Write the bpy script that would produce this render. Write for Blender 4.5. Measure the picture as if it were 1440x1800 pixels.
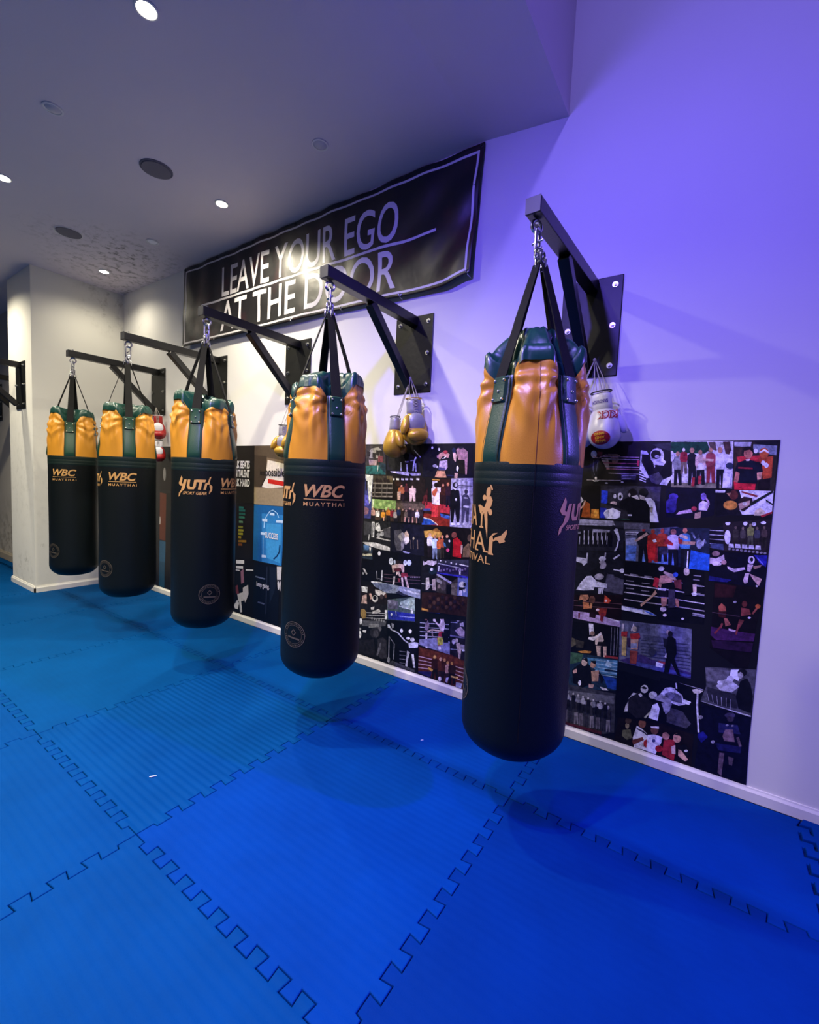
import bpy, bmesh, math, random
from mathutils import Vector, Matrix, noise

scene = bpy.context.scene
for o in list(bpy.data.objects):
    bpy.data.objects.remove(o)
COL = scene.collection

# ------------------------------------------------------------------ camera
cam_data = bpy.data.cameras.new('camera')
cam = bpy.data.objects.new('camera', cam_data)
COL.objects.link(cam)
cam_data.sensor_fit = 'HORIZONTAL'
cam_data.sensor_width = 36.0
cam_data.lens = 36.0 * 776.54 / 1440.0
cam_data.clip_start = 0.02
rot = Matrix.Rotation(0.596776, 3, 'Z') @ Matrix.Rotation(1.4980142, 3, 'X') @ Matrix.Rotation(0.0441721, 3, 'Z')
cam.matrix_world = Matrix.Translation((1.597994, -2.339856, 1.302233)) @ rot.to_4x4()
scene.camera = cam

# ------------------------------------------------------------------ world, light, exposure
world = bpy.data.worlds.new('world')
scene.world = world
world.use_nodes = True
world.node_tree.nodes['Background'].inputs[0].default_value = (0.02, 0.022, 0.04, 1)
world.node_tree.nodes['Background'].inputs[1].default_value = 0.3
scene.view_settings.view_transform = 'Standard'
scene.view_settings.look = 'None'
scene.view_settings.exposure = 0.0
scene.view_settings.gamma = 1.0
scene.view_settings.use_curve_mapping = False

CEIL = 3.2
WARM = (1.0, 0.91, 0.69)
DOWN_W = 100.0           # one recessed downlight
def blue_light(name, loc, target, power, color, cone, blend, radius):
    d = bpy.data.lights.new(name, 'SPOT')
    d.energy = power
    d.color = color
    d.spot_size = math.radians(cone)
    d.spot_blend = blend
    d.shadow_soft_size = radius
    o = bpy.data.objects.new(name, d)
    COL.objects.link(o)
    o.location = loc
    o.rotation_euler = (Vector(target) - Vector(loc)).to_track_quat('-Z', 'Y').to_euler()
    return o
blue_light('near_flood', (0.74, -2.40, 3.04), (1.0, -0.35, 0.9), 300, (0.16, 0.10, 1.0), 128, 0.9, 0.05)
blue_light('high_flood', (1.85, -2.3, 4.88), (2.15, -0.2, 1.6), 235, (0.27, 0.20, 1.0), 118, 1.0, 0.14)
blue_light('side_flood', (4.3, -0.22, 2.55), (0.55, -1.60, 0.0), 900, (0.20, 0.13, 1.0), 54, 1.0, 0.04)

# ------------------------------------------------------------------ materials
def lin(h):
    if isinstance(h, str):
        c = [int(h[i:i + 2], 16) / 255 for i in (0, 2, 4)]
    else:
        c = [v / 255 for v in h]
    return tuple(v / 12.92 if v <= 0.04045 else ((v + 0.055) / 1.055) ** 2.4 for v in c)
def new_mat(name):
    m = bpy.data.materials.new(name)
    m.use_nodes = True
    nt = m.node_tree
    return m, nt, nt.nodes, nt.links, nt.nodes['Principled BSDF']
def plain(name, color, rough=0.5, metal=0.0, bump=0.0, bump_scale=60.0, spec=0.5, var=0.0, var_scale=8.0, coat=0.0):
    m, nt, N, Lk, b = new_mat(name)
    c = lin(color)
    b.inputs['Base Color'].default_value = (*c, 1)
    b.inputs['Roughness'].default_value = rough
    b.inputs['Metallic'].default_value = metal
    b.inputs['Specular IOR Level'].default_value = spec
    b.inputs['Coat Weight'].default_value = coat
    tc = N.new('ShaderNodeTexCoord')
    nz = N.new('ShaderNodeTexNoise')
    nz.inputs['Scale'].default_value = bump_scale
    nz.inputs['Detail'].default_value = 4
    Lk.new(tc.outputs['Object'], nz.inputs['Vector'])
    if bump:
        bp = N.new('ShaderNodeBump')
        bp.inputs['Strength'].default_value = bump
        bp.inputs['Distance'].default_value = 0.004
        Lk.new(nz.outputs['Fac'], bp.inputs['Height'])
        Lk.new(bp.outputs['Normal'], b.inputs['Normal'])
    if var:
        n2 = N.new('ShaderNodeTexNoise')
        n2.inputs['Scale'].default_value = var_scale
        n2.inputs['Detail'].default_value = 5
        Lk.new(tc.outputs['Object'], n2.inputs['Vector'])
        mx = N.new('ShaderNodeMix')
        mx.data_type = 'RGBA'
        mx.inputs[6].default_value = (*[v * (1 - var) for v in c], 1)
        mx.inputs[7].default_value = (*[min(1, v * (1 + var)) for v in c], 1)
        Lk.new(n2.outputs['Fac'], mx.inputs[0])
        Lk.new(mx.outputs[2], b.inputs['Base Color'])
    return m

def math_node(N, Lk, op, a, b=None, clamp=False):
    n = N.new('ShaderNodeMath')
    n.operation = op
    n.use_clamp = clamp
    for i, v in enumerate((a, b)):
        if v is None:
            continue
        if isinstance(v, (int, float)):
            n.inputs[i].default_value = v
        else:
            Lk.new(v, n.inputs[i])
    return n.outputs[0]

def paint(name, color, stains=(), scale=9.0, thresh=0.52, stain='4a4740', rough=0.75, fine=0.03):
    """wall paint; stains = [(x, y, z, radius, strength)] patches of mould or scuffing broken up by noise"""
    m, nt, N, Lk, b = new_mat(name)
    c = lin(color)
    b.inputs['Roughness'].default_value = rough
    b.inputs['Specular IOR Level'].default_value = 0.3
    geo = N.new('ShaderNodeNewGeometry')
    nz = N.new('ShaderNodeTexNoise')
    nz.inputs['Scale'].default_value = 2.5
    nz.inputs['Detail'].default_value = 6
    Lk.new(geo.outputs['Position'], nz.inputs['Vector'])
    mx = N.new('ShaderNodeMix')
    mx.data_type = 'RGBA'
    mx.inputs[6].default_value = (*[v * (1 - fine) for v in c], 1)
    mx.inputs[7].default_value = (*[min(1, v * (1 + fine)) for v in c], 1)
    Lk.new(nz.outputs['Fac'], mx.inputs[0])
    out = mx.outputs[2]
    if stains:
        sn = N.new('ShaderNodeTexNoise')
        sn.inputs['Scale'].default_value = scale
        sn.inputs['Detail'].default_value = 9
        sn.inputs['Roughness'].default_value = 0.72
        Lk.new(geo.outputs['Position'], sn.inputs['Vector'])
        total = None
        for (x, y, z, r, s) in stains:
            vd = N.new('ShaderNodeVectorMath')
            vd.operation = 'DISTANCE'
            Lk.new(geo.outputs['Position'], vd.inputs[0])
            vd.inputs[1].default_value = (x, y, z)
            f = math_node(N, Lk, 'DIVIDE', vd.outputs['Value'], r)
            f = math_node(N, Lk, 'SUBTRACT', 1.0, f, True)
            f = math_node(N, Lk, 'MULTIPLY', f, s)
            total = f if total is None else math_node(N, Lk, 'MAXIMUM', total, f)
        g = math_node(N, Lk, 'SUBTRACT', sn.outputs['Fac'], thresh)
        g = math_node(N, Lk, 'MULTIPLY', g, 7.0, True)
        g = math_node(N, Lk, 'MULTIPLY', g, total, True)
        m2 = N.new('ShaderNodeMix')
        m2.data_type = 'RGBA'
        Lk.new(g, m2.inputs[0])
        Lk.new(out, m2.inputs[6])
        m2.inputs[7].default_value = (*lin(stain), 1)
        out = m2.outputs[2]
    Lk.new(out, b.inputs['Base Color'])
    bz = N.new('ShaderNodeTexNoise')
    bz.inputs['Scale'].default_value = 90
    Lk.new(geo.outputs['Position'], bz.inputs['Vector'])
    bp = N.new('ShaderNodeBump')
    bp.inputs['Strength'].default_value = 0.12
    bp.inputs['Distance'].default_value = 0.002
    Lk.new(bz.outputs['Fac'], bp.inputs['Height'])
    Lk.new(bp.outputs['Normal'], b.inputs['Normal'])
    return m

def mat_foam(name, color, rib=0.5):
    m, nt, N, Lk, b = new_mat(name)
    b.inputs['Roughness'].default_value = 0.7
    b.inputs['Specular IOR Level'].default_value = 0.03
    geo = N.new('ShaderNodeNewGeometry')
    sep = N.new('ShaderNodeSeparateXYZ')
    Lk.new(geo.outputs['Position'], sep.inputs[0])
    s = math_node(N, Lk, 'MULTIPLY', sep.outputs['Y'], 2 * math.pi / 0.0303)
    s = math_node(N, Lk, 'SINE', s)
    nz = N.new('ShaderNodeTexNoise')
    nz.inputs['Scale'].default_value = 260
    Lk.new(geo.outputs['Position'], nz.inputs['Vector'])
    h = math_node(N, Lk, 'MULTIPLY', s, rib)
    h2 = math_node(N, Lk, 'MULTIPLY', nz.outputs['Fac'], 0.5)
    h = math_node(N, Lk, 'ADD', h, h2)
    bp = N.new('ShaderNodeBump')
    bp.inputs['Strength'].default_value = 0.6
    bp.inputs['Distance'].default_value = 0.0022
    Lk.new(h, bp.inputs['Height'])
    Lk.new(bp.outputs['Normal'], b.inputs['Normal'])
    n2 = N.new('ShaderNodeTexNoise')
    n2.inputs['Scale'].default_value = 3.0
    n2.inputs['Detail'].default_value = 7
    n2.inputs['Roughness'].default_value = 0.65
    Lk.new(geo.outputs['Position'], n2.inputs['Vector'])
    mx = N.new('ShaderNodeMix')
    mx.data_type = 'RGBA'
    c = lin(color)
    mx.inputs[6].default_value = (*[v * 0.72 for v in c], 1)
    mx.inputs[7].default_value = (*[v * 1.28 for v in c], 1)
    Lk.new(n2.outputs['Fac'], mx.inputs[0])
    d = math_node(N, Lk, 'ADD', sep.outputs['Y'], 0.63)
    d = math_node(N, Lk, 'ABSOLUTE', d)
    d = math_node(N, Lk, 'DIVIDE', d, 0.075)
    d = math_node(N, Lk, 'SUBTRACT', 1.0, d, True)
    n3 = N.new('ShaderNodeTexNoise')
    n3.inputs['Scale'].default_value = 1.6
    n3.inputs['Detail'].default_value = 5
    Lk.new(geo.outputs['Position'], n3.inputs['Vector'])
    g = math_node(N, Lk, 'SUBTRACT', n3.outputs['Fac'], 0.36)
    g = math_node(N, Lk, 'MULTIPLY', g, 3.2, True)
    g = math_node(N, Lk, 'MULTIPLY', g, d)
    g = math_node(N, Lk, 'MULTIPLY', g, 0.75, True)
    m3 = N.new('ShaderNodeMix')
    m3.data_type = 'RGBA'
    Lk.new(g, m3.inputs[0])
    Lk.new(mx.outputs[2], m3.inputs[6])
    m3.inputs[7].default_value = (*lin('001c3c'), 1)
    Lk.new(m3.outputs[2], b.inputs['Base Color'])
    return m

def vinyl_print(name, grain=4.6):
    m, nt, N, Lk, b = new_mat(name)
    at = N.new('ShaderNodeAttribute')
    at.attribute_name = 'Col'
    tc = N.new('ShaderNodeTexCoord')
    nz = N.new('ShaderNodeTexNoise')
    nz.inputs['Scale'].default_value = 46
    nz.inputs['Detail'].default_value = 6
    nz.inputs['Roughness'].default_value = 0.7
    Lk.new(tc.outputs['Object'], nz.inputs['Vector'])
    k = math_node(N, Lk, 'SUBTRACT', nz.outputs['Fac'], 0.5)
    k = math_node(N, Lk, 'MULTIPLY', k, grain)
    k = math_node(N, Lk, 'ADD', k, 1.05 + grain * 0.05)
    k = math_node(N, Lk, 'MAXIMUM', k, 0.12)
    vm = N.new('ShaderNodeVectorMath')
    vm.operation = 'SCALE'
    Lk.new(at.outputs['Color'], vm.inputs[0])
    Lk.new(k, vm.inputs['Scale'])
    Lk.new(vm.outputs['Vector'], b.inputs['Base Color'])
    b.inputs['Roughness'].default_value = 0.42
    b.inputs['Specular IOR Level'].default_value = 0.35
    return m

def banner_mat():
    m, nt, N, Lk, b = new_mat('black_banner_vinyl')
    tc = N.new('ShaderNodeTexCoord')
    nz = N.new('ShaderNodeTexNoise')
    nz.inputs['Scale'].default_value = 2.2
    nz.inputs['Detail'].default_value = 8
    nz.inputs['Roughness'].default_value = 0.7
    Lk.new(tc.outputs['Object'], nz.inputs['Vector'])
    r = N.new('ShaderNodeValToRGB')
    r.color_ramp.elements[0].position = 0.5
    r.color_ramp.elements[0].color = (*lin('0b090b'), 1)
    r.color_ramp.elements[1].position = 0.78
    r.color_ramp.elements[1].color = (*lin('43141c'), 1)
    Lk.new(nz.outputs['Fac'], r.inputs[0])
    Lk.new(r.outputs[0], b.inputs['Base Color'])
    b.inputs['Roughness'].default_value = 0.42
    b.inputs['Specular IOR Level'].default_value = 0.6
    n2 = N.new('ShaderNodeTexNoise')
    n2.inputs['Scale'].default_value = 5.0
    n2.inputs['Detail'].default_value = 3
    Lk.new(tc.outputs['Object'], n2.inputs['Vector'])
    bp = N.new('ShaderNodeBump')
    bp.inputs['Strength'].default_value = 0.25
    bp.inputs['Distance'].default_value = 0.03
    Lk.new(n2.outputs['Fac'], bp.inputs['Height'])
    Lk.new(bp.outputs['Normal'], b.inputs['Normal'])
    return m

def emitter(name, color, strength):
    m, nt, N, Lk, b = new_mat(name)
    b.inputs['Base Color'].default_value = (0.8, 0.8, 0.8, 1)
    b.inputs['Emission Color'].default_value = (*color, 1)
    b.inputs['Emission Strength'].default_value = strength
    return m

M = {}
M['wall'] = paint('white_wall_paint', 'd8d6d4', stains=[(-3.75, 0, 2.9, 0.5, 0.6), (-3.9, 0, 2.2, 0.7, 0.35)], thresh=0.56, stain='7a735f')
M['pillar'] = paint('scuffed_pillar_paint', 'd8d6d0', stains=[(-3.96, -0.05, 3.15, 0.5, 0.7), (-4.21, -0.817, 0.27, 0.09, 1.0), (-3.96, -0.767, 0.468, 0.04, 1.0), (-4.3, -0.817, 0.1, 0.4, 0.5), (-4.3, -0.817, 1.2, 0.9, 0.22)], scale=11, thresh=0.5, stain='6c685c')
M['dirty'] = paint('grubby_wall_paint', 'b9b2a8', stains=[(-6.0, -0.52, 0.1, 0.8, 0.8)], thresh=0.45, stain='5c5648')
M['ceiling'] = paint('white_ceiling_paint', 'd2c8d0', stains=[(-2.95, -0.42, CEIL, 0.62, 1.0), (-3.35, -0.30, CEIL, 0.7, 1.0), (-3.05, -0.75, CEIL, 0.45, 0.6), (-3.85, -0.05, CEIL, 0.45, 0.9)], scale=15, thresh=0.50, stain='26241d')
M['upper'] = paint('grey_upper_paint', '8c8a90')
M['skirt'] = plain('white_gloss_skirting', 'dedbd6', 0.35, var=0.05)
M['oldskirt'] = plain('grubby_skirting', 'a79c8a', 0.5, var=0.15)
M['under'] = plain('blue_underlay', '0c3a70', 0.8, var=0.1)
M['foam'] = mat_foam('blue_foam_ribbed', '003872', 0.55)
M['foam3'] = mat_foam('blue_foam_deep_ribs', '003b74', 1.2)
M['foam_dark'] = mat_foam('blue_foam_darker', '002a70', 0.2)
M['foam_mid'] = mat_foam('blue_foam_smooth_bright', '00347e', 0.3)
M['foam2'] = mat_foam('blue_foam_smooth', '003c72', 0.16)
M['steel'] = plain('black_painted_steel', '0a0a0c', 0.32, 0.0, 0.10, 120, 0.55)
M['plate'] = plain('black_gloss_plate', '10110f', 0.42, 0.0, 0.25, 35, 0.3)
M['capblk'] = plain('grey_black_plastic', '24242a', 0.5)
M['chrome'] = plain('zinc_steel', 'c9c9cc', 0.22, 1.0, 0.1, 200)
M['bolt'] = plain('zinc_bolt', 'b8b8b4', 0.3, 1.0)
M['shell'] = plain('black_green_leatherette', '050b0c', 0.42, 0.0, 0.22, 240, 0.3)
M['band'] = plain('dark_green_leatherette', '0a1c18', 0.42, 0.0, 0.2, 240, 0.45)
M['green'] = plain('green_leatherette', '163a2c', 0.36, 0.0, 0.2, 200, 0.5)
M['rim'] = plain('green_gloss_leatherette', '0f3a32', 0.30, 0.0, 0.3, 30, 0.6)
M['orange'] = plain('amber_orange_leatherette', 'bf8226', 0.36, 0.0, 0.12, 240, 0.5, 0.06, 3)
M['seam'] = plain('dark_orange_seam', '6a3410', 0.6)
M['web'] = plain('black_webbing', '08080a', 0.8, 0.0, 0.4, 300, 0.2)
M['gold'] = plain('gold_print', 'b98c52', 0.5)
M['badge'] = plain('bronze_badge_print', '4c443a', 0.5)
M['rivet'] = plain('nickel_rivet', 'd4d6c8', 0.25, 1.0)
M['banner'] = banner_mat()
M['bprint'] = plain('white_banner_print', 'd0ccd0', 0.35)
M['tie'] = plain('black_tie', '1a1a1a', 0.5)
M['print'] = vinyl_print('glossy_photo_print')
M['print2'] = vinyl_print('satin_poster_print', 0.8)
M['paper'] = plain('black_poster_vinyl', '0c0a0c', 0.42)
M['grille'] = plain('grey_speaker_mesh', '6b6770', 0.8, bump=0.4, bump_scale=500)
M['trim'] = plain('white_plastic_trim', 'd6d3d2', 0.45)
M['lens_off'] = plain('frosted_lens', 'bdbac0', 0.5)
M['lens_white'] = plain('white_frosted_lens', 'f4f2f2', 0.4)
M['lens'] = emitter('warm_lit_lens', (1.0, 0.90, 0.66), 38.0)
M['white_lea'] = plain('white_glove_leather', 'dad8e2', 0.32, 0.0, 0.15, 60)
M['gold_lea'] = plain('gold_glove_leather', 'b08a2a', 0.33, 0.25, 0.15, 60)
M['silver_lea'] = plain('silver_grey_glove_leather', '8c8a94', 0.36, 0.1, 0.2, 60)
M['red_lea'] = plain('red_glove_leather', 'a01c1c', 0.35, 0.0, 0.15, 60)
M['dark_lea'] = plain('black_glove_leather', '1a181c', 0.4)
M['lace'] = plain('grey_cotton_lace', 'a8a29c', 0.85)
M['redp'] = plain('red_print', 'a81c24', 0.45)
M['yellowp'] = plain('yellow_print', 'd8a428', 0.45)
M['violetp'] = plain('violet_print', '5a4898', 0.45)
M['whitep'] = plain('white_print', 'e0dcd8', 0.5)
M['blackp'] = plain('black_print', '15120f', 0.5)
M['scrap'] = plain('white_fluff', 'd8dce8', 0.9)

# ------------------------------------------------------------------ mesh helpers
def link(name, verts, faces, mat, parent=None, smooth=False, loc=None):
    me = bpy.data.meshes.new(name)
    me.from_pydata([tuple(v) for v in verts], [], faces)
    me.validate()
    if mat is not None:
        me.materials.append(mat)
    if smooth:
        me.polygons.foreach_set('use_smooth', [True] * len(me.polygons))
    o = bpy.data.objects.new(name, me)
    COL.objects.link(o)
    if parent:
        o.parent = parent
    if loc:
        o.location = loc
    return o
def recalc(o, angle=None):
    bm = bmesh.new()
    bm.from_mesh(o.data)
    bmesh.ops.recalc_face_normals(bm, faces=bm.faces)
    bm.to_mesh(o.data)
    bm.free()
    if angle is not None:
        o.data.polygons.foreach_set('use_smooth', [True] * len(o.data.polygons))
        o.data.set_sharp_from_angle(angle=math.radians(angle))
    return o
def empty(name, loc=(0, 0, 0), rz=0.0):
    o = bpy.data.objects.new(name, None)
    o.empty_display_size = 0.1
    o.location = loc
    o.rotation_euler = (0, 0, rz)
    COL.objects.link(o)
    return o
def tag(o, label=None, cat=None, group=None, kind=None):
    if label: o['label'] = label
    if cat: o['category'] = cat
    if group: o['group'] = group
    if kind: o['kind'] = kind
    return o

class MB:
    def __init__(s):
        s.v = []
        s.f = []
    def add(s, vs, fs):
        k = len(s.v)
        s.v += [Vector(v) for v in vs]
        s.f += [tuple(i + k for i in f) for f in fs]
    def box(s, a, b):
        x0, y0, z0 = a
        x1, y1, z1 = b
        s.add([(x0, y0, z0), (x1, y0, z0), (x1, y1, z0), (x0, y1, z0), (x0, y0, z1), (x1, y0, z1), (x1, y1, z1), (x0, y1, z1)],
              [(0, 3, 2, 1), (4, 5, 6, 7), (0, 1, 5, 4), (1, 2, 6, 5), (2, 3, 7, 6), (3, 0, 4, 7)])
    def bar(s, p, q, w, h, up=(0, 0, 1)):
        p, q = Vector(p), Vector(q)
        d = (q - p).normalized()
        side = d.cross(Vector(up)).normalized()
        u = side.cross(d)
        c = []
        for e in (p, q):
            for a, b in ((-1, -1), (1, -1), (1, 1), (-1, 1)):
                c.append(e + side * a * w / 2 + u * b * h / 2)
        s.add(c, [(0, 3, 2, 1), (4, 5, 6, 7), (0, 1, 5, 4), (1, 2, 6, 5), (2, 3, 7, 6), (3, 0, 4, 7)])
    def tube(s, pts, r, n=8, closed=False, caps=True):
        pts = [Vector(p) for p in pts]
        m = len(pts)
        rings = []
        prev = None
        for i, p in enumerate(pts):
            a = pts[(i - 1) % m] if (closed or i > 0) else p
            b = pts[(i + 1) % m] if (closed or i < m - 1) else p
            d = (b - a).normalized()
            if prev is None:
                t = Vector((0, 0, 1)) if abs(d.z) < 0.9 else Vector((1, 0, 0))
                x = d.cross(t).normalized()
            else:
                x = (prev - d * prev.dot(d)).normalized()
            prev = x
            y = d.cross(x)
            rr = r[i] if isinstance(r, (list, tuple)) else r
            rings.append([p + x * rr * math.cos(2 * math.pi * k / n) + y * rr * math.sin(2 * math.pi * k / n) for k in range(n)])
        vs = [v for ring in rings for v in ring]
        fs = []
        for i in range(m if closed else m - 1):
            j = (i + 1) % m
            for k in range(n):
                l = (k + 1) % n
                fs.append((i * n + k, i * n + l, j * n + l, j * n + k))
        if caps and not closed:
            fs.append(tuple(range(n))[::-1])
            fs.append(tuple((m - 1) * n + k for k in range(n)))
        s.add(vs, fs)
    def disc(s, c, r0, z0, r1, z1, n=32):           # short frustum about a vertical axis
        vs = [(c[0] + r0 * math.cos(2 * math.pi * k / n), c[1] + r0 * math.sin(2 * math.pi * k / n), z0) for k in range(n)]
        vs += [(c[0] + r1 * math.cos(2 * math.pi * k / n), c[1] + r1 * math.sin(2 * math.pi * k / n), z1) for k in range(n)]
        fs = [(k, (k + 1) % n, n + (k + 1) % n, n + k) for k in range(n)]
        fs += [tuple(range(n))[::-1], tuple(range(n, 2 * n))]
        s.add(vs, fs)
    def lathe(s, prof, n=64, close=False):
        k = len(s.v)
        for (r, z) in prof:
            for i in range(n):
                a = 2 * math.pi * i / n
                s.v.append(Vector((r * math.cos(a), r * math.sin(a), z)))
        m = len(prof)
        for j in range(m if close else m - 1):
            j2 = (j + 1) % m
            for i in range(n):
                i2 = (i + 1) % n
                s.f.append((k + j * n + i, k + j * n + i2, k + j2 * n + i2, k + j2 * n + i))
    def ellipsoid(s, c, r, mat=None, n=20, m=12):
        vs, fs = [], []
        for j in range(m + 1):
            t = math.pi * j / m
            for i in range(n):
                a = 2 * math.pi * i / n
                p = Vector((r[0] * math.sin(t) * math.cos(a), r[1] * math.sin(t) * math.sin(a), r[2] * math.cos(t)))
                if mat: p = mat @ p
                vs.append(Vector(c) + p)
        for j in range(m):
            for i in range(n):
                i2 = (i + 1) % n
                fs.append((j * n + i, (j + 1) * n + i, (j + 1) * n + i2, j * n + i2))
        s.add(vs, fs)
    def build(s, name, mat, parent=None, smooth=None):
        o = link(name, s.v, s.f, mat, parent)
        recalc(o, smooth)
        return o

def bevel(o, w=0.003, seg=2):
    m = o.modifiers.new('bevel', 'BEVEL')
    m.width = w
    m.segments = seg
    m.limit_method = 'ANGLE'
    return o

def text_flat(body, shear=0.0, bold=0.0, spacing=1.0, cell=None):
    """lettering as a flat mesh scaled to the unit square: (verts 2-D, faces)"""
    cu = bpy.data.curves.new('lettering', 'FONT')
    cu.body = body
    cu.shear = shear
    cu.offset = bold
    cu.space_character = spacing
    cu.resolution_u = 4
    ob = bpy.data.objects.new('lettering', cu)
    COL.objects.link(ob)
    dg = bpy.context.evaluated_depsgraph_get()
    dg.update()
    me = bpy.data.meshes.new_from_object(ob.evaluated_get(dg))
    vs = [v.co.copy() for v in me.vertices]
    fs = [tuple(p.vertices) for p in me.polygons]
    bpy.data.objects.remove(ob)
    bpy.data.curves.remove(cu)
    bpy.data.meshes.remove(me)
    x0 = min(v.x for v in vs); x1 = max(v.x for v in vs)
    y0 = min(v.y for v in vs); y1 = max(v.y for v in vs)
    return [((v.x - x0) / (x1 - x0), (v.y - y0) / (y1 - y0)) for v in vs], fs
def dice(vs, fs, step, axes='x'):
    """cut a flat (u, v) mesh on a grid so that it can follow a curved surface"""
    bm = bmesh.new()
    bv = [bm.verts.new((u, v, 0)) for u, v in vs]
    for f in fs:
        try: bm.faces.new([bv[i] for i in f])
        except ValueError: pass
    for ax, no in (('x', (1, 0, 0)), ('y', (0, 1, 0))):
        if ax not in axes: continue
        i = 0 if ax == 'x' else 1
        lo = min(p[i] for p in vs); hi = max(p[i] for p in vs)
        t = lo + step
        while t < hi:
            co = [0, 0, 0]; co[i] = t
            bmesh.ops.bisect_plane(bm, geom=bm.verts[:] + bm.edges[:] + bm.faces[:], plane_co=co, plane_no=no)
            t += step
    bm.verts.index_update()
    r = [(v.co.x, v.co.y) for v in bm.verts], [tuple(v.index for v in f.verts) for f in bm.faces]
    bm.free()
    return r
def fit(vs, x0, x1, y0, y1):
    return [(x0 + u * (x1 - x0), y0 + v * (y1 - y0)) for u, v in vs]
def join2(parts):
    V, F = [], []
    for vs, fs in parts:
        k = len(V)
        V += list(vs)
        F += [tuple(i + k for i in f) for f in fs]
    return V, F
def poly2(*p):
    pts = list(zip(p[::2], p[1::2]))
    return pts, [tuple(range(len(pts)))]
def ring2(cx, cy, r0, r1, n=40, sx=1.0):
    vs = [(cx + sx * r * math.cos(2 * math.pi * k / n), cy + r * math.sin(2 * math.pi * k / n)) for r in (r0, r1) for k in range(n)]
    return vs, [(k, (k + 1) % n, n + (k + 1) % n, n + k) for k in range(n)]
def disc2(cx, cy, rx, ry, n=16, rot=0.0):
    c, s = math.cos(rot), math.sin(rot)
    vs = [(cx + rx * math.cos(t) * c - ry * math.sin(t) * s, cy + rx * math.cos(t) * s + ry * math.sin(t) * c) for t in [2 * math.pi * k / n for k in range(n)]]
    return vs, [tuple(range(n))]
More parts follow.
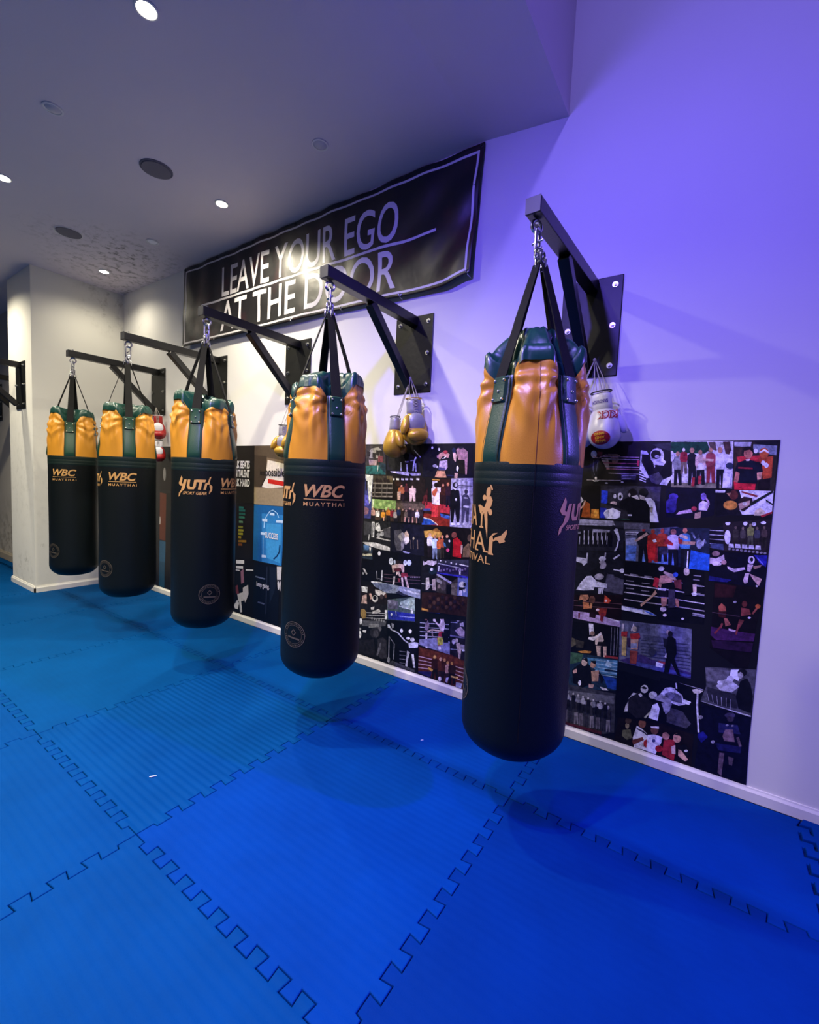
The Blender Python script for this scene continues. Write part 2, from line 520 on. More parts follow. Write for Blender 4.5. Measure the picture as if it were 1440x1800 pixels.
PRINTS = """
c|0d0a0c 1022,1528,1308,1525,1312,1338,1033,1311|d8d4d8 1115,1469,1114,1460,1110,1453,1103,1450,1095,1453,1090,1460,1087,1469,1088,1478,1093,1485,1100,1488,1107,1485,1113,1478|7a3030 1117,1483,1141,1479,1139,1456,1117,1459|c09080 1094,1457,1124,1447,1125,1452,1095,1462|c09080 1126,1447,1154,1463,1152,1468,1124,1452|c09080 1153,1463,1189,1463,1188,1468,1153,1468|c09080 1189,1463,1221,1459,1221,1465,1189,1468|a0785c 1167,1471,1210,1470,1218,1445,1209,1422,1192,1422,1183,1448|b09a88 1140,1440,1169,1444,1179,1402,1165,1402,1149,1425|1a1a22 1088,1451,1129,1448,1129,1386,1121,1346,1102,1353,1086,1420|50505e 1101,1440,1100,1401,1105,1400,1106,1440|50505e 1100,1400,1110,1365,1114,1366,1105,1401|606070 1121,1432,1117,1386,1120,1385,1124,1432|d8d0d0 1124,1350,1124,1346,1122,1343,1120,1341,1117,1343,1115,1346,1114,1350,1114,1354,1116,1357,1118,1359,1121,1358,1123,1355|c8c0c0 1134,1339,1132,1336,1127,1335,1120,1334,1113,1334,1108,1336,1106,1338,1107,1340,1112,1342,1119,1343,1127,1343,1132,1341|c8a0a8 1132,1456,1305,1453,1305,1456,1132,1460|c0b0b0 1138,1445,1306,1442,1305,1445,1138,1448|98505c 1148,1425,1307,1423,1307,1427,1148,1429|b8a0a4 1158,1407,1308,1406,1308,1409,1158,1411|b87884 1164,1397,1309,1396,1309,1399,1164,1400|a89aa0 1175,1376,1311,1375,1310,1378,1175,1379|8a8088 1077,1339,1233,1342,1233,1345,1077,1342|c03048 1297,1440,1307,1440,1306,1412,1298,1416|3a3848 1232,1375,1299,1377,1297,1349,1234,1346|8f8a9a 1238,1364,1296,1367,1296,1372,1238,1369|8f8a9a 1239,1352,1277,1353,1277,1357,1239,1356|d8d4d8 1177,1329,1176,1327,1174,1326,1170,1326,1166,1326,1164,1327,1163,1328,1163,1330,1166,1331,1170,1332,1173,1331,1176,1330|c8c4c8 1246,1336,1246,1334,1243,1333,1240,1332,1237,1333,1235,1334,1234,1336,1235,1338,1237,1339,1240,1340,1243,1339,1245,1338|a89080 1030,1459,1050,1473,1047,1443,1028,1439|cfcacf 1041,1351,1040,1345,1039,1340,1036,1338,1032,1339,1032,1340,1030,1362,1031,1363,1034,1365,1037,1363,1039,1358
c|14141c 1308,1525,1439,1524,1445,1369,1426,1328,1311,1342|30303c 1355,1516,1439,1522,1441,1483,1385,1497|e2e0e8 1309,1488,1334,1485,1343,1468,1315,1470,1315,1435,1330,1405,1353,1362,1342,1358,1310,1401,1310,1408|dcd9e2 1310,1396,1339,1385,1340,1390,1310,1402|dcd9e2 1310,1384,1339,1373,1340,1378,1310,1390|dcd9e2 1310,1373,1339,1361,1341,1366,1311,1378,1310,1375|dcd9e2 1311,1361,1339,1349,1341,1354,1312,1366|dcd9e2 1312,1349,1338,1339,1340,1338,1341,1342,1313,1354|0a0a12 1314,1466,1342,1466,1360,1435,1370,1392,1396,1389,1419,1425,1437,1472,1444,1376,1363,1362,1330,1409|c8c4d0 1406,1463,1404,1445,1394,1432,1380,1427,1366,1431,1354,1444,1349,1463,1351,1481,1361,1494,1375,1499,1390,1494,1401,1481|101018 1393,1468,1391,1458,1384,1450,1374,1447,1363,1450,1355,1458,1352,1468,1354,1479,1361,1487,1371,1489,1382,1487,1390,1479|b8b4c0 1388,1459,1387,1456,1383,1453,1379,1452,1374,1453,1370,1456,1368,1459,1369,1463,1373,1466,1377,1467,1382,1466,1386,1463|dcd8e4 1389,1436,1401,1449,1416,1436,1407,1418,1378,1421,1371,1408,1364,1432|0a0a12 1388,1418,1387,1415,1384,1414,1380,1413,1376,1414,1372,1415,1371,1417,1372,1420,1375,1421,1379,1422,1383,1421,1387,1420|4c4854 1349,1369,1390,1389,1411,1357,1393,1332,1382,1333,1364,1340|cfcdd8 1397,1332,1408,1353,1445,1373,1445,1369,1426,1328
c|cfcad0 1428,1528,1658,1526,1671,1325,1444,1322|12402e 1429,1526,1565,1525,1577,1490,1559,1473,1432,1476,1432,1478|5a4a44 1569,1524,1595,1524,1602,1486,1580,1493|c9c4c4 1595,1524,1620,1524,1631,1490,1608,1493|4a3230 1621,1524,1645,1525,1653,1490,1648,1470,1635,1473|807a66 1443,1340,1608,1350,1649,1331,1649,1325,1444,1322,1444,1326|101018 1450,1406,1478,1407,1485,1331,1474,1330,1465,1388,1465,1330,1454,1329|8a8a90 1443,1452,1453,1460,1467,1460,1477,1453,1481,1419,1478,1401,1450,1400,1444,1418|b5826a 1467,1472,1465,1463,1460,1460,1454,1463,1451,1471,1453,1480,1458,1483,1464,1480|6a5a50 1473,1440,1496,1441,1501,1383,1492,1382,1485,1427,1485,1382,1476,1382|a02838 1468,1476,1476,1481,1486,1481,1495,1476,1498,1450,1496,1436,1473,1436,1468,1450|d8d0c8 1486,1490,1485,1484,1481,1481,1477,1484,1474,1490,1476,1496,1480,1499,1484,1496|15151d 1504,1416,1531,1417,1539,1333,1528,1333,1519,1396,1519,1332,1509,1332|16161e 1497,1467,1506,1475,1519,1475,1530,1467,1534,1430,1532,1410,1504,1410,1498,1430|b5826a 1521,1488,1519,1479,1513,1475,1507,1479,1503,1488,1505,1497,1511,1500,1517,1497|14141c 1534,1413,1563,1414,1571,1338,1559,1337,1550,1395,1550,1337,1538,1337|d8b8b0 1527,1459,1537,1467,1551,1467,1563,1460,1567,1426,1564,1408,1534,1407,1528,1426|b5826a 1551,1478,1550,1470,1545,1467,1539,1470,1536,1478,1538,1487,1543,1490,1548,1487|a83038 1521,1368,1532,1368,1532,1329,1521,1329|a83038 1544,1375,1556,1376,1556,1341,1545,1340|c8c4cc 1560,1421,1559,1415,1556,1410,1551,1408,1545,1410,1541,1414,1539,1420,1540,1427,1543,1431,1549,1433,1554,1432,1558,1427|d8d0cc 1539,1427,1559,1429,1567,1404,1535,1401|8a3038 1571,1423,1600,1423,1607,1346,1596,1346,1587,1404,1587,1346,1576,1345|96404a 1565,1469,1574,1477,1588,1477,1599,1469,1603,1436,1600,1417,1571,1417,1566,1435|b5826a 1588,1489,1586,1480,1581,1477,1576,1480,1573,1489,1574,1497,1579,1500,1585,1497|12121c 1607,1413,1633,1414,1641,1326,1631,1325,1622,1392,1623,1325,1616,1324,1613,1324|d8d4dc 1601,1466,1609,1475,1621,1475,1631,1466,1636,1428,1634,1407,1608,1406,1602,1427|b5826a 1623,1488,1621,1479,1615,1475,1609,1479,1606,1488,1607,1498,1613,1502,1620,1498|c8a090 1554,1452,1595,1449,1593,1439,1555,1442|dcd8e0 1622,1466,1659,1446,1658,1429,1623,1446|28304a 1665,1417,1665,1416,1661,1411,1654,1409,1647,1411,1641,1416,1639,1422,1640,1429,1645,1434,1652,1436,1659,1434,1664,1429,1664,1428|e0dce4 1633,1392,1661,1392,1660,1328,1635,1327|d8d4dc 1446,1462,1446,1449,1443,1440,1438,1436,1435,1439,1431,1484,1435,1486,1440,1483,1444,1474
c|2a2420 1660,1526,1805,1525,1809,1324,1669,1319|a8a6b0 1661,1523,1720,1522,1717,1500,1663,1505|7c8494 1726,1513,1803,1506,1804,1467,1728,1483|10121a 1728,1524,1805,1525,1804,1506,1742,1512|dcd8e0 1743,1485,1742,1480,1740,1476,1737,1475,1734,1476,1731,1480,1730,1485,1730,1490,1732,1493,1735,1495,1739,1493,1741,1490|3a2a20 1663,1500,1690,1500,1690,1430,1669,1420|c02c34 1674,1460,1693,1463,1761,1467,1758,1441,1682,1436|b84828 1749,1457,1794,1464,1796,1377,1769,1369|b8542c 1780,1477,1778,1466,1773,1458,1766,1456,1757,1458,1751,1466,1748,1477,1749,1487,1754,1495,1762,1498,1770,1495,1777,1487|e8e4e8 1748,1481,1764,1493,1780,1481,1779,1475,1764,1485,1750,1475|e4e0e8 1772,1436,1771,1431,1769,1427,1765,1426,1762,1427,1759,1431,1757,1436,1758,1441,1760,1445,1764,1446,1767,1445,1770,1441|e4e0e8 1783,1427,1782,1421,1780,1418,1776,1416,1773,1417,1770,1421,1768,1426,1769,1432,1771,1435,1775,1437,1778,1435,1781,1432|c87868 1676,1400,1693,1390,1686,1353,1672,1352|c89078 1746,1395,1764,1399,1763,1369,1751,1365|0c1020 1679,1436,1710,1450,1734,1444,1761,1431,1766,1399,1747,1395,1752,1349,1688,1350,1690,1397,1671,1399|c87864 1727,1475,1726,1464,1721,1456,1714,1453,1706,1456,1699,1464,1697,1475,1698,1486,1703,1493,1710,1496,1718,1493,1724,1486|16100e 1692,1490,1698,1503,1716,1504,1728,1493,1728,1477,1717,1490,1700,1486|d8c0b8 1705,1450,1720,1452,1718,1444,1708,1443|a02838 1683,1411,1732,1409,1731,1416,1683,1418|d02838 1672,1356,1688,1350,1747,1349,1746,1324,1677,1322|181014 1756,1366,1791,1373,1792,1328,1754,1324
c|0c0808 1033,1311,1142,1316,1150,1152,1044,1146|9a4a18 1072,1237,1100,1223,1109,1152,1063,1152|c07828 1109,1196,1143,1198,1148,1153,1109,1152|d89838 1139,1178,1139,1168,1136,1161,1133,1158,1128,1160,1125,1167,1123,1177,1123,1187,1126,1194,1130,1197,1134,1195,1137,1188|c8c0b8 1037,1245,1052,1260,1069,1237,1047,1211,1040,1201|c09878 1073,1238,1067,1214,1074,1212,1080,1236|c09878 1068,1215,1042,1181,1042,1174,1045,1172,1073,1211|c09878 1044,1146,1046,1174,1042,1175
c|2c2a32 1145,1316,1404,1324,1407,1155,1153,1156|3c3a46 1151,1293,1305,1321,1316,1321,1320,1264,1252,1275|46424e 1317,1316,1404,1322,1403,1254,1354,1258|2840c8 1149,1293,1178,1290,1181,1228,1152,1230|2430a8 1150,1207,1179,1205,1175,1156,1153,1156|e2e0ea 1166,1180,1176,1197,1207,1209,1243,1194,1242,1167,1220,1156,1178,1156|b0b0c0 1166,1180,1190,1200,1194,1163,1182,1156,1178,1156|d8d4dc 1219,1267,1218,1262,1216,1257,1213,1255,1209,1257,1206,1261,1205,1267,1205,1272,1208,1277,1211,1278,1215,1277,1217,1273|d8d4dc 1248,1267,1247,1258,1244,1250,1238,1247,1232,1250,1227,1256,1225,1266,1225,1275,1229,1283,1235,1285,1241,1283,1246,1277|14141c 1242,1265,1242,1260,1240,1257,1237,1255,1234,1256,1232,1260,1231,1264,1231,1269,1233,1272,1236,1274,1239,1273,1241,1269|c8b0a8 1225,1231,1223,1225,1218,1221,1210,1219,1202,1220,1196,1223,1193,1229,1195,1235,1200,1240,1208,1242,1216,1241,1222,1237|14141c 1176,1222,1234,1211,1236,1222,1178,1234|14141c 1234,1211,1269,1202,1271,1213,1236,1222|e4e2ec 1340,1267,1366,1267,1384,1249,1407,1157,1385,1155,1372,1155,1364,1215|0a0a12 1233,1239,1276,1269,1340,1265,1366,1222,1371,1156,1314,1155,1281,1155,1270,1208,1238,1221|1c181c 1309,1286,1307,1274,1300,1266,1290,1262,1280,1264,1272,1272,1268,1283,1270,1295,1277,1304,1287,1307,1297,1305,1305,1297|c8beb8 1280,1277,1280,1272,1278,1269,1276,1267,1274,1268,1272,1272,1271,1276,1271,1281,1273,1284,1275,1285,1277,1284,1279,1281|d8d0cc 1283,1269,1309,1278,1321,1256,1304,1259|14141a 1355,1292,1353,1282,1346,1274,1337,1270,1326,1273,1319,1280,1315,1290,1317,1300,1324,1308,1334,1311,1344,1309,1351,1302|c8beb8 1319,1279,1340,1272,1344,1254,1321,1260|d8d4e0 1275,1183,1292,1185,1293,1177,1276,1176|9a9480 1366,1222,1379,1227,1378,1197,1368,1204|2a5040 1235,1159,1284,1162,1284,1156,1276,1156,1236,1156
c|0a0a1c 1425,1321,1611,1319,1614,1205,1551,1186,1432,1183|4a3aa0 1475,1280,1473,1273,1467,1267,1458,1265,1448,1266,1441,1271,1438,1278,1440,1285,1446,1291,1455,1294,1465,1292,1472,1287|3a2c88 1430,1256,1447,1279,1472,1273,1469,1237,1465,1208,1434,1202|2c2470 1472,1233,1471,1219,1465,1208,1456,1203,1446,1206,1439,1216,1435,1231,1437,1245,1443,1256,1452,1261,1461,1258,1469,1248|8a70c8 1581,1286,1580,1278,1576,1273,1571,1270,1566,1272,1562,1277,1560,1285,1560,1293,1564,1299,1569,1301,1574,1300,1579,1294|d8c8e0 1555,1253,1569,1268,1596,1256,1587,1224,1557,1225|b89ab8 1483,1213,1527,1227,1535,1213,1472,1197|a83848 1550,1230,1549,1225,1545,1221,1540,1219,1535,1220,1531,1223,1529,1229,1530,1234,1533,1238,1538,1240,1544,1239,1548,1235|a88878 1544,1210,1567,1219,1566,1191,1560,1189,1551,1186,1543,1186|b898b8 1577,1277,1590,1257,1595,1262,1582,1282|b898b8 1589,1260,1583,1232,1589,1230,1595,1258
c|15131c 1611,1319,1650,1321,1693,1326,1807,1322,1810,1215,1664,1210,1620,1199|dcd9e2 1694,1320,1807,1322,1809,1228,1712,1217,1700,1239,1708,1274|dcd9e2 1611,1317,1647,1317,1645,1307,1612,1305|8a3838 1702,1317,1761,1300,1754,1293,1702,1310|0a0a12 1612,1302,1651,1307,1670,1275,1651,1236,1666,1217,1620,1202,1616,1247|c88438 1693,1256,1691,1246,1682,1237,1670,1234,1658,1236,1648,1242,1644,1252,1646,1263,1655,1271,1667,1274,1680,1272,1689,1266|5a2a24 1692,1300,1691,1289,1686,1282,1678,1278,1669,1281,1663,1288,1660,1298,1661,1308,1667,1316,1675,1319,1683,1317,1689,1309|b08060 1651,1304,1667,1308,1663,1291|2a1c1c 1694,1276,1712,1294,1739,1289,1746,1266,1717,1231,1695,1239|b09080 1695,1263,1734,1279,1733,1259,1703,1236|d0c8c0 1725,1265,1724,1261,1721,1257,1717,1256,1713,1257,1710,1260,1709,1264,1710,1268,1712,1271,1716,1272,1720,1271,1723,1269|1c2420 1735,1269,1801,1322,1805,1322,1806,1316,1739,1256|d8c8a8 1753,1237,1770,1251,1787,1236,1783,1219,1752,1217|a82c34 1773,1218,1809,1238,1809,1230,1780,1212,1779,1212|20242c 1783,1288,1808,1270,1808,1264,1786,1279
c|2a2a34 1044,1142,1215,1146,1372,1148,1368,1067,1044,1030|9c9aa8 1213,1146,1224,1123,1054,1111,1056,1142|45434f 1054,1118,1216,1129,1216,1131,1054,1120|5a5866 1261,1142,1372,1148,1371,1119,1263,1112|0a0a12 1058,1105,1156,1106,1156,1112,1058,1110|0a0a12 1156,1106,1263,1109,1263,1114,1156,1112|0c0c14 1063,1061,1076,1063,1079,1034,1073,1033,1070,1054,1069,1033,1064,1032|0c0c14 1060,1082,1064,1085,1071,1086,1076,1083,1078,1068,1076,1060,1063,1058,1060,1066|15151c 1071,1091,1070,1088,1068,1086,1065,1087,1063,1091,1064,1094,1067,1096,1070,1095|0c0c14 1085,1064,1098,1065,1101,1036,1095,1036,1092,1056,1091,1035,1086,1035|0c0c14 1082,1084,1087,1088,1093,1088,1098,1085,1100,1071,1098,1062,1085,1061,1082,1069|15151c 1093,1094,1092,1090,1090,1088,1087,1089,1085,1093,1086,1096,1089,1098,1092,1097|0c0c14 1107,1066,1120,1067,1123,1039,1117,1038,1114,1059,1113,1038,1108,1037|0c0c14 1104,1086,1108,1090,1115,1091,1120,1088,1121,1073,1120,1065,1107,1063,1104,1071|15151c 1115,1096,1114,1092,1111,1090,1109,1091,1107,1095,1108,1099,1111,1100,1114,1099|0c0c14 1128,1068,1141,1070,1144,1041,1138,1041,1135,1061,1135,1040,1130,1040|0c0c14 1126,1088,1130,1092,1136,1093,1141,1090,1143,1075,1141,1067,1128,1066,1126,1073|15151c 1136,1098,1136,1094,1133,1092,1130,1094,1129,1097,1130,1101,1132,1102,1135,1101|0c0c14 1150,1071,1162,1072,1165,1044,1160,1043,1157,1063,1156,1043,1151,1042|0c0c14 1147,1090,1151,1094,1157,1095,1162,1092,1164,1077,1163,1069,1150,1068,1147,1076|15151c 1158,1100,1157,1096,1154,1095,1152,1096,1150,1099,1151,1103,1154,1105,1156,1103|0c0c14 1171,1073,1183,1074,1186,1046,1181,1046,1178,1066,1177,1045,1172,1045|0c0c14 1168,1093,1172,1096,1178,1097,1183,1094,1185,1080,1184,1072,1171,1070,1168,1078|15151c 1179,1102,1178,1098,1175,1097,1173,1098,1171,1101,1172,1105,1175,1107,1177,1105|0c0c14 1192,1075,1204,1076,1206,1049,1201,1048,1199,1068,1198,1048,1193,1047|0c0c14 1189,1095,1193,1099,1199,1099,1204,1096,1206,1082,1204,1074,1192,1072,1189,1080|15151c 1200,1104,1199,1101,1196,1099,1194,1100,1192,1103,1193,1107,1196,1109,1198,1108|b8b6c4 1081,1085,1083,1037,1086,1037,1085,1086|b8b6c4 1102,1088,1104,1040,1107,1040,1105,1088|b8b6c4 1123,1090,1124,1042,1127,1042,1126,1090|b8b6c4 1143,1092,1145,1044,1148,1044,1146,1092|b8b6c4 1163,1094,1165,1047,1168,1047,1166,1094|b8b6c4 1183,1096,1185,1049,1188,1049,1186,1096|d0d0dc 1214,1114,1236,1109,1249,1068,1230,1089|1a1a22 1228,1116,1227,1110,1223,1105,1218,1103,1213,1104,1209,1108,1207,1114,1208,1120,1211,1124,1217,1126,1222,1125,1226,1121|a8a6b4 1271,1101,1326,1103,1320,1087,1272,1086|30304a 1275,1089,1320,1092,1319,1097,1275,1094
c|1c1c26 1035,1104,1265,1122,1267,1003,1032,977|0a0a12 1047,1040,1062,1042,1065,1002,1060,1001,1055,1032,1055,1001,1049,1000|08080f 1044,1065,1049,1069,1056,1070,1061,1066,1063,1049,1062,1039,1048,1037,1045,1047|2a2a34 1057,1076,1056,1072,1053,1069,1049,1071,1048,1075,1049,1079,1052,1082,1055,1080|0a0a12 1070,1043,1084,1045,1087,1005,1082,1004,1077,1034,1077,1003,1072,1003|08080f 1067,1067,1071,1071,1078,1072,1083,1069,1085,1051,1084,1041,1070,1040,1067,1049|2a2a34 1079,1078,1078,1074,1075,1072,1071,1073,1070,1077,1071,1082,1074,1084,1077,1082|0a0a12 1092,1045,1106,1047,1109,1007,1104,1007,1099,1037,1099,1006,1094,1005|08080f 1089,1069,1093,1074,1100,1074,1105,1071,1107,1054,1106,1044,1092,1042,1089,1052|2a2a34 1101,1081,1100,1076,1097,1074,1093,1076,1092,1080,1093,1084,1096,1086,1099,1085|0a0a12 1114,1048,1127,1049,1131,1010,1125,1009,1121,1039,1121,1009,1116,1008|08080f 1111,1072,1115,1076,1122,1077,1127,1073,1129,1056,1128,1046,1114,1045,1111,1054|2a2a34 1123,1083,1122,1078,1118,1076,1115,1078,1114,1082,1115,1086,1118,1088,1121,1087|0a0a12 1135,1050,1149,1052,1152,1013,1147,1012,1143,1042,1142,1011,1137,1011|08080f 1132,1074,1137,1078,1143,1079,1148,1076,1150,1058,1149,1049,1135,1047,1133,1056|2a2a34 1144,1085,1143,1081,1140,1079,1137,1080,1135,1084,1136,1088,1139,1090,1142,1089|0a0a12 1156,1053,1170,1054,1173,1015,1168,1014,1164,1044,1164,1014,1159,1013|08080f 1153,1076,1158,1081,1164,1081,1169,1078,1172,1061,1170,1051,1157,1050,1154,1059|2a2a34 1165,1087,1164,1083,1161,1081,1158,1082,1156,1086,1157,1091,1160,1093,1164,1091|0a0a12 1177,1055,1191,1057,1194,1018,1189,1017,1185,1046,1185,1016,1180,1016|08080f 1175,1078,1179,1083,1185,1083,1190,1080,1192,1063,1191,1053,1178,1052,1175,1061|2a2a34 1186,1089,1185,1085,1182,1083,1179,1084,1177,1088,1178,1093,1181,1095,1185,1093|0a0a12 1198,1057,1212,1059,1215,1020,1210,1020,1206,1049,1206,1019,1201,1018|08080f 1195,1081,1200,1085,1206,1086,1211,1082,1213,1065,1212,1056,1199,1054,1196,1063|2a2a34 1207,1091,1206,1087,1203,1085,1200,1087,1198,1091,1199,1095,1202,1097,1205,1095|a6a4b4 1062,1054,1062,1014,1066,1014,1065,1055|a6a4b4 1084,1057,1085,1016,1088,1017,1087,1057|a6a4b4 1106,1059,1106,1019,1110,1019,1109,1059|a6a4b4 1127,1061,1128,1022,1131,1022,1131,1062|a6a4b4 1149,1064,1150,1024,1153,1024,1152,1064|a6a4b4 1170,1066,1171,1027,1174,1027,1173,1066|a6a4b4 1191,1068,1192,1029,1195,1029,1194,1069|c4c4d4 1217,1106,1235,1100,1252,1060,1243,1043,1238,1070|b8b8c8 1239,1047,1237,1024,1244,1023,1246,1047|b8b8c8 1238,1025,1228,999,1236,1000,1244,1022|8c8a9a 1037,1072,1067,1079,1066,1067,1038,1060|8c8a9a 1123,1097,1203,1101,1201,1089,1128,1081
c|5a5c70 1270,1104,1480,1143,1517,1132,1523,1061,1493,967,1420,971,1281,959|8890b0 1275,1066,1317,1074,1324,1039,1279,1032|5878c0 1279,1034,1323,1037,1325,963,1281,963,1280,974|c8c4d4 1274,1100,1328,1104,1325,1094,1275,1089|485c90 1285,991,1323,1000,1322,1006,1285,997|6888c8 1349,999,1489,1025,1493,967,1352,965|0e0e16 1332,1044,1373,1049,1381,963,1366,962,1354,1025,1352,962,1336,961|14141e 1324,1096,1338,1107,1358,1109,1373,1102,1378,1064,1374,1042,1332,1037,1324,1057|a02a2a 1356,1120,1354,1112,1348,1108,1341,1111,1339,1117|b89888 1311,1059,1361,1106,1369,1095,1322,1056|a82830 1374,1043,1410,1048,1417,971,1404,969,1393,1027,1392,967,1378,965|b03028 1367,1090,1380,1099,1396,1101,1409,1094,1414,1061,1410,1041,1375,1037,1368,1055|b04030 1395,1112,1393,1104,1388,1100,1382,1103,1379,1111,1381,1119,1386,1123,1392,1120|181820 1413,1052,1447,1056,1455,980,1442,978,1431,1035,1430,976,1417,974|b84028 1406,1098,1418,1107,1434,1108,1447,1102,1452,1069,1448,1050,1413,1046,1406,1063|b04838 1433,1120,1431,1111,1426,1108,1420,1110,1417,1118,1419,1127,1424,1130,1430,1128|c8282c 1365,1050,1404,1058,1404,976,1377,980|38384a 1417,1041,1447,1045,1452,1012,1421,1008|e8e0e8 1387,1071,1399,1080,1407,1066,1394,1061|12141e 1455,1044,1488,1048,1495,974,1493,967,1483,967,1473,1026,1472,966,1459,966|d8ccd8 1448,1095,1459,1105,1475,1106,1488,1099,1493,1062,1489,1041,1455,1037,1448,1057|b87868 1475,1119,1473,1110,1467,1105,1461,1109,1457,1117,1459,1127,1465,1131,1472,1128|b02c30 1437,1091,1473,1066,1471,1055,1436,1062
c|1c2438 1454,1137,1603,1148,1617,962,1538,959,1454,969|10121c 1461,1043,1492,1047,1500,964,1487,965,1478,1024,1478,966,1465,968|d8ccdc 1454,1095,1465,1105,1479,1106,1491,1099,1496,1061,1493,1040,1462,1036,1455,1056|b87868 1480,1119,1478,1110,1472,1105,1466,1109,1462,1117,1464,1127,1470,1131,1477,1128|12141e 1503,1052,1535,1056,1544,967,1531,965,1521,1032,1520,964,1510,962,1508,963|4a80c0 1495,1105,1506,1115,1522,1117,1534,1109,1539,1071,1536,1049,1503,1045,1496,1065|b87060 1522,1130,1520,1121,1514,1116,1508,1119,1504,1128,1506,1138,1510,1141,1515,1141,1519,1139|c8b0a8 1499,1113,1527,1101,1525,1090,1488,1101|b03430 1485,1097,1508,1085,1503,1066,1487,1068|a88070 1508,1081,1556,1083,1554,1069,1503,1066|3c4460 1535,1121,1549,1105,1553,1110,1540,1127|8088a8 1543,1109,1556,1087,1561,1092,1548,1114|2c3450 1550,1097,1563,1070,1568,1073,1556,1101|58607c 1563,1085,1572,1101,1566,1105,1558,1089|3c4460 1561,1115,1573,1083,1579,1086,1567,1118|8088a8 1569,1103,1581,1066,1587,1068,1575,1106|2c3450 1581,1089,1589,1095,1585,1101,1578,1096|58607c 1580,1121,1591,1079,1597,1081,1586,1123|3c4460 1591,1106,1598,1107,1597,1115,1590,1113|8a90b0 1583,1076,1582,1065,1578,1057,1573,1053,1567,1055,1562,1063,1560,1073,1560,1084,1564,1092,1570,1095,1576,1093,1580,1086|20243c 1597,1113,1596,1102,1592,1094,1585,1090,1577,1092,1571,1099,1569,1109,1570,1120,1574,1128,1581,1132,1589,1130,1595,1123|b0b4cc 1571,1078,1590,1101,1587,1066|2458c0 1542,1044,1612,1034,1613,1013,1616,962,1591,961,1540,959|d8d8e4 1529,1039,1531,962,1536,962,1533,1039
c|14121e 1603,1148,1653,1163,1660,1057,1610,1065|b4b0c0 1604,1139,1653,1140,1653,1144,1604,1142|b4b0c0 1605,1119,1655,1121,1655,1124,1605,1122|b4b0c0 1607,1100,1657,1101,1657,1102,1657,1104,1607,1103|b4b0c0 1609,1081,1658,1081,1658,1084,1608,1084|b4b0c0 1635,1061,1660,1061,1660,1064,1610,1065|3c4468 1611,1083,1658,1085,1659,1071,1660,1059,1639,1060,1613,1065
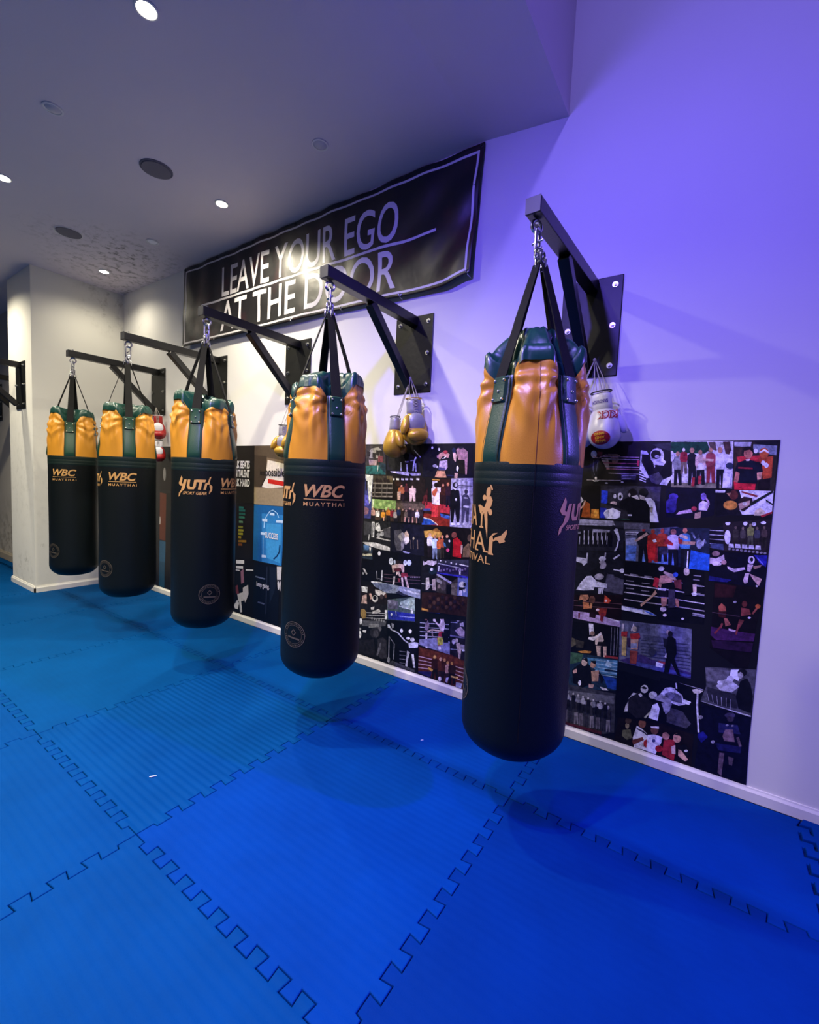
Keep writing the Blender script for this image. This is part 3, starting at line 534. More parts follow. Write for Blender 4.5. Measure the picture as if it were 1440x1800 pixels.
c|231c20 1649,1177,1809,1208,1811,1058,1660,1057|e4e0ea 1675,1177,1674,1173,1671,1169,1667,1168,1662,1168,1659,1171,1657,1176,1658,1179,1673,1182|e4e0ea 1733,1181,1732,1177,1730,1174,1726,1172,1722,1173,1719,1176,1718,1180,1719,1184,1721,1187,1725,1188,1729,1188,1732,1185|e4e0ea 1762,1181,1761,1177,1759,1174,1755,1172,1752,1173,1749,1176,1747,1180,1748,1184,1750,1187,1754,1188,1758,1188,1761,1185|e4e0ea 1794,1190,1793,1187,1790,1184,1786,1183,1781,1183,1778,1185,1776,1188,1777,1192,1780,1194,1785,1196,1789,1195,1792,1193|e0dcea 1680,1118,1680,1103,1677,1091,1672,1086,1666,1090,1661,1101,1658,1116,1659,1131,1662,1143,1667,1148,1673,1144,1678,1133|28241f 1690,1121,1706,1123,1710,1077,1704,1077,1699,1111,1699,1076,1693,1075|3a3430 1686,1148,1691,1153,1699,1154,1705,1150,1708,1130,1706,1119,1690,1117,1687,1128|6a5a50 1699,1161,1698,1156,1695,1154,1692,1155,1690,1160,1691,1165,1694,1167,1697,1166|28241f 1714,1120,1730,1122,1734,1077,1728,1076,1723,1110,1723,1076,1717,1075|4a4440 1711,1147,1716,1152,1723,1153,1729,1149,1732,1129,1730,1118,1715,1117,1711,1127|6a5a50 1723,1160,1723,1155,1720,1153,1716,1154,1715,1159,1716,1164,1719,1166,1722,1165|28241f 1738,1126,1753,1128,1758,1083,1752,1082,1747,1116,1747,1082,1741,1081|6c6a48 1734,1153,1740,1158,1747,1159,1753,1155,1755,1135,1754,1124,1738,1123,1735,1133|6a5a50 1747,1166,1746,1161,1743,1158,1740,1160,1738,1165,1739,1170,1742,1172,1745,1170|28241f 1762,1125,1777,1127,1781,1083,1776,1082,1770,1116,1770,1081,1765,1081|3c3c48 1758,1152,1763,1157,1771,1158,1776,1154,1779,1134,1777,1124,1762,1122,1759,1132|6a5a50 1771,1165,1770,1160,1767,1157,1764,1159,1762,1164,1763,1169,1766,1171,1769,1169|28241f 1785,1131,1800,1133,1804,1089,1798,1088,1793,1121,1793,1088,1788,1087|4a3c38 1781,1158,1786,1163,1793,1163,1799,1160,1802,1140,1800,1129,1785,1128,1782,1138|6a5a50 1793,1170,1793,1165,1790,1163,1787,1165,1785,1169,1786,1174,1789,1176,1792,1175|4a4a3c 1738,1135,1755,1136,1760,1090,1753,1089,1747,1124,1747,1089,1740,1088|8a8e50 1734,1162,1740,1168,1748,1168,1755,1164,1757,1144,1755,1133,1738,1131,1734,1142|8a7860 1748,1175,1747,1170,1744,1168,1741,1170,1739,1175,1740,1180,1743,1182,1746,1180|c4c0cc 1676,1090,1692,1090,1696,1074,1676,1073|c4c0cc 1699,1091,1715,1091,1719,1075,1699,1074|c4c0cc 1722,1092,1738,1092,1742,1075,1722,1075|c4c0cc 1745,1092,1760,1093,1764,1076,1745,1075|c4c0cc 1767,1093,1783,1093,1786,1077,1767,1076|8a8690 1686,1067,1683,1062,1678,1062,1675,1066,1677,1071,1683,1072|8a8690 1699,1067,1697,1062,1692,1061,1689,1066,1691,1071,1696,1071|8a8690 1713,1067,1711,1062,1705,1061,1702,1065,1705,1070,1710,1071|8a8690 1727,1066,1724,1061,1719,1061,1716,1065,1718,1070,1724,1071|8a8690 1740,1066,1738,1061,1732,1060,1729,1065,1732,1070,1737,1070|8a8690 1753,1066,1751,1061,1746,1060,1743,1064,1745,1069,1750,1070|8a8690 1766,1065,1764,1061,1759,1060,1756,1064,1758,1069,1763,1070|8a8690 1780,1065,1777,1060,1772,1060,1769,1064,1771,1069,1777,1069|8a8690 1793,1065,1790,1060,1785,1059,1782,1064,1785,1068,1790,1069|8a8690 1805,1065,1803,1060,1798,1059,1795,1063,1797,1068,1803,1069
c|08081a 1611,1051,1811,1057,1810,917,1638,918,1617,918|c8b4c4 1613,1020,1636,1019,1663,1040,1667,1017,1652,1004,1615,992|8a6a70 1649,1042,1647,1036,1642,1031,1636,1028,1628,1029,1623,1032,1620,1038,1622,1045,1627,1050,1633,1052,1636,1052,1641,1051,1646,1048|d8c4d0 1658,998,1656,993,1650,989,1642,987,1633,987,1627,989,1624,993,1626,998,1632,1002,1640,1005,1649,1005,1655,1002|b88a90 1675,1008,1674,1002,1671,998,1666,996,1661,997,1657,1000,1656,1005,1657,1010,1660,1014,1665,1016,1670,1016,1673,1012|c8b4c8 1678,991,1703,984,1737,996,1741,986,1704,969,1682,979|20208c 1765,1051,1809,1056,1808,1006,1789,1017|6a68c8 1775,1040,1798,1013,1800,1017,1777,1044|d0c4d4 1769,1031,1768,1022,1765,1016,1759,1013,1753,1014,1748,1020,1746,1028,1747,1036,1750,1043,1756,1046,1762,1045,1767,1039|14101e 1764,1032,1764,1027,1762,1024,1759,1022,1757,1023,1755,1026,1753,1030,1754,1035,1755,1039,1758,1041,1761,1040,1763,1036|c0a8b4 1747,1011,1766,1010,1758,979,1747,980|c8b0b8 1737,938,1742,970,1755,972,1753,931,1743,926|b89490 1755,972,1799,955,1791,924,1771,947|8a6a60 1766,1004,1794,1014,1790,1004,1770,991|1c1c64 1617,939,1699,935,1683,922,1617,918|dcd4dc 1788,923,1788,921,1787,919,1785,918,1783,918,1782,920,1781,922,1781,924,1782,926,1784,927,1786,927,1787,925
c|15151e 1032,977,1274,997,1283,785,1038,768|c0bece 1036,947,1103,946,1102,917,1091,906,1082,919,1037,927|b4b2c2 1102,974,1102,922,1108,922,1109,975|a09eb0 1187,986,1185,958,1191,958,1193,986|4a4858 1204,885,1280,866,1281,838,1282,792,1196,796|58566a 1212,882,1237,884,1234,870,1213,867|c8c6d4 1231,906,1278,902,1278,908,1232,912|d0cedc 1278,902,1277,901,1271,898,1265,899,1260,902,1258,907,1260,913,1264,917,1270,920,1276,919,1277,918|c4c2d0 1224,963,1251,986,1256,981,1231,958|b0aebc 1194,957,1192,950,1186,945,1178,942,1170,942,1164,946,1161,952,1163,959,1169,964,1177,967,1185,966,1191,962|8c8694 1198,927,1196,916,1190,907,1181,903,1172,905,1165,912,1161,922,1163,933,1169,942,1178,946,1187,945,1194,938|0e0e14 1153,941,1172,928,1166,903,1195,907,1182,889,1152,901|0e0e16 1168,879,1166,869,1158,860,1147,856,1136,857,1127,863,1124,872,1126,883,1134,891,1145,896,1156,895,1164,889|9a94a0 1191,867,1189,859,1181,852,1170,848,1159,848,1151,852,1147,860,1150,868,1157,875,1168,879,1179,879,1188,874|c4c2d4 1065,779,1082,817,1110,856,1132,862,1160,838,1208,834,1208,814,1151,808,1148,792,1100,781|b8b4c4 1169,807,1195,812,1191,779,1170,777|0e0e16 1185,802,1183,778,1187,778,1188,803
c|15090c 1036,747,1282,792,1284,628,1039,630|6a4a50 1037,716,1283,745,1283,747,1037,719|6a4a50 1039,692,1283,721,1283,724,1039,695|b07858 1123,763,1129,748,1115,729,1080,726,1087,756|101014 1076,725,1103,734,1097,705,1078,705|b87048 1100,722,1130,723,1136,696,1106,686|5a3a30 1159,745,1158,735,1153,726,1146,722,1138,724,1132,730,1129,739,1131,750,1135,758,1143,762,1150,761,1156,755|b07850 1137,722,1135,697,1145,697,1147,722|c04830 1201,777,1232,755,1222,737,1200,737|d8b8b0 1214,750,1214,747,1212,744,1209,742,1206,743,1204,745,1203,748,1203,751,1205,754,1208,755,1211,755,1213,753|8a3028 1169,703,1217,712,1212,672,1187,666|d8c0c8 1182,697,1181,694,1178,691,1174,689,1170,689,1167,691,1166,694,1166,697,1169,700,1173,702,1177,702,1180,700|1a0c10 1137,680,1171,687,1165,653,1135,651|a890b8 1041,666,1141,673,1278,662,1283,632,1146,629,1044,630|20101a 1137,676,1168,674,1166,651,1137,651|702028 1189,683,1208,687,1200,637,1188,646|581c28 1083,660,1092,662,1092,634,1085,632|d8d0e0 1223,659,1274,656,1275,662,1224,665
c|07070f 1281,959,1462,962,1599,958,1617,719,1437,701,1436,719,1283,710,1281,741,1282,843|c4bcc8 1281,889,1384,888,1384,893,1281,894|c4bcc8 1384,888,1467,890,1468,895,1384,893|c4bcc8 1467,890,1604,887,1604,891,1468,895|c4bcc8 1283,844,1387,845,1387,850,1284,850|c4bcc8 1387,845,1471,848,1471,853,1387,850|c4bcc8 1470,848,1607,846,1607,851,1471,853|c4bcc8 1286,804,1390,806,1390,811,1287,809|c4bcc8 1390,806,1473,810,1474,815,1390,811|c4bcc8 1473,810,1610,810,1610,814,1474,815|a49aa8 1289,770,1392,772,1393,777,1289,775|a49aa8 1392,772,1476,777,1476,782,1392,777|a49aa8 1476,777,1613,778,1612,783,1476,782|8a8492 1291,862,1325,863,1325,868,1291,866|8a8492 1359,862,1392,863,1392,867,1359,866|8a8492 1294,825,1328,827,1328,832,1294,830|8a8492 1358,825,1392,827,1392,831,1359,830|8a8492 1306,895,1340,896,1340,901,1306,900|8a8492 1367,895,1400,896,1400,901,1367,900|8a8492 1560,930,1589,931,1589,935,1560,934|8a8492 1555,911,1585,912,1585,916,1555,916|8a8492 1566,884,1596,885,1596,890,1566,889|8a8492 1563,851,1592,853,1592,857,1563,856|8a8492 1584,848,1607,849,1607,854,1584,852|b82838 1409,899,1429,898,1426,853,1406,857|c49078 1431,910,1456,917,1485,904,1480,888,1440,874,1439,855,1428,861|b8a090 1445,934,1484,925,1498,902,1492,897,1443,924|d8d4dc 1446,945,1444,939,1440,935,1434,932,1428,933,1423,936,1421,942,1423,947,1427,952,1433,954,1439,954,1443,950|3858b8 1502,926,1501,921,1498,916,1492,914,1487,914,1483,918,1481,923,1482,929,1486,933,1491,936,1496,935,1500,932|14101c 1420,844,1461,855,1470,820,1429,812|c89c80 1400,807,1417,840,1425,826,1386,777,1364,750,1360,761|a87860 1442,811,1467,815,1467,778,1448,767|d8d0dc 1426,853,1461,855,1459,844,1427,842|7a3838 1486,900,1516,905,1520,862,1495,865|c8b4b0 1544,947,1544,938,1540,931,1534,928,1528,929,1524,935,1522,944,1522,953,1526,960,1540,960,1542,956|08080e 1515,919,1560,930,1560,883,1557,843,1534,839|c8b0a8 1560,891,1574,897,1577,861,1565,856|d8d4dc 1580,851,1579,847,1576,843,1571,841,1566,841,1562,843,1560,847,1561,852,1565,856,1570,858,1575,858,1579,855|3a3440 1470,853,1495,857,1501,774,1474,768|a87058 1498,814,1511,816,1517,777,1504,782|c4b8b0 1468,760,1467,754,1462,749,1456,746,1450,746,1445,749,1443,755,1444,761,1448,766,1455,768,1461,768,1466,765|d8ccc4 1472,733,1471,729,1468,725,1464,724,1460,724,1457,726,1456,729,1456,733,1459,736,1463,738,1467,738,1471,736|d8d8e8 1281,739,1395,737,1432,722,1400,717,1282,720|4068c8 1369,736,1399,734,1432,722,1409,721|8888c0 1307,735,1368,734,1369,738,1307,739|9c98a8 1569,759,1614,758,1614,765,1570,766|7c7890 1570,751,1615,752,1614,756,1570,756|c8c0c0 1540,731,1540,728,1538,726,1535,724,1532,724,1529,726,1528,728,1529,731,1531,733,1534,734,1537,734,1539,733
c|0c070c 1638,918,1810,917,1807,889,1782,539,1668,606,1644,621,1642,799|2a1014 1639,911,1717,911,1710,861,1644,849|a05040 1661,810,1671,828,1686,815,1690,795,1665,790|3c1418 1660,788,1691,791,1690,767,1667,765|98544c 1684,765,1696,764,1711,740,1693,729|803c3c 1677,741,1671,715,1678,713,1684,739|5a2824 1759,841,1758,834,1755,829,1751,826,1746,827,1743,831,1741,838,1742,845,1744,850,1749,853,1753,852,1757,848|7a3834 1740,822,1767,821,1775,799,1743,785|6a3430 1737,770,1755,770,1740,729,1732,727|8a4840 1782,801,1802,842,1797,846,1777,805|a0502c 1804,840,1803,835,1800,831,1796,829,1791,829,1788,832,1786,837,1787,842,1790,846,1794,848,1799,847,1802,845|4a3840 1641,779,1738,781,1738,784,1641,782,1641,781|8a8490 1723,843,1722,840,1720,838,1718,837,1715,837,1712,838,1711,841,1712,843,1714,845,1717,847,1720,847,1722,845|d8ccd4 1776,785,1775,783,1773,781,1771,780,1768,780,1766,781,1765,783,1766,785,1767,787,1770,788,1773,788,1775,787|3c1c48 1642,717,1732,717,1795,720,1793,687,1664,662,1643,679|c8a8c0 1704,723,1730,720,1727,712,1705,714|7c3038 1674,727,1654,691,1659,686,1679,723|8a3c3c 1735,750,1728,703,1734,702,1741,749|24102c 1647,658,1792,680,1789,638,1656,624
c|0a0a0e 1040,609,1283,631,1283,472,1156,458,1047,455|d4d0dc 1158,620,1164,583,1145,558,1137,618|787684 1243,622,1247,483,1250,483,1245,622|787684 1257,625,1261,486,1264,487,1259,625|787684 1269,628,1274,490,1276,490,1272,628|c8b4a4 1171,560,1199,587,1213,550,1204,516,1174,520|d8d0cc 1142,549,1179,562,1195,587,1200,575,1166,535,1139,536|8a7060 1168,574,1167,568,1163,562,1158,559,1153,560,1149,563,1147,569,1148,575,1151,581,1156,583,1162,583,1166,580|c8ac94 1178,513,1200,519,1204,463,1189,462|c8a890 1211,518,1228,522,1230,466,1218,465|14100e 1188,536,1217,543,1229,522,1182,514|5a5440 1050,527,1074,524,1084,494,1054,469|38342c 1078,521,1121,519,1119,486,1085,481|b87c38 1094,461,1128,476,1160,478,1155,468,1110,458|8a3030 1222,476,1283,482,1283,472,1223,465
c|5c5e78 1277,665,1492,686,1572,689,1586,462,1509,462,1288,461|4a4c66 1315,665,1409,673,1412,628,1318,619|6c6e8a 1492,686,1495,648,1431,642,1428,680|44465e 1380,618,1490,629,1491,607,1382,596|50526c 1376,583,1473,593,1475,571,1377,560|4a4c66 1398,557,1475,566,1477,544,1399,535|6c6e8a 1495,638,1557,644,1559,619,1497,613|44465e 1505,596,1566,603,1568,581,1507,574|343650 1375,589,1571,615,1571,618,1375,592|343650 1376,574,1572,599,1572,602,1376,577|343650 1377,560,1574,583,1574,586,1377,563|343650 1378,545,1575,567,1575,570,1378,548|343650 1379,531,1576,552,1576,555,1380,534|343650 1380,516,1577,536,1577,539,1381,520|343650 1382,502,1578,520,1578,523,1382,505|343650 1383,488,1580,504,1580,507,1383,491|3a2c60 1291,470,1380,522,1477,498,1584,491,1585,479,1586,466,1500,462,1335,461|44488c 1363,482,1482,484,1585,480,1585,478,1585,470,1413,461,1365,461|803038 1454,511,1486,512,1484,500,1455,500|c0b8c4 1288,652,1299,654,1298,618,1289,612|a83030 1289,612,1315,619,1314,591,1289,589|b09860 1293,590,1314,591,1317,497,1298,496|c4bcc8 1328,626,1339,667,1344,645,1332,623|b0a098 1355,640,1354,632,1351,626,1346,623,1340,624,1336,628,1334,635,1335,642,1338,648,1344,651,1349,650,1353,646|9a2828 1326,609,1366,623,1371,601,1355,585,1331,587|b08878 1331,583,1365,592,1365,541,1335,537|8a90b0 1333,564,1360,571,1361,548,1335,541|803830 1332,529,1366,534,1364,471,1336,467|30203c 1314,587,1327,590,1331,544,1320,545|2a2c40 1441,549,1440,539,1434,531,1427,526,1418,527,1412,532,1409,541,1410,551,1416,559,1424,564,1432,563,1438,558|d8d8e8 1445,503,1474,503,1472,482,1445,482|08080c 1483,635,1495,642,1515,628,1523,563,1516,539,1546,465,1534,465,1505,517,1499,467,1482,462,1480,462,1483,553,1476,596|b8a8a4 1491,656,1490,650,1488,645,1484,642,1480,643,1477,647,1475,652,1476,658,1479,663,1482,666,1486,665,1489,662|14141c 1465,623,1484,621,1478,578,1471,584|16161c 1501,651,1500,643,1497,637,1493,634,1488,635,1484,639,1482,646,1483,654,1486,660,1490,663,1495,662,1499,658|e0dce0 1476,536,1484,557,1485,531
c|1c3040 1035,447,1282,468,1286,313,1041,249,1036,316|3a5a40 1051,447,1075,450,1121,454,1113,413,1052,380|4a7c9c 1142,442,1282,464,1282,460,1284,389,1214,376,1152,408|b0ccd8 1225,424,1238,456,1257,437,1255,420|0e2038 1226,412,1283,413,1284,405,1227,396|1c3c88 1218,373,1283,372,1286,321,1286,317,1248,313|98b8c8 1180,438,1281,448,1282,452,1180,442|98b8c8 1181,420,1283,431,1283,434,1181,424|98b8c8 1182,403,1283,413,1283,417,1182,406|98b8c8 1183,385,1284,396,1284,400,1184,389|98b8c8 1185,367,1284,379,1284,383,1185,371|0a0a10 1073,360,1117,410,1152,408,1169,379,1170,314,1130,280,1082,291|d0b4a4 1144,418,1143,408,1138,399,1131,395,1124,395,1118,401,1116,410,1117,420,1122,429,1129,434,1136,433,1142,427|100c0c 1116,427,1142,438,1143,418,1127,426|a8806c 1185,417,1184,408,1180,400,1173,396,1167,396,1161,401,1159,410,1160,419,1164,427,1171,431,1178,431,1183,425|0c0a0c 1158,430,1184,437,1185,417,1170,421|b08870 1165,378,1202,393,1202,336,1173,327|101018 1202,389,1227,355,1217,328,1204,365|c89c8c 1076,353,1094,371,1098,351,1082,342|a88880 1159,310,1185,314,1179,292,1160,290|d8d4e0 1122,303,1122,296,1119,290,1116,287,1112,288,1109,292,1107,299,1108,306,1110,312,1114,315,1118,314,1121,310|e0d8d8 1211,310,1241,311,1252,304,1226,297
c|34343c 1039,274,1285,296,1292,100,1236,71,1045,60|5a5a64 1041,240,1279,282,1282,243,1043,207|58525c 1044,140,1063,146,1068,77,1061,75,1054,126,1055,73,1048,70|15151c 1042,184,1046,190,1054,193,1062,188,1065,158,1063,141,1044,134,1043,139|908a94 1057,205,1055,197,1050,192,1044,193,1041,200,1043,208,1049,212,1054,211|2c2a34 1069,142,1088,148,1093,79,1086,77,1080,128,1080,75,1073,72|20202a 1065,183,1071,192,1080,195,1087,190,1090,160,1088,142,1070,136,1066,152|908a94 1082,206,1081,198,1075,193,1070,194,1067,201,1069,209,1074,214,1080,212|706a74 1098,145,1116,151,1122,83,1115,80,1109,131,1109,78,1102,76|2a2830 1094,185,1100,194,1108,197,1115,192,1119,163,1117,145,1099,139,1095,155|908a94 1111,208,1109,201,1104,196,1098,197,1096,203,1097,211,1103,216,1108,215|58525c 1122,146,1140,152,1145,85,1139,82,1132,133,1133,80,1126,77|15151c 1117,186,1123,195,1132,198,1139,194,1142,164,1140,147,1122,141,1118,156|908a94 1134,209,1133,202,1128,197,1122,198,1119,204,1121,212,1126,217,1132,216|2c2a34 1147,148,1164,154,1170,87,1163,84,1157,135,1157,82,1151,80|20202a 1142,188,1148,197,1157,200,1163,195,1166,166,1165,149,1147,142,1143,158|908a94 1159,211,1157,203,1152,198,1147,199,1144,206,1146,214,1151,218,1156,217|706a74 1175,151,1193,157,1198,90,1191,88,1185,138,1186,86,1179,83|2a2830 1171,191,1176,200,1185,202,1191,198,1194,169,1193,152,1175,146,1172,161|908a94 1187,213,1185,206,1180,201,1175,202,1172,209,1174,216,1179,221,1184,220|58525c 1205,154,1222,160,1227,94,1221,92,1214,141,1215,90,1208,87|15151c 1200,194,1206,203,1214,206,1221,201,1224,172,1222,155,1205,149,1201,164|908a94 1216,217,1215,209,1210,204,1205,205,1202,212,1204,219,1208,224,1214,223|2c2a34 1228,156,1245,162,1251,96,1244,94,1238,143,1238,92,1232,89|20202a 1224,195,1229,204,1237,207,1244,202,1247,174,1245,157,1228,151,1225,166|908a94 1240,218,1238,210,1233,205,1228,207,1225,213,1227,221,1232,225,1237,224|706a74 1252,158,1269,164,1274,98,1268,96,1262,145,1262,94,1256,92|2a2830 1248,197,1253,206,1261,208,1268,204,1271,175,1269,159,1252,153,1249,168|908a94 1263,219,1262,212,1257,207,1252,208,1249,214,1251,222,1256,227,1261,226|18181f 1054,197,1069,202,1072,160,1067,158,1062,189,1062,157,1056,155|9a98a4 1051,222,1056,228,1063,230,1068,227,1071,209,1069,198,1054,194,1051,203|b8b4bc 1064,237,1063,232,1059,229,1056,230,1054,234,1055,238,1059,241,1062,241|18181f 1084,198,1098,203,1102,162,1096,160,1092,191,1091,158,1086,156|101018 1081,223,1085,229,1092,231,1098,228,1100,210,1098,200,1084,195,1081,204|b8b4bc 1093,237,1092,232,1089,230,1085,230,1084,234,1085,239,1088,242,1091,241|18181f 1107,197,1122,202,1125,161,1120,159,1115,190,1115,158,1110,156|70707c 1104,222,1109,228,1116,230,1121,227,1123,209,1122,199,1108,194,1105,203|b8b4bc 1117,236,1116,232,1113,229,1109,229,1107,233,1109,238,1112,241,1115,240|18181f 1132,197,1146,202,1150,161,1145,159,1140,190,1140,158,1134,156|9a98a4 1129,221,1134,227,1141,229,1146,227,1148,209,1147,199,1133,194,1130,203|b8b4bc 1141,236,1140,231,1137,228,1134,229,1132,233,1133,238,1136,241,1140,240|18181f 1157,197,1171,202,1175,161,1169,159,1165,190,1165,158,1159,156|101018 1154,221,1159,227,1165,229,1171,227,1173,209,1171,198,1157,194,1155,203|b8b4bc 1166,236,1165,231,1162,228,1159,229,1157,233,1158,237,1161,240,1165,239|18181f 1183,198,1197,202,1201,162,1195,160,1191,190,1191,158,1186,157|70707c 1180,221,1185,227,1191,229,1197,227,1199,209,1197,199,1184,194,1181,203|b8b4bc 1192,236,1191,231,1188,228,1185,229,1183,233,1184,238,1187,240,1191,240|18181f 1215,200,1228,204,1231,164,1226,163,1222,192,1222,161,1217,159|9a98a4 1212,224,1216,229,1222,231,1228,229,1230,211,1228,201,1215,197,1212,205|b8b4bc 1223,238,1222,233,1219,230,1216,231,1214,235,1215,239,1218,242,1222,241|18181f 1238,200,1251,204,1255,164,1250,163,1246,192,1245,161,1240,159|101018 1235,223,1240,229,1246,231,1251,228,1253,211,1252,201,1238,196,1236,205|b8b4bc 1247,237,1246,233,1243,230,1240,231,1238,234,1239,239,1242,242,1245,241|481c24 1045,73,1235,87,1236,71,1046,60,1045,66
c|06060d 1282,420,1512,414,1529,413,1543,234,1312,92,1286,229|c8c4cc 1422,364,1421,353,1415,344,1408,339,1400,339,1394,345,1391,354,1392,365,1398,374,1405,379,1413,379,1419,373|0a0a10 1393,362,1404,372,1420,367,1411,359,1399,358|1c1a22 1341,283,1359,324,1388,337,1408,323,1423,317,1445,303,1432,236,1386,205,1347,228|b0aeba 1341,288,1361,327,1377,327,1354,305|b4b0ba 1333,252,1343,277,1344,227,1328,221|c0bcc8 1393,335,1402,324,1393,314,1383,325|b4b2b8 1461,347,1459,337,1454,329,1445,323,1436,323,1429,327,1426,335,1428,345,1434,354,1442,359,1451,359,1458,355|8a8896 1446,325,1476,358,1518,341,1520,314,1488,321,1461,322|dcdae8 1446,293,1465,310,1476,286,1472,225,1433,226|c4c2d4 1473,357,1491,391,1513,401,1530,399,1530,395,1532,379,1488,359|6c6a84 1488,362,1515,381,1532,370,1532,369,1518,341|8c8a9c 1480,315,1519,331,1516,286,1501,267|a8a898 1415,223,1442,267,1437,248,1421,218|3c3a44 1506,269,1522,288,1540,273,1542,247,1509,235
c|120c0c 1306,184,1543,227,1616,220,1618,55,1539,60,1384,62,1295,56|5c5a44 1329,127,1362,143,1372,104,1351,85,1328,98|8a7c60 1356,159,1355,152,1353,145,1348,142,1344,142,1340,146,1339,153,1339,160,1342,167,1346,170,1351,170,1354,166|3a2c24 1364,187,1362,178,1358,169,1351,165,1345,165,1339,169,1337,177,1338,187,1340,190,1361,194|dcd8e4 1375,105,1388,171,1410,164,1433,148,1436,64,1384,58|7a4c3c 1425,195,1424,183,1419,173,1412,168,1404,168,1397,174,1394,184,1396,195,1399,201,1422,205|181c30 1388,154,1419,147,1421,154,1390,160|181c30 1419,148,1435,136,1438,142,1422,153|6a3830 1372,93,1416,124,1423,113,1380,71|a82830 1448,104,1447,94,1442,85,1436,80,1430,80,1424,85,1422,94,1423,105,1427,113,1433,119,1440,118,1445,113|dcd8e6 1436,142,1462,155,1497,155,1494,126,1475,62,1436,64|6c4638 1479,183,1478,172,1473,162,1465,157,1457,156,1450,162,1447,171,1449,182,1454,192,1462,197,1470,198,1477,192|e0dcd8 1445,189,1479,200,1480,190,1448,182|404070 1470,127,1470,123,1467,119,1463,116,1460,116,1457,118,1455,121,1456,126,1459,130,1462,132,1466,133,1469,131|a8242c 1502,101,1501,92,1496,84,1488,79,1480,78,1474,82,1472,89,1473,98,1478,106,1486,111,1494,112,1500,108|a02830 1504,143,1532,157,1539,60,1501,72|b88070 1525,172,1524,161,1519,152,1512,147,1505,147,1499,152,1496,161,1497,172,1502,182,1509,187,1517,187,1523,182|160e0e 1493,174,1503,195,1526,190,1528,173,1510,184|a02830 1532,154,1543,162,1552,120,1550,61,1539,60|c08c74 1570,179,1569,166,1564,156,1556,150,1548,150,1542,156,1539,167,1540,180,1545,190,1553,196,1561,196,1567,190|100c0e 1541,188,1562,200,1572,180,1563,187,1547,184|d0b0a4 1534,124,1550,137,1554,94,1539,92|0c0c12 1561,138,1588,158,1606,135,1604,94,1570,100|b89080 1563,121,1574,122,1604,90,1594,76,1565,91|c8c8d0 1600,129,1599,126,1597,123,1593,121,1590,120,1587,121,1586,124,1587,127,1589,130,1593,132,1596,133,1599,132
c|08080f 1465,434,1636,428,1647,374,1641,227,1609,211,1504,217|9896a8 1538,431,1637,424,1636,428|c4c2d2 1477,368,1495,393,1525,398,1560,377,1565,356,1574,337,1549,324,1488,331,1482,340|565468 1483,348,1522,383,1557,372,1563,338,1522,338|7c7a90 1489,322,1523,324,1514,285,1493,277,1491,288|3c3a48 1517,304,1566,303,1602,257,1586,229,1549,229,1507,232|d4d2e0 1565,361,1595,357,1589,342,1570,340|c0bece 1528,425,1533,400,1538,402,1533,428|b8b6c6 1612,416,1615,346,1622,348,1619,418|b8b6c6 1615,346,1630,227,1637,230,1622,349|c0b8b4 1594,415,1611,424,1636,421,1623,406,1602,400|8a8690 1644,299,1640,294,1636,291,1631,291,1627,293,1625,296,1626,301,1630,306,1634,308,1639,309,1643,307,1644,305
c|44444e 1635,532,1812,570,1809,361,1629,373,1645,448|e0e0ea 1726,545,1758,554,1756,503,1725,515|5c5a66 1635,528,1723,540,1714,490,1643,469|0a0a12 1762,505,1784,524,1798,499,1809,453,1808,377,1765,384,1752,434|14141a 1782,548,1780,540,1775,532,1767,528,1759,527,1753,532,1750,539,1751,548,1757,556,1765,560,1773,560,1779,556|a8a4ac 1770,533,1769,525,1766,519,1762,516,1757,516,1753,520,1751,527,1752,534,1755,540,1759,544,1764,543,1768,539|a8a6b4 1679,458,1697,486,1719,505,1761,480,1737,447,1697,443|c8c6d4 1706,482,1704,477,1701,472,1695,469,1689,469,1685,471,1683,475,1684,480,1688,485,1694,487,1699,488,1704,486|b8b6c4 1741,509,1739,502,1735,495,1729,491,1722,491,1717,495,1715,501,1716,509,1720,516,1727,519,1733,519,1738,516|23232c 1649,445,1751,443,1762,383,1695,377,1653,389|7c7a88 1650,414,1659,382,1661,384,1652,416|7c7a88 1667,415,1675,381,1677,382,1669,416|7c7a88 1684,415,1691,379,1693,380,1687,416|7c7a88 1701,415,1706,377,1708,378,1704,416|7c7a88 1718,416,1722,376,1724,377,1721,417|7c7a88 1735,416,1737,374,1739,375,1737,417|b0aebc 1779,363,1809,362,1809,368,1630,374,1630,373
c|07071a 1634,361,1809,361,1817,59,1629,56,1637,230|1a1a6c 1632,223,1650,239,1669,220,1647,185,1631,206|3a3450 1757,351,1755,344,1749,337,1740,332,1730,331,1723,333,1720,338,1722,345,1729,352,1738,357,1747,359,1754,356|342c3c 1753,333,1752,326,1748,320,1743,316,1737,316,1732,319,1730,325,1731,332,1735,338,1741,341,1746,341,1751,338|20204c 1702,297,1768,312,1781,275,1705,255|8c88a0 1737,299,1737,297,1735,295,1733,293,1730,293,1728,294,1727,296,1728,298,1729,300,1732,302,1735,302,1737,301|8c88a0 1755,303,1754,301,1753,299,1751,298,1748,297,1747,298,1746,300,1746,302,1748,305,1750,306,1752,306,1754,305|705864 1727,276,1753,286,1764,234,1728,224,1720,243|181848 1695,203,1788,222,1787,192,1711,175|5c4a58 1715,167,1732,170,1730,64,1715,75|4c3e4c 1746,162,1766,162,1763,126,1752,126|8c88a0 1695,207,1694,203,1692,200,1689,197,1685,197,1683,199,1681,202,1682,206,1684,210,1688,213,1691,213,1694,211|584858 1768,255,1781,218,1789,224,1776,262
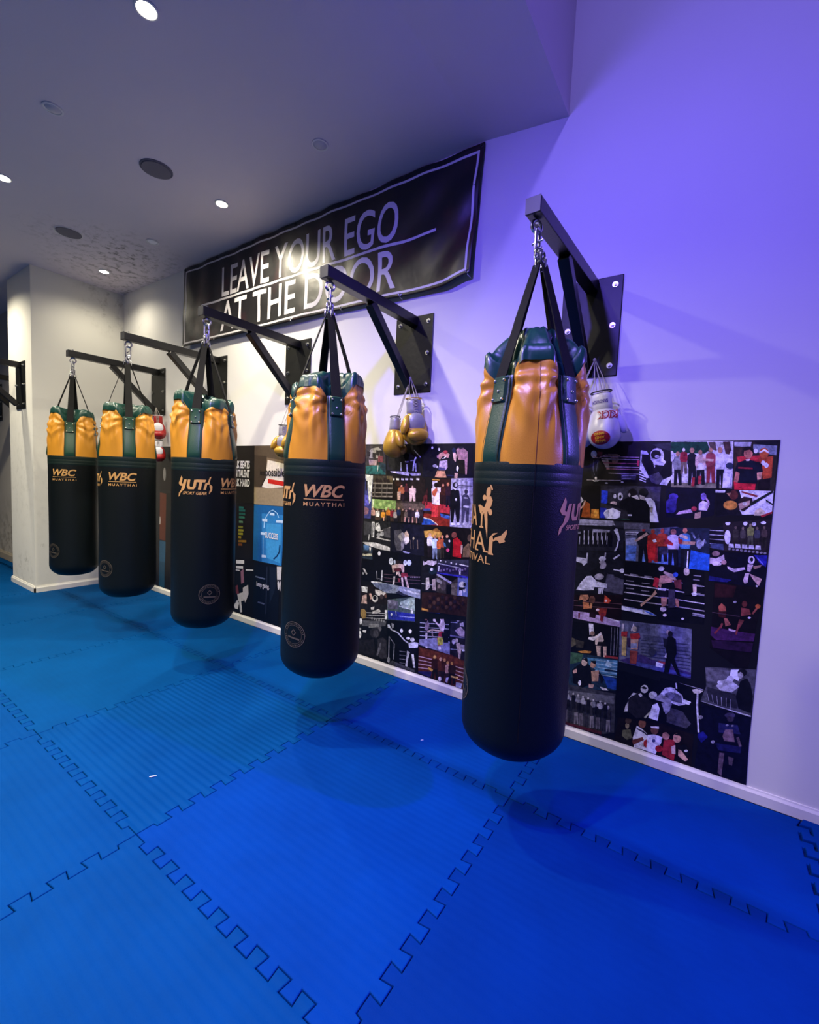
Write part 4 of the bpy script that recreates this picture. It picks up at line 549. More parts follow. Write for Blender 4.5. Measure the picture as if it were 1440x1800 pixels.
c|3a3634 -376,1522,-211,1521,-188,1327,-367,1325|8c8884 -322,1501,-266,1511,-230,1487,-262,1437,-336,1436,-347,1477|2a2626 -361,1484,-330,1480,-332,1446,-359,1450|2a2626 -312,1474,-281,1470,-284,1436,-310,1440|2a2626 -282,1491,-251,1487,-254,1454,-280,1457|2a2626 -252,1491,-222,1487,-224,1454,-250,1457|988088 -342,1426,-270,1423,-273,1389,-336,1391|285c60 -365,1381,-268,1389,-199,1380,-193,1330,-362,1329|6a3840 -263,1454,-220,1450,-222,1410,-261,1413|243440 -252,1410,-197,1401,-195,1390,-193,1337,-241,1370|b8c0c0 -262,1390,-264,1349,-259,1349,-257,1389
c|121014 -190,1520,72,1528,83,1332,-5,1326,-185,1351|202024 -186,1444,-74,1438,-74,1357,-181,1358|c4c4d4 23,1489,74,1444,77,1446,76,1450,27,1492|b8b8cc -79,1412,-76,1357,-64,1357,-67,1412|a0a0b8 -41,1412,-14,1412,-14,1421,-42,1421|a8a8c0 -30,1400,-25,1348,-15,1349,-20,1400|c4c4d8 37,1448,24,1419,34,1415,48,1444|c4c4d8 23,1417,19,1360,30,1359,35,1417|b0b0c8 37,1407,43,1356,52,1357,46,1408|b4aec4 -156,1353,-10,1352,-5,1326,-150,1346|9c98b0 -6,1346,82,1348,83,1332,18,1328|8c8cac 2,1420,29,1424,28,1429,1,1426
c|0e0e1a 97,1525,435,1523,445,1329,351,1323,97,1326|d8d4d8 167,1504,166,1500,163,1497,160,1495,156,1497,153,1500,152,1504,153,1508,155,1512,159,1513,163,1512,165,1508|dcdade 216,1496,215,1491,212,1488,208,1487,204,1488,201,1491,200,1496,201,1500,204,1503,207,1504,211,1503,214,1500|b88880 193,1456,224,1475,252,1481,284,1466,275,1442,261,1448,239,1457,219,1432,197,1444|8a3038 270,1478,268,1472,262,1468,255,1466,247,1468,241,1472,238,1478,240,1484,245,1488,253,1489,261,1488,267,1484|e0dce0 226,1444,240,1438,257,1457,261,1451,241,1432|14141e 219,1435,268,1442,272,1429,227,1423|b4a0b8 216,1423,269,1432,275,1387,258,1368,215,1380|4c4878 211,1389,261,1381,258,1368,212,1370|c8926c 202,1364,255,1365,271,1326,227,1324,187,1325|a8a4a8 199,1395,197,1390,192,1386,184,1385,177,1386,171,1389,168,1394,170,1399,176,1402,183,1404,191,1403,197,1399|d0ccd0 207,1389,207,1384,204,1381,201,1380,197,1381,194,1384,193,1388,194,1393,196,1396,200,1397,203,1396,206,1393|c09088 328,1490,340,1505,374,1502,405,1481,406,1413,406,1348,396,1348,387,1431,344,1433,336,1463|20284c 325,1488,324,1481,320,1475,313,1473,306,1475,301,1481,299,1488,301,1496,305,1501,311,1503,318,1501,323,1496|c8a498 304,1475,322,1475,333,1460,328,1418,314,1433|14120f 344,1433,385,1434,396,1348,349,1353,334,1382|d8d8d8 335,1391,343,1399,351,1386,345,1363,335,1370|c4a090 325,1355,346,1355,344,1323,324,1323|2c2a30 374,1505,372,1501,366,1499,357,1498,349,1499,343,1501,340,1505,342,1508,348,1511,357,1512,365,1511,371,1508|282848 274,1344,323,1339,323,1340,274,1345|282848 274,1342,323,1338,323,1339,274,1343|282848 274,1340,323,1337,323,1338,274,1341|282848 274,1338,323,1335,323,1337,274,1339|282848 274,1336,323,1334,323,1335,274,1338|282848 274,1335,323,1333,323,1334,274,1336
c|3a3c78 -369,1325,-300,1322,-304,1128,-307,1024,-366,1026|d4d4d4 -364,1325,-300,1320,-300,1319,-313,1145,-326,1126,-346,1264,-365,1298,-367,1325|5c58c0 -367,1186,-338,1185,-325,1116,-363,1110|20202c -365,1287,-344,1281,-348,1215,-361,1211|7c5868 -365,1106,-324,1092,-331,1057,-363,1047
c|3c362e -298,1322,-134,1322,-130,1173,-306,1169|5c5038 -134,1322,-133,1281,-173,1278,-184,1322|241c1c -248,1288,-249,1280,-255,1273,-262,1271,-270,1273,-276,1279,-279,1287,-277,1296,-272,1302,-264,1305,-256,1303,-250,1297|241c1c -180,1294,-181,1286,-187,1279,-194,1277,-202,1279,-208,1285,-210,1293,-208,1301,-203,1308,-196,1310,-188,1308,-182,1302|241c1c -217,1283,-219,1274,-224,1268,-232,1265,-240,1267,-246,1273,-248,1281,-246,1290,-241,1296,-233,1299,-226,1297,-220,1291|241c1c -154,1285,-156,1277,-161,1270,-168,1268,-176,1270,-182,1276,-184,1284,-183,1292,-177,1299,-170,1301,-162,1299,-157,1293|8a8078 -297,1273,-133,1276,-130,1180,-306,1176,-305,1185|201c1a -301,1264,-133,1268,-134,1246,-302,1238|201c1a -300,1231,-132,1237,-131,1227,-132,1216,-301,1207|201c1a -298,1201,-131,1207,-131,1198,-131,1193,-300,1183|201c1a -297,1175,-130,1182,-130,1175,-177,1172,-298,1169|6a6460 -283,1270,-282,1178,-276,1178,-277,1270|6a6460 -222,1272,-221,1181,-215,1181,-216,1272|6a6460 -180,1274,-179,1184,-173,1184,-174,1274
c|1c1410 -133,1319,83,1326,118,1314,126,1166,-125,1160|dcd8d0 -132,1307,-118,1306,-120,1295,-132,1295|dcd8d0 -106,1308,-82,1308,-83,1296,-106,1297|dcd8d0 -66,1310,-42,1309,-43,1297,-65,1298|dcd8d0 -34,1311,-10,1310,-11,1299,-33,1299|dcd8d0 6,1312,29,1311,28,1300,6,1301|dcd8d0 52,1314,75,1313,74,1302,53,1303|2a1c20 -79,1214,-39,1216,-34,1162,-49,1162,-58,1202,-63,1161,-78,1161|a86038 -85,1246,-70,1252,-51,1253,-36,1249,-33,1225,-38,1212,-79,1210,-86,1222|c88c70 -53,1261,-55,1255,-61,1253,-66,1255,-69,1261,-67,1266,-62,1269,-56,1267|c8a894 -92,1222,-63,1223,-64,1170,-89,1169|c8aca0 7,1215,49,1218,54,1168,38,1167,29,1204,24,1166,8,1165|d0b4a8 1,1245,16,1251,36,1252,52,1248,55,1226,50,1214,7,1211,0,1223|c8a890 33,1259,31,1254,26,1251,21,1253,19,1258,21,1264,26,1266,31,1264|1c1418 -33,1228,-6,1229,-2,1181,-13,1180,-19,1217,-21,1180,-32,1179|4a2024 -37,1257,-28,1262,-15,1263,-5,1258,-3,1237,-6,1225,-33,1224,-37,1235|803830 -15,1270,-16,1265,-21,1263,-26,1264,-29,1270,-27,1275,-22,1277,-17,1275|2a1810 -58,1276,-61,1266,-71,1258,-85,1255,-99,1257,-110,1264,-115,1273,-111,1283,-101,1291,-87,1294,-73,1292,-62,1285
c|3a3228 -305,1162,126,1166,130,1033,-303,1017|7c9a58 -305,1162,-97,1162,-102,1102,-228,1099,-302,1100|c8d0b0 -301,1159,-279,1159,-289,1094,-300,1094|a8c078 -212,1131,-214,1124,-218,1120,-224,1118,-231,1119,-236,1123,-238,1129,-237,1135,-232,1140,-226,1142,-219,1141,-214,1137|a8c078 -183,1143,-184,1137,-189,1132,-195,1130,-202,1131,-206,1135,-208,1141,-207,1147,-203,1152,-196,1154,-190,1153,-185,1149|a8c078 -140,1129,-142,1123,-146,1118,-152,1116,-159,1117,-163,1121,-165,1127,-164,1133,-160,1138,-153,1140,-147,1139,-142,1135|a8c078 -108,1141,-109,1135,-113,1130,-120,1128,-126,1129,-131,1134,-133,1139,-131,1146,-127,1150,-121,1152,-114,1151,-110,1147|a8c078 -164,1104,-166,1097,-170,1093,-176,1091,-183,1092,-187,1096,-189,1102,-188,1108,-184,1113,-177,1115,-171,1114,-166,1110|5a4c40 -96,1149,126,1157,127,1119,-94,1109|1c1820 -301,1052,-272,1054,-269,1018,-282,1018,-286,1041,-288,1018,-300,1017|b88c80 -304,1084,-295,1089,-282,1090,-271,1085,-268,1063,-272,1050,-301,1048,-304,1054|a8826c -281,1098,-283,1092,-288,1089,-294,1091,-297,1096,-295,1102,-289,1105,-283,1103|403028 -261,1048,-233,1050,-231,1020,-243,1019,-246,1037,-247,1019,-260,1019|dcd8d0 -265,1078,-256,1084,-242,1085,-232,1081,-229,1059,-233,1046,-261,1044,-266,1056|a8826c -241,1093,-243,1087,-249,1085,-254,1087,-257,1092,-255,1097,-250,1100,-244,1098|14141c -213,1044,-185,1047,-183,1021,-197,1021,-199,1033,-200,1021,-213,1020|c88830 -218,1075,-208,1080,-195,1081,-184,1077,-182,1055,-185,1043,-213,1040,-218,1052|a8826c -194,1089,-196,1084,-201,1081,-207,1083,-209,1088,-207,1093,-202,1096,-196,1094|1c1820 -172,1063,-144,1065,-141,1023,-152,1023,-157,1052,-159,1022,-170,1022|c87828 -176,1093,-166,1098,-153,1099,-143,1095,-140,1073,-144,1061,-171,1059,-176,1070|a8826c -153,1107,-154,1102,-160,1099,-165,1101,-168,1106,-166,1111,-160,1114,-155,1112|403028 -138,1058,-111,1060,-108,1024,-120,1024,-124,1047,-125,1024,-137,1023|8a2838 -142,1088,-132,1094,-120,1095,-110,1090,-107,1069,-111,1056,-138,1054,-142,1066|a8826c -119,1102,-121,1097,-126,1094,-131,1096,-134,1101,-132,1106,-127,1109,-121,1107|14141c -113,1053,-86,1055,-84,1025,-96,1025,-99,1042,-100,1025,-112,1024|b0a4a0 -117,1082,-107,1088,-95,1089,-85,1085,-82,1063,-86,1051,-112,1049,-117,1060|a8826c -94,1097,-96,1091,-101,1089,-106,1090,-109,1096,-107,1101,-102,1104,-96,1102|1c1820 -85,1070,-58,1072,-54,1026,-65,1026,-71,1059,-73,1026,-83,1025|202c50 -89,1099,-80,1105,-67,1106,-57,1102,-55,1080,-58,1068,-85,1066,-89,1077|a8826c -66,1113,-68,1108,-73,1105,-79,1107,-81,1112,-79,1118,-74,1120,-69,1118|403028 -52,1065,-26,1067,-23,1027,-34,1027,-38,1054,-40,1027,-51,1026|2c2018 -56,1094,-47,1100,-34,1101,-25,1097,-22,1075,-26,1063,-52,1061,-56,1073|a8826c -34,1108,-36,1103,-41,1101,-46,1102,-48,1107,-46,1113,-41,1115,-36,1114|14141c -24,1060,2,1062,5,1028,-6,1028,-10,1050,-11,1028,-23,1027|5c5040 -28,1089,-19,1095,-6,1096,3,1092,6,1071,2,1058,-23,1056,-28,1068|a8826c -6,1103,-8,1098,-12,1096,-18,1097,-20,1102,-18,1108,-13,1110,-8,1108|1c1820 3,1077,29,1079,33,1030,23,1030,17,1066,14,1029,10,1029,5,1028|201820 -1,1106,8,1111,20,1112,30,1108,32,1087,29,1075,3,1073,-1,1084|a8826c 21,1120,19,1114,14,1112,9,1114,7,1119,9,1124,14,1126,19,1125|403028 31,1072,56,1074,60,1030,50,1030,44,1061,42,1030,32,1029|2a2028 27,1101,36,1106,48,1107,57,1103,60,1082,57,1070,31,1068,27,1079|a8826c 48,1115,47,1109,42,1107,37,1109,35,1114,36,1119,41,1121,46,1120|14141c 62,1067,87,1070,90,1032,80,1031,75,1057,74,1031,64,1031|d0ccd4 58,1096,67,1102,79,1103,88,1098,91,1078,88,1066,63,1064,58,1075|a8826c 80,1110,78,1105,73,1102,68,1104,66,1109,67,1114,72,1117,77,1115|1c1820 92,1084,117,1086,121,1038,111,1038,105,1074,103,1037,94,1036|30242c 88,1113,97,1118,109,1119,118,1115,120,1094,117,1082,92,1080,88,1091|a8826c 109,1126,107,1121,103,1118,98,1120,95,1125,97,1130,102,1133,107,1131|c09078 -196,1047,-196,1021,-186,1021,-186,1048|c09078 -23,1062,-23,1027,-14,1028,-14,1062|c09078 9,1064,9,1029,18,1029,17,1065|c09078 36,1067,36,1030,45,1030,44,1067|c09078 67,1069,67,1031,76,1031,75,1070
c|2a1410 164,1316,303,1318,310,1028,106,1021,101,1174,172,1179|c8c0c4 171,1298,209,1302,193,1258,175,1251|b88838 168,1313,223,1313,223,1306,169,1305|a82c34 105,1171,302,1159,305,1108,108,1117|7c2418 106,1098,306,1089,309,1031,110,1028|28509c 107,1069,167,1065,213,1034,110,1023|d8c8a8 107,1068,167,1062,168,1067,108,1073|d8c8a8 166,1063,211,1038,214,1043,169,1067|d8c8a8 211,1039,222,1030,226,1034,215,1043|3858a0 238,1105,306,1095,305,1074,246,1084|38406c 115,1127,171,1131,165,1115,116,1112|501c1c 120,1217,140,1218,145,1149,134,1148,126,1200,125,1147,114,1146,112,1198|301414 139,1260,140,1259,143,1229,140,1212,118,1211|dcd0c8 168,1254,193,1264,236,1263,245,1239,227,1232,232,1155,177,1160|b85838 173,1235,207,1265,212,1243,196,1205,177,1214|1c1210 218,1278,217,1270,211,1264,202,1262,193,1263,187,1269,184,1276,186,1284,192,1290,200,1293,209,1291,216,1285|c83838 177,1151,228,1157,232,1083,178,1078|8a2820 218,1153,231,1058,243,1059,230,1155|2a1418 239,1223,266,1225,271,1160,261,1160,253,1208,252,1159,242,1158|3c1c14 234,1262,244,1269,256,1269,266,1263,269,1235,266,1219,239,1218,234,1233|a06850 258,1279,256,1272,250,1269,244,1272,241,1278,243,1285,249,1288,255,1286|141020 273,1222,302,1224,307,1168,307,1151,297,1150,289,1205,287,1149,276,1148|2a1420 268,1266,278,1274,292,1274,303,1267,305,1249,305,1230,303,1218,274,1216,268,1233|b87050 294,1285,292,1277,285,1274,278,1277,274,1284,277,1292,284,1296,291,1293
c|a09cb0 303,1321,445,1329,461,1034,309,1031|7c788c 311,1318,324,1042,329,1042,316,1318|c4c0d0 326,1319,339,1043,344,1044,332,1319|7c788c 342,1319,354,1045,360,1045,347,1319|c4c0d0 357,1320,370,1046,375,1046,362,1320|7c788c 372,1320,385,1047,390,1048,377,1320|c4c0d0 387,1321,400,1049,405,1049,392,1321|7c788c 402,1321,415,1050,420,1051,407,1322|c4c0d0 417,1322,430,1052,435,1052,422,1322|7c788c 432,1322,445,1053,450,1054,437,1323|5c586c 353,1278,447,1279,446,1284,353,1283|5c586c 357,1267,447,1267,447,1270,357,1271|0c0c14 304,1249,321,1258,362,1251,373,1173,373,1065,356,1063,338,1141,332,1061,315,1059,307,1143|0c0c12 352,1284,350,1274,344,1267,336,1264,327,1266,320,1273,317,1282,319,1292,325,1299,333,1301,342,1299,349,1293|c4c0cc 347,1283,347,1277,343,1273,339,1271,334,1272,330,1277,328,1283,329,1289,333,1293,337,1295,342,1294,346,1289|d8d4e0 324,1264,344,1259,335,1250|d8d8e0 349,1197,349,1193,346,1190,343,1189,340,1190,338,1193,337,1197,337,1201,340,1204,343,1205,346,1204,348,1201|dcdae4 345,1050,343,1046,338,1043,331,1041,324,1042,319,1044,317,1047,319,1051,324,1054,331,1056,338,1055,343,1053|dcdae4 382,1053,381,1050,377,1046,371,1045,365,1045,360,1048,358,1051,359,1055,364,1058,370,1059,376,1059,381,1057|3a3850 381,1222,403,1235,423,1227,435,1207,435,1148,433,1064,420,1069,409,1140,400,1061,387,1063,388,1144|2c2a38 419,1248,418,1241,414,1236,408,1234,402,1235,398,1240,396,1247,397,1254,401,1259,407,1261,412,1259,417,1255|a8a4b8 394,1207,421,1206,422,1213,395,1214|b0acc0 394,1154,431,1153,431,1165,395,1166|908ca0 378,1210,377,1174,383,1174,384,1210
c|1e1e20 -368,1020,-139,1027,-129,825,-279,816,-367,855|3a3a3e -365,1007,-297,999,-298,919,-360,908|c8c8c8 -295,1006,-271,1008,-270,901,-293,902|181818 -287,1000,-287,906,-281,906,-281,1000|d0d0cc -262,998,-232,1005,-212,952,-238,946,-264,957|141414 -254,974,-221,1011,-226,1013,-259,976|b0aca8 -219,946,-137,978,-137,985,-222,952|a8a4a0 -249,897,-133,890,-132,894,-133,898,-247,906|8c8c8c -215,924,-217,916,-223,910,-231,907,-240,908,-247,913,-249,920,-247,928,-241,934,-233,937,-224,936,-217,931|9c9c9c -186,934,-188,926,-193,920,-201,917,-210,918,-216,923,-219,931,-217,939,-211,945,-203,948,-195,947,-189,942|48464a -195,967,-137,980,-135,948,-133,913,-184,914|c4c2c0 -365,859,-256,868,-147,853,-132,845,-133,825,-206,826,-335,841,-365,854|c0c0c0 -317,917,-319,878,-313,878,-310,917
c|26303c -367,844,-281,847,-278,746,-366,745|4c6c98 -362,841,-308,842,-315,808,-356,807|c8c4bc -311,830,-293,828,-301,793|b4b098 -366,777,-283,788,-282,771,-365,763|1c1c20 -318,790,-321,785,-329,780,-340,777,-352,777,-360,779,-364,784,-361,790,-353,795,-341,798,-330,798,-322,795
c|121220 -135,1017,47,1017,138,1019,145,828,49,825,-129,825|4c4a54 -103,966,-50,978,-27,924,-39,837,-80,838,-99,889|88847f -76,932,-37,963,12,929,-1,881,-42,896|c8b088 -21,958,-6,976,15,952,13,919,-15,926|e8e0cc 21,917,19,905,11,895,0,891,-11,893,-19,900,-23,912,-20,923,-13,933,-2,937,9,935,17,928|f4f0e4 8,912,7,905,3,900,-2,897,-8,899,-12,903,-14,909,-13,916,-9,921,-3,924,2,923,7,918|7c7880 -46,896,-18,905,-20,859,-39,837|8a8aa8 -27,841,33,836,18,827,-22,829|c4b890 58,930,57,926,55,922,52,920,49,921,46,924,45,929,46,934,48,938,51,940,54,939,57,935|5c5048 26,917,33,859,38,860,31,918|5c5048 46,919,53,861,57,862,50,920|5c5048 77,923,84,865,88,866,81,924|5c5048 80,923,87,866,92,866,85,924
c|070711 -279,813,-129,825,57,823,110,823,126,552,-148,541,-278,596,-359,589,-366,734,-278,746|d4d2d8 -208,799,-209,792,-214,786,-220,783,-226,784,-231,789,-234,796,-232,803,-228,809,-221,812,-215,811,-210,806|d0d4e0 -102,761,-104,749,-109,739,-118,735,-127,737,-134,744,-137,756,-135,768,-129,778,-120,782,-112,780,-105,772|c0c8d8 -82,757,-82,748,-85,742,-89,739,-93,741,-97,746,-98,755,-98,763,-95,770,-91,773,-87,771,-83,765|d0d8e8 9,767,8,757,3,750,-4,746,-11,748,-17,754,-19,763,-18,772,-13,780,-6,783,1,782,7,776|d0dcf0 44,772,42,762,36,753,28,750,19,751,12,757,9,767,11,777,17,785,26,789,34,787,41,781|a8a4a4 -361,674,-345,677,-316,642,-327,635|8c8c90 -346,641,-347,637,-350,633,-354,631,-358,632,-361,634,-362,643,-359,647,-355,648,-351,648,-348,645|b8b8c0 -195,686,-195,613,-186,614,-185,687|8a8a94 -240,675,-233,620,-227,622,-234,676|8a8a94 -229,619,-208,626,-209,630,-231,623|9a9aa4 -181,651,-206,619,-202,618,-178,649|5c4858 -172,662,118,690,118,693,-172,665|5c4858 -170,638,119,667,119,670,-170,641|5c4858 -169,614,120,645,120,647,-169,617|6c6078 50,679,48,674,43,673,41,677,43,682,48,683|6c6078 63,681,61,676,57,675,54,679,56,684,61,685|6c6078 76,683,74,678,70,677,67,681,69,686,74,687|6c6078 90,685,87,680,83,679,80,684,82,688,87,689|6c6078 103,687,100,682,96,682,93,686,95,691,100,691|6c6078 115,689,113,684,109,684,106,688,108,693,113,693|c4a8a0 -112,732,-83,743,-59,754,-10,751,-8,701,-24,699,-37,727,-82,717,-84,686,-101,686|2a2024 -47,762,-49,755,-55,749,-63,746,-71,747,-77,751,-80,757,-78,764,-72,770,-64,773,-56,772,-50,768|201a1e -27,765,-29,759,-34,753,-40,751,-47,751,-53,755,-55,761,-53,767,-49,772,-42,775,-35,774,-30,770|5c2430 -94,715,-37,723,-32,704,-89,698|14141e -97,687,-68,695,-63,665,-99,656|d0b8b4 -72,694,-48,701,-30,671,-42,665,-59,683,-71,671|802838 -31,694,16,701,26,676,-30,664|c8c0c4 -95,660,-77,663,-84,604,-97,602|d0b8b8 -32,664,-16,666,-6,601,-18,599|ccb0b0 -6,675,10,677,37,609,22,603|20202c -89,598,-90,593,-92,589,-96,587,-100,588,-103,591,-104,596,-103,601,-101,605,-97,607,-93,606,-90,603|a89098 2,599,0,595,-4,592,-10,590,-16,590,-20,591,-22,595,-21,599,-16,602,-10,604,-4,604,0,602|a89098 42,599,40,595,36,592,30,589,24,589,20,592,18,595,19,599,24,603,30,605,35,605,40,603|8a3848 -54,657,-38,656,-36,633,-53,633|8890a4 -278,599,-177,605,29,607,122,610,125,552,-8,560,-148,541,-250,569|5c6480 -264,587,-135,606,-91,579,-149,548,-227,562|2a2c3c -73,555,-41,575,32,548,15,548,-7,547|b8bcc8 -30,590,123,588,124,575,-9,580|c4c4c8 -278,599,-186,607,-186,601,-277,589
c|1a1414 -371,551,-250,572,-148,541,-132,462,-373,399|c8c8c4 -366,548,-311,551,-312,512,-362,510|b09488 -354,482,-318,500,-310,433,-361,427|b89484 -296,507,-278,514,-263,478,-281,471|c4c0b8 -215,487,-218,475,-227,464,-240,458,-253,459,-263,466,-267,477,-264,490,-255,501,-242,507,-229,506,-219,499|14100f -227,492,-229,484,-235,477,-243,474,-251,474,-258,478,-260,486,-258,494,-253,501,-244,504,-236,504,-229,499|c4beb8 -244,545,-209,548,-148,538,-181,508,-216,508,-238,518|3a3030 -168,510,-170,501,-176,494,-184,490,-193,490,-200,495,-202,504,-201,513,-195,520,-186,524,-177,523,-171,518|5c4038 -142,512,-145,508,-151,505,-157,506,-162,511,-164,518,-163,526,-159,532,-152,535,-147,534
c|1c1a1c -371,423,-151,459,-133,427,-136,316,-199,288,-384,226|8a7040 -365,383,-335,393,-313,374,-315,330,-349,319,-365,349|c4beb8 -276,415,-244,428,-247,404,-271,399|b8b4ac -262,387,-206,419,-185,407,-212,385,-262,374|a8a6a4 -312,368,-152,396,-152,401,-312,373|a8a6a4 -312,351,-151,380,-151,385,-312,356|a8a6a4 -311,331,-150,361,-150,365,-311,336|d0d0d0 -153,422,-133,426,-133,425,-136,362,-150,359|4c4c50 -353,308,-137,348,-144,314,-200,295,-342,269|c8c8c8 -349,302,-350,290,-354,280,-360,276,-366,277,-371,285,-373,296,-372,309,-368,318,-362,323,-356,321,-351,313|787878 -288,295,-201,315,-200,295,-286,269|8c8c8c -253,343,-256,334,-264,332,-268,340,-264,349,-257,351|8c8c8c -232,343,-235,334,-243,333,-247,340,-243,350,-236,351|8c8c8c -211,344,-215,335,-222,333,-226,341,-223,350,-215,352|8c8c8c -191,345,-194,335,-201,334,-205,341,-202,351,-195,352|8c8c8c -170,345,-174,336,-181,334,-185,342,-182,351,-174,353|8c8c8c -150,346,-153,336,-161,335,-165,342,-161,352,-154,353
c|0e0e12 -385,260,-136,319,-115,59,-189,69,-398,60|d4d4d4 -352,206,-353,192,-357,181,-364,176,-370,178,-376,186,-378,200,-377,214,-373,225,-366,230,-360,228,-354,219|b0b0b0 -354,246,-356,241,-359,237,-364,235,-370,235,-374,237,-375,241,-374,246,-370,250,-365,252,-360,253,-356,250|5c5a5e -175,288,-178,277,-186,268,-198,262,-211,262,-220,267,-224,276,-221,287,-212,296,-200,302,-188,302,-179,297|232226 -186,259,-191,239,-206,222,-229,212,-252,211,-269,220,-276,237,-271,257,-255,274,-232,284,-210,285,-193,275|38363c -244,258,-207,270,-197,236,-220,210,-246,224|2c2a30 -204,208,-164,231,-131,219,-121,94,-173,80,-207,107|56545c -186,182,-174,195,-176,148,-191,111,-202,88,-211,99|1a181d -372,160,-237,200,-214,79,-376,69|c0c0c0 -341,239,-307,247,-310,229,-336,227
c|4c5c58 -137,495,81,558,90,395,-130,360|94a89c -35,498,38,538,81,552,86,475,86,466,-15,464|5c586c -115,501,-51,502,-48,451,-130,434,-136,495|8a889c -109,490,-110,480,-114,473,-120,469,-126,470,-130,476,-132,486,-131,496,-131,497,-113,502,-111,500|7c7890 -62,484,-63,475,-69,468,-76,465,-84,465,-90,470,-93,477,-91,486,-85,493,-78,496,-70,496,-64,491|d8dcd8 -39,469,67,466,68,471,-37,475|d0d4d0 57,466,75,473,70,422,55,422|28308c -129,425,87,445,89,417,90,398,-122,365|8890c8 -38,407,88,425,89,421,89,418,-38,401|a0a8c8 -66,435,-60,404,-55,405,-60,436|c0c4cc -89,404,-90,399,-92,395,-96,393,-100,393,-103,396,-104,401,-104,406,-101,410,-97,412,-93,412,-90,409|a8b8a8 -8,491,-12,483,-22,480,-30,483,-31,490,-23,497,-12,497|a8b8a8 14,476,10,469,0,465,-9,468,-9,476,-1,482,9,482|a8b8a8 33,499,29,492,19,488,11,491,11,499,18,505,29,505|a8b8a8 55,485,51,477,41,473,32,476,32,484,40,490,50,491|a8b8a8 74,507,70,500,60,496,52,499,51,507,59,513,69,513
c|08080c -130,350,90,392,128,376,145,56,100,68,-115,62|d8d8d4 0,315,-1,308,-4,301,-10,298,-15,299,-19,303,-21,310,-20,318,-16,324,-11,327,-6,326,-2,322|d8d8d4 69,327,68,319,64,313,58,310,52,311,48,315,46,321,47,328,51,334,57,338,63,337,68,333|b0b0b8 -116,318,-95,297,-87,304,-108,325|b0b0b8 -93,296,-42,289,-38,297,-89,305|b0b0b8 -44,289,12,252,19,259,-37,297|b0b0b8 13,251,44,240,49,248,18,259|c0c0c8 -126,328,-109,332,-104,310,-123,306|909098 -94,345,-74,343,-76,317,-88,311|c0c0cc 61,279,59,274,53,269,45,266,37,265,31,267,28,271,30,276,36,281,44,284,52,284,58,283|b8b8c4 96,278,94,271,88,264,79,260,70,260,63,263,61,269,63,277,69,283,77,287,86,288,93,284|b4b4d0 50,245,97,263,126,264,121,231,78,211,55,214|0c0c18 48,212,124,232,127,195,65,179|a8a8ac 42,192,64,185,52,137,48,79,29,73,37,127|b8b8bc 76,179,94,183,110,96,95,92|90909c -112,250,-108,97,-101,99,-105,252|80808c -66,209,-69,105,-62,106,-60,211|70707c -107,247,-65,208,-61,212,-102,250|6a6a70 -19,171,34,179,35,182,-18,175|6a6a70 -17,146,36,154,36,157,-17,149|6a6a70 -16,120,37,128,37,132,-16,124|6a6a70 -15,95,38,103,39,107,-14,98|3c3c40 -73,94,107,83,108,67,-115,62|88888c -93,95,-94,85,-98,76,-103,72,-110,73,-114,79,-116,88,-115,99,-111,107,-105,111,-99,110,-95,104
c|0e0a0c 126,1012,452,1034,463,955,449,857,393,834,136,814|b88c40 127,986,193,999,218,1014,259,987,247,955,137,946,127,984|8a5c28 182,995,218,1014,252,990,216,989|1a1418 159,902,193,906,199,832,186,830,177,886,175,829,162,827|d0ccd0 154,946,165,955,182,957,194,951,198,919,194,900,160,896,153,913|c89878 183,968,181,960,173,956,166,958,162,966,165,974,172,978,180,976|6c7890 195,892,232,897,238,822,237,822,224,821,215,876,212,820,198,819|b0c4e0 189,937,202,946,219,948,233,942,237,909,232,891,196,886,189,903|a87458 221,959,218,951,211,947,203,949,200,957,202,965,209,970,217,967|30302c 229,891,256,895,261,828,251,827,244,877,242,825,232,824|c86030 224,932,234,939,247,941,257,935,260,906,257,889,230,886,224,902|b86848 249,951,246,944,240,940,233,942,230,949,233,957,239,960,246,958|28221c 254,902,277,905,283,834,274,833,267,887,266,832,257,830|a04c30 249,945,257,953,268,954,277,948,280,917,278,900,254,897,249,913|b87858 272,965,269,958,263,954,256,956,252,963,255,971,261,975,269,973|0c0c10 280,902,318,907,324,831,310,829,300,886,297,827,290,826,283,825|14161f 274,948,287,958,305,960,319,954,323,920,319,901,280,896,273,914|c08c6c 306,971,303,963,296,959,288,961,285,969,288,978,295,982,302,979|d04c78 317,888,315,883,312,878,306,876,300,877,296,880,294,886,295,891,299,896,305,898,311,897,315,894|d8d0d0 319,944,318,940,316,936,313,935,310,936,308,939,306,943,307,947,309,951,312,952,315,951,318,948|3c6890 269,935,288,922,292,904,278,908|a81820 338,959,365,971,397,947,399,850,341,854|7c4438 361,986,359,976,353,969,344,966,335,967,328,973,326,982,327,991,334,999,342,1002,351,1001,358,995|b09080 391,928,405,930,404,875,394,880|6a543c 409,912,440,946,460,934,450,863,409,858|5c4838 462,966,458,960,450,956,441,958,435,965,432,975,434,986,439,994,447,998,455,996,458,993
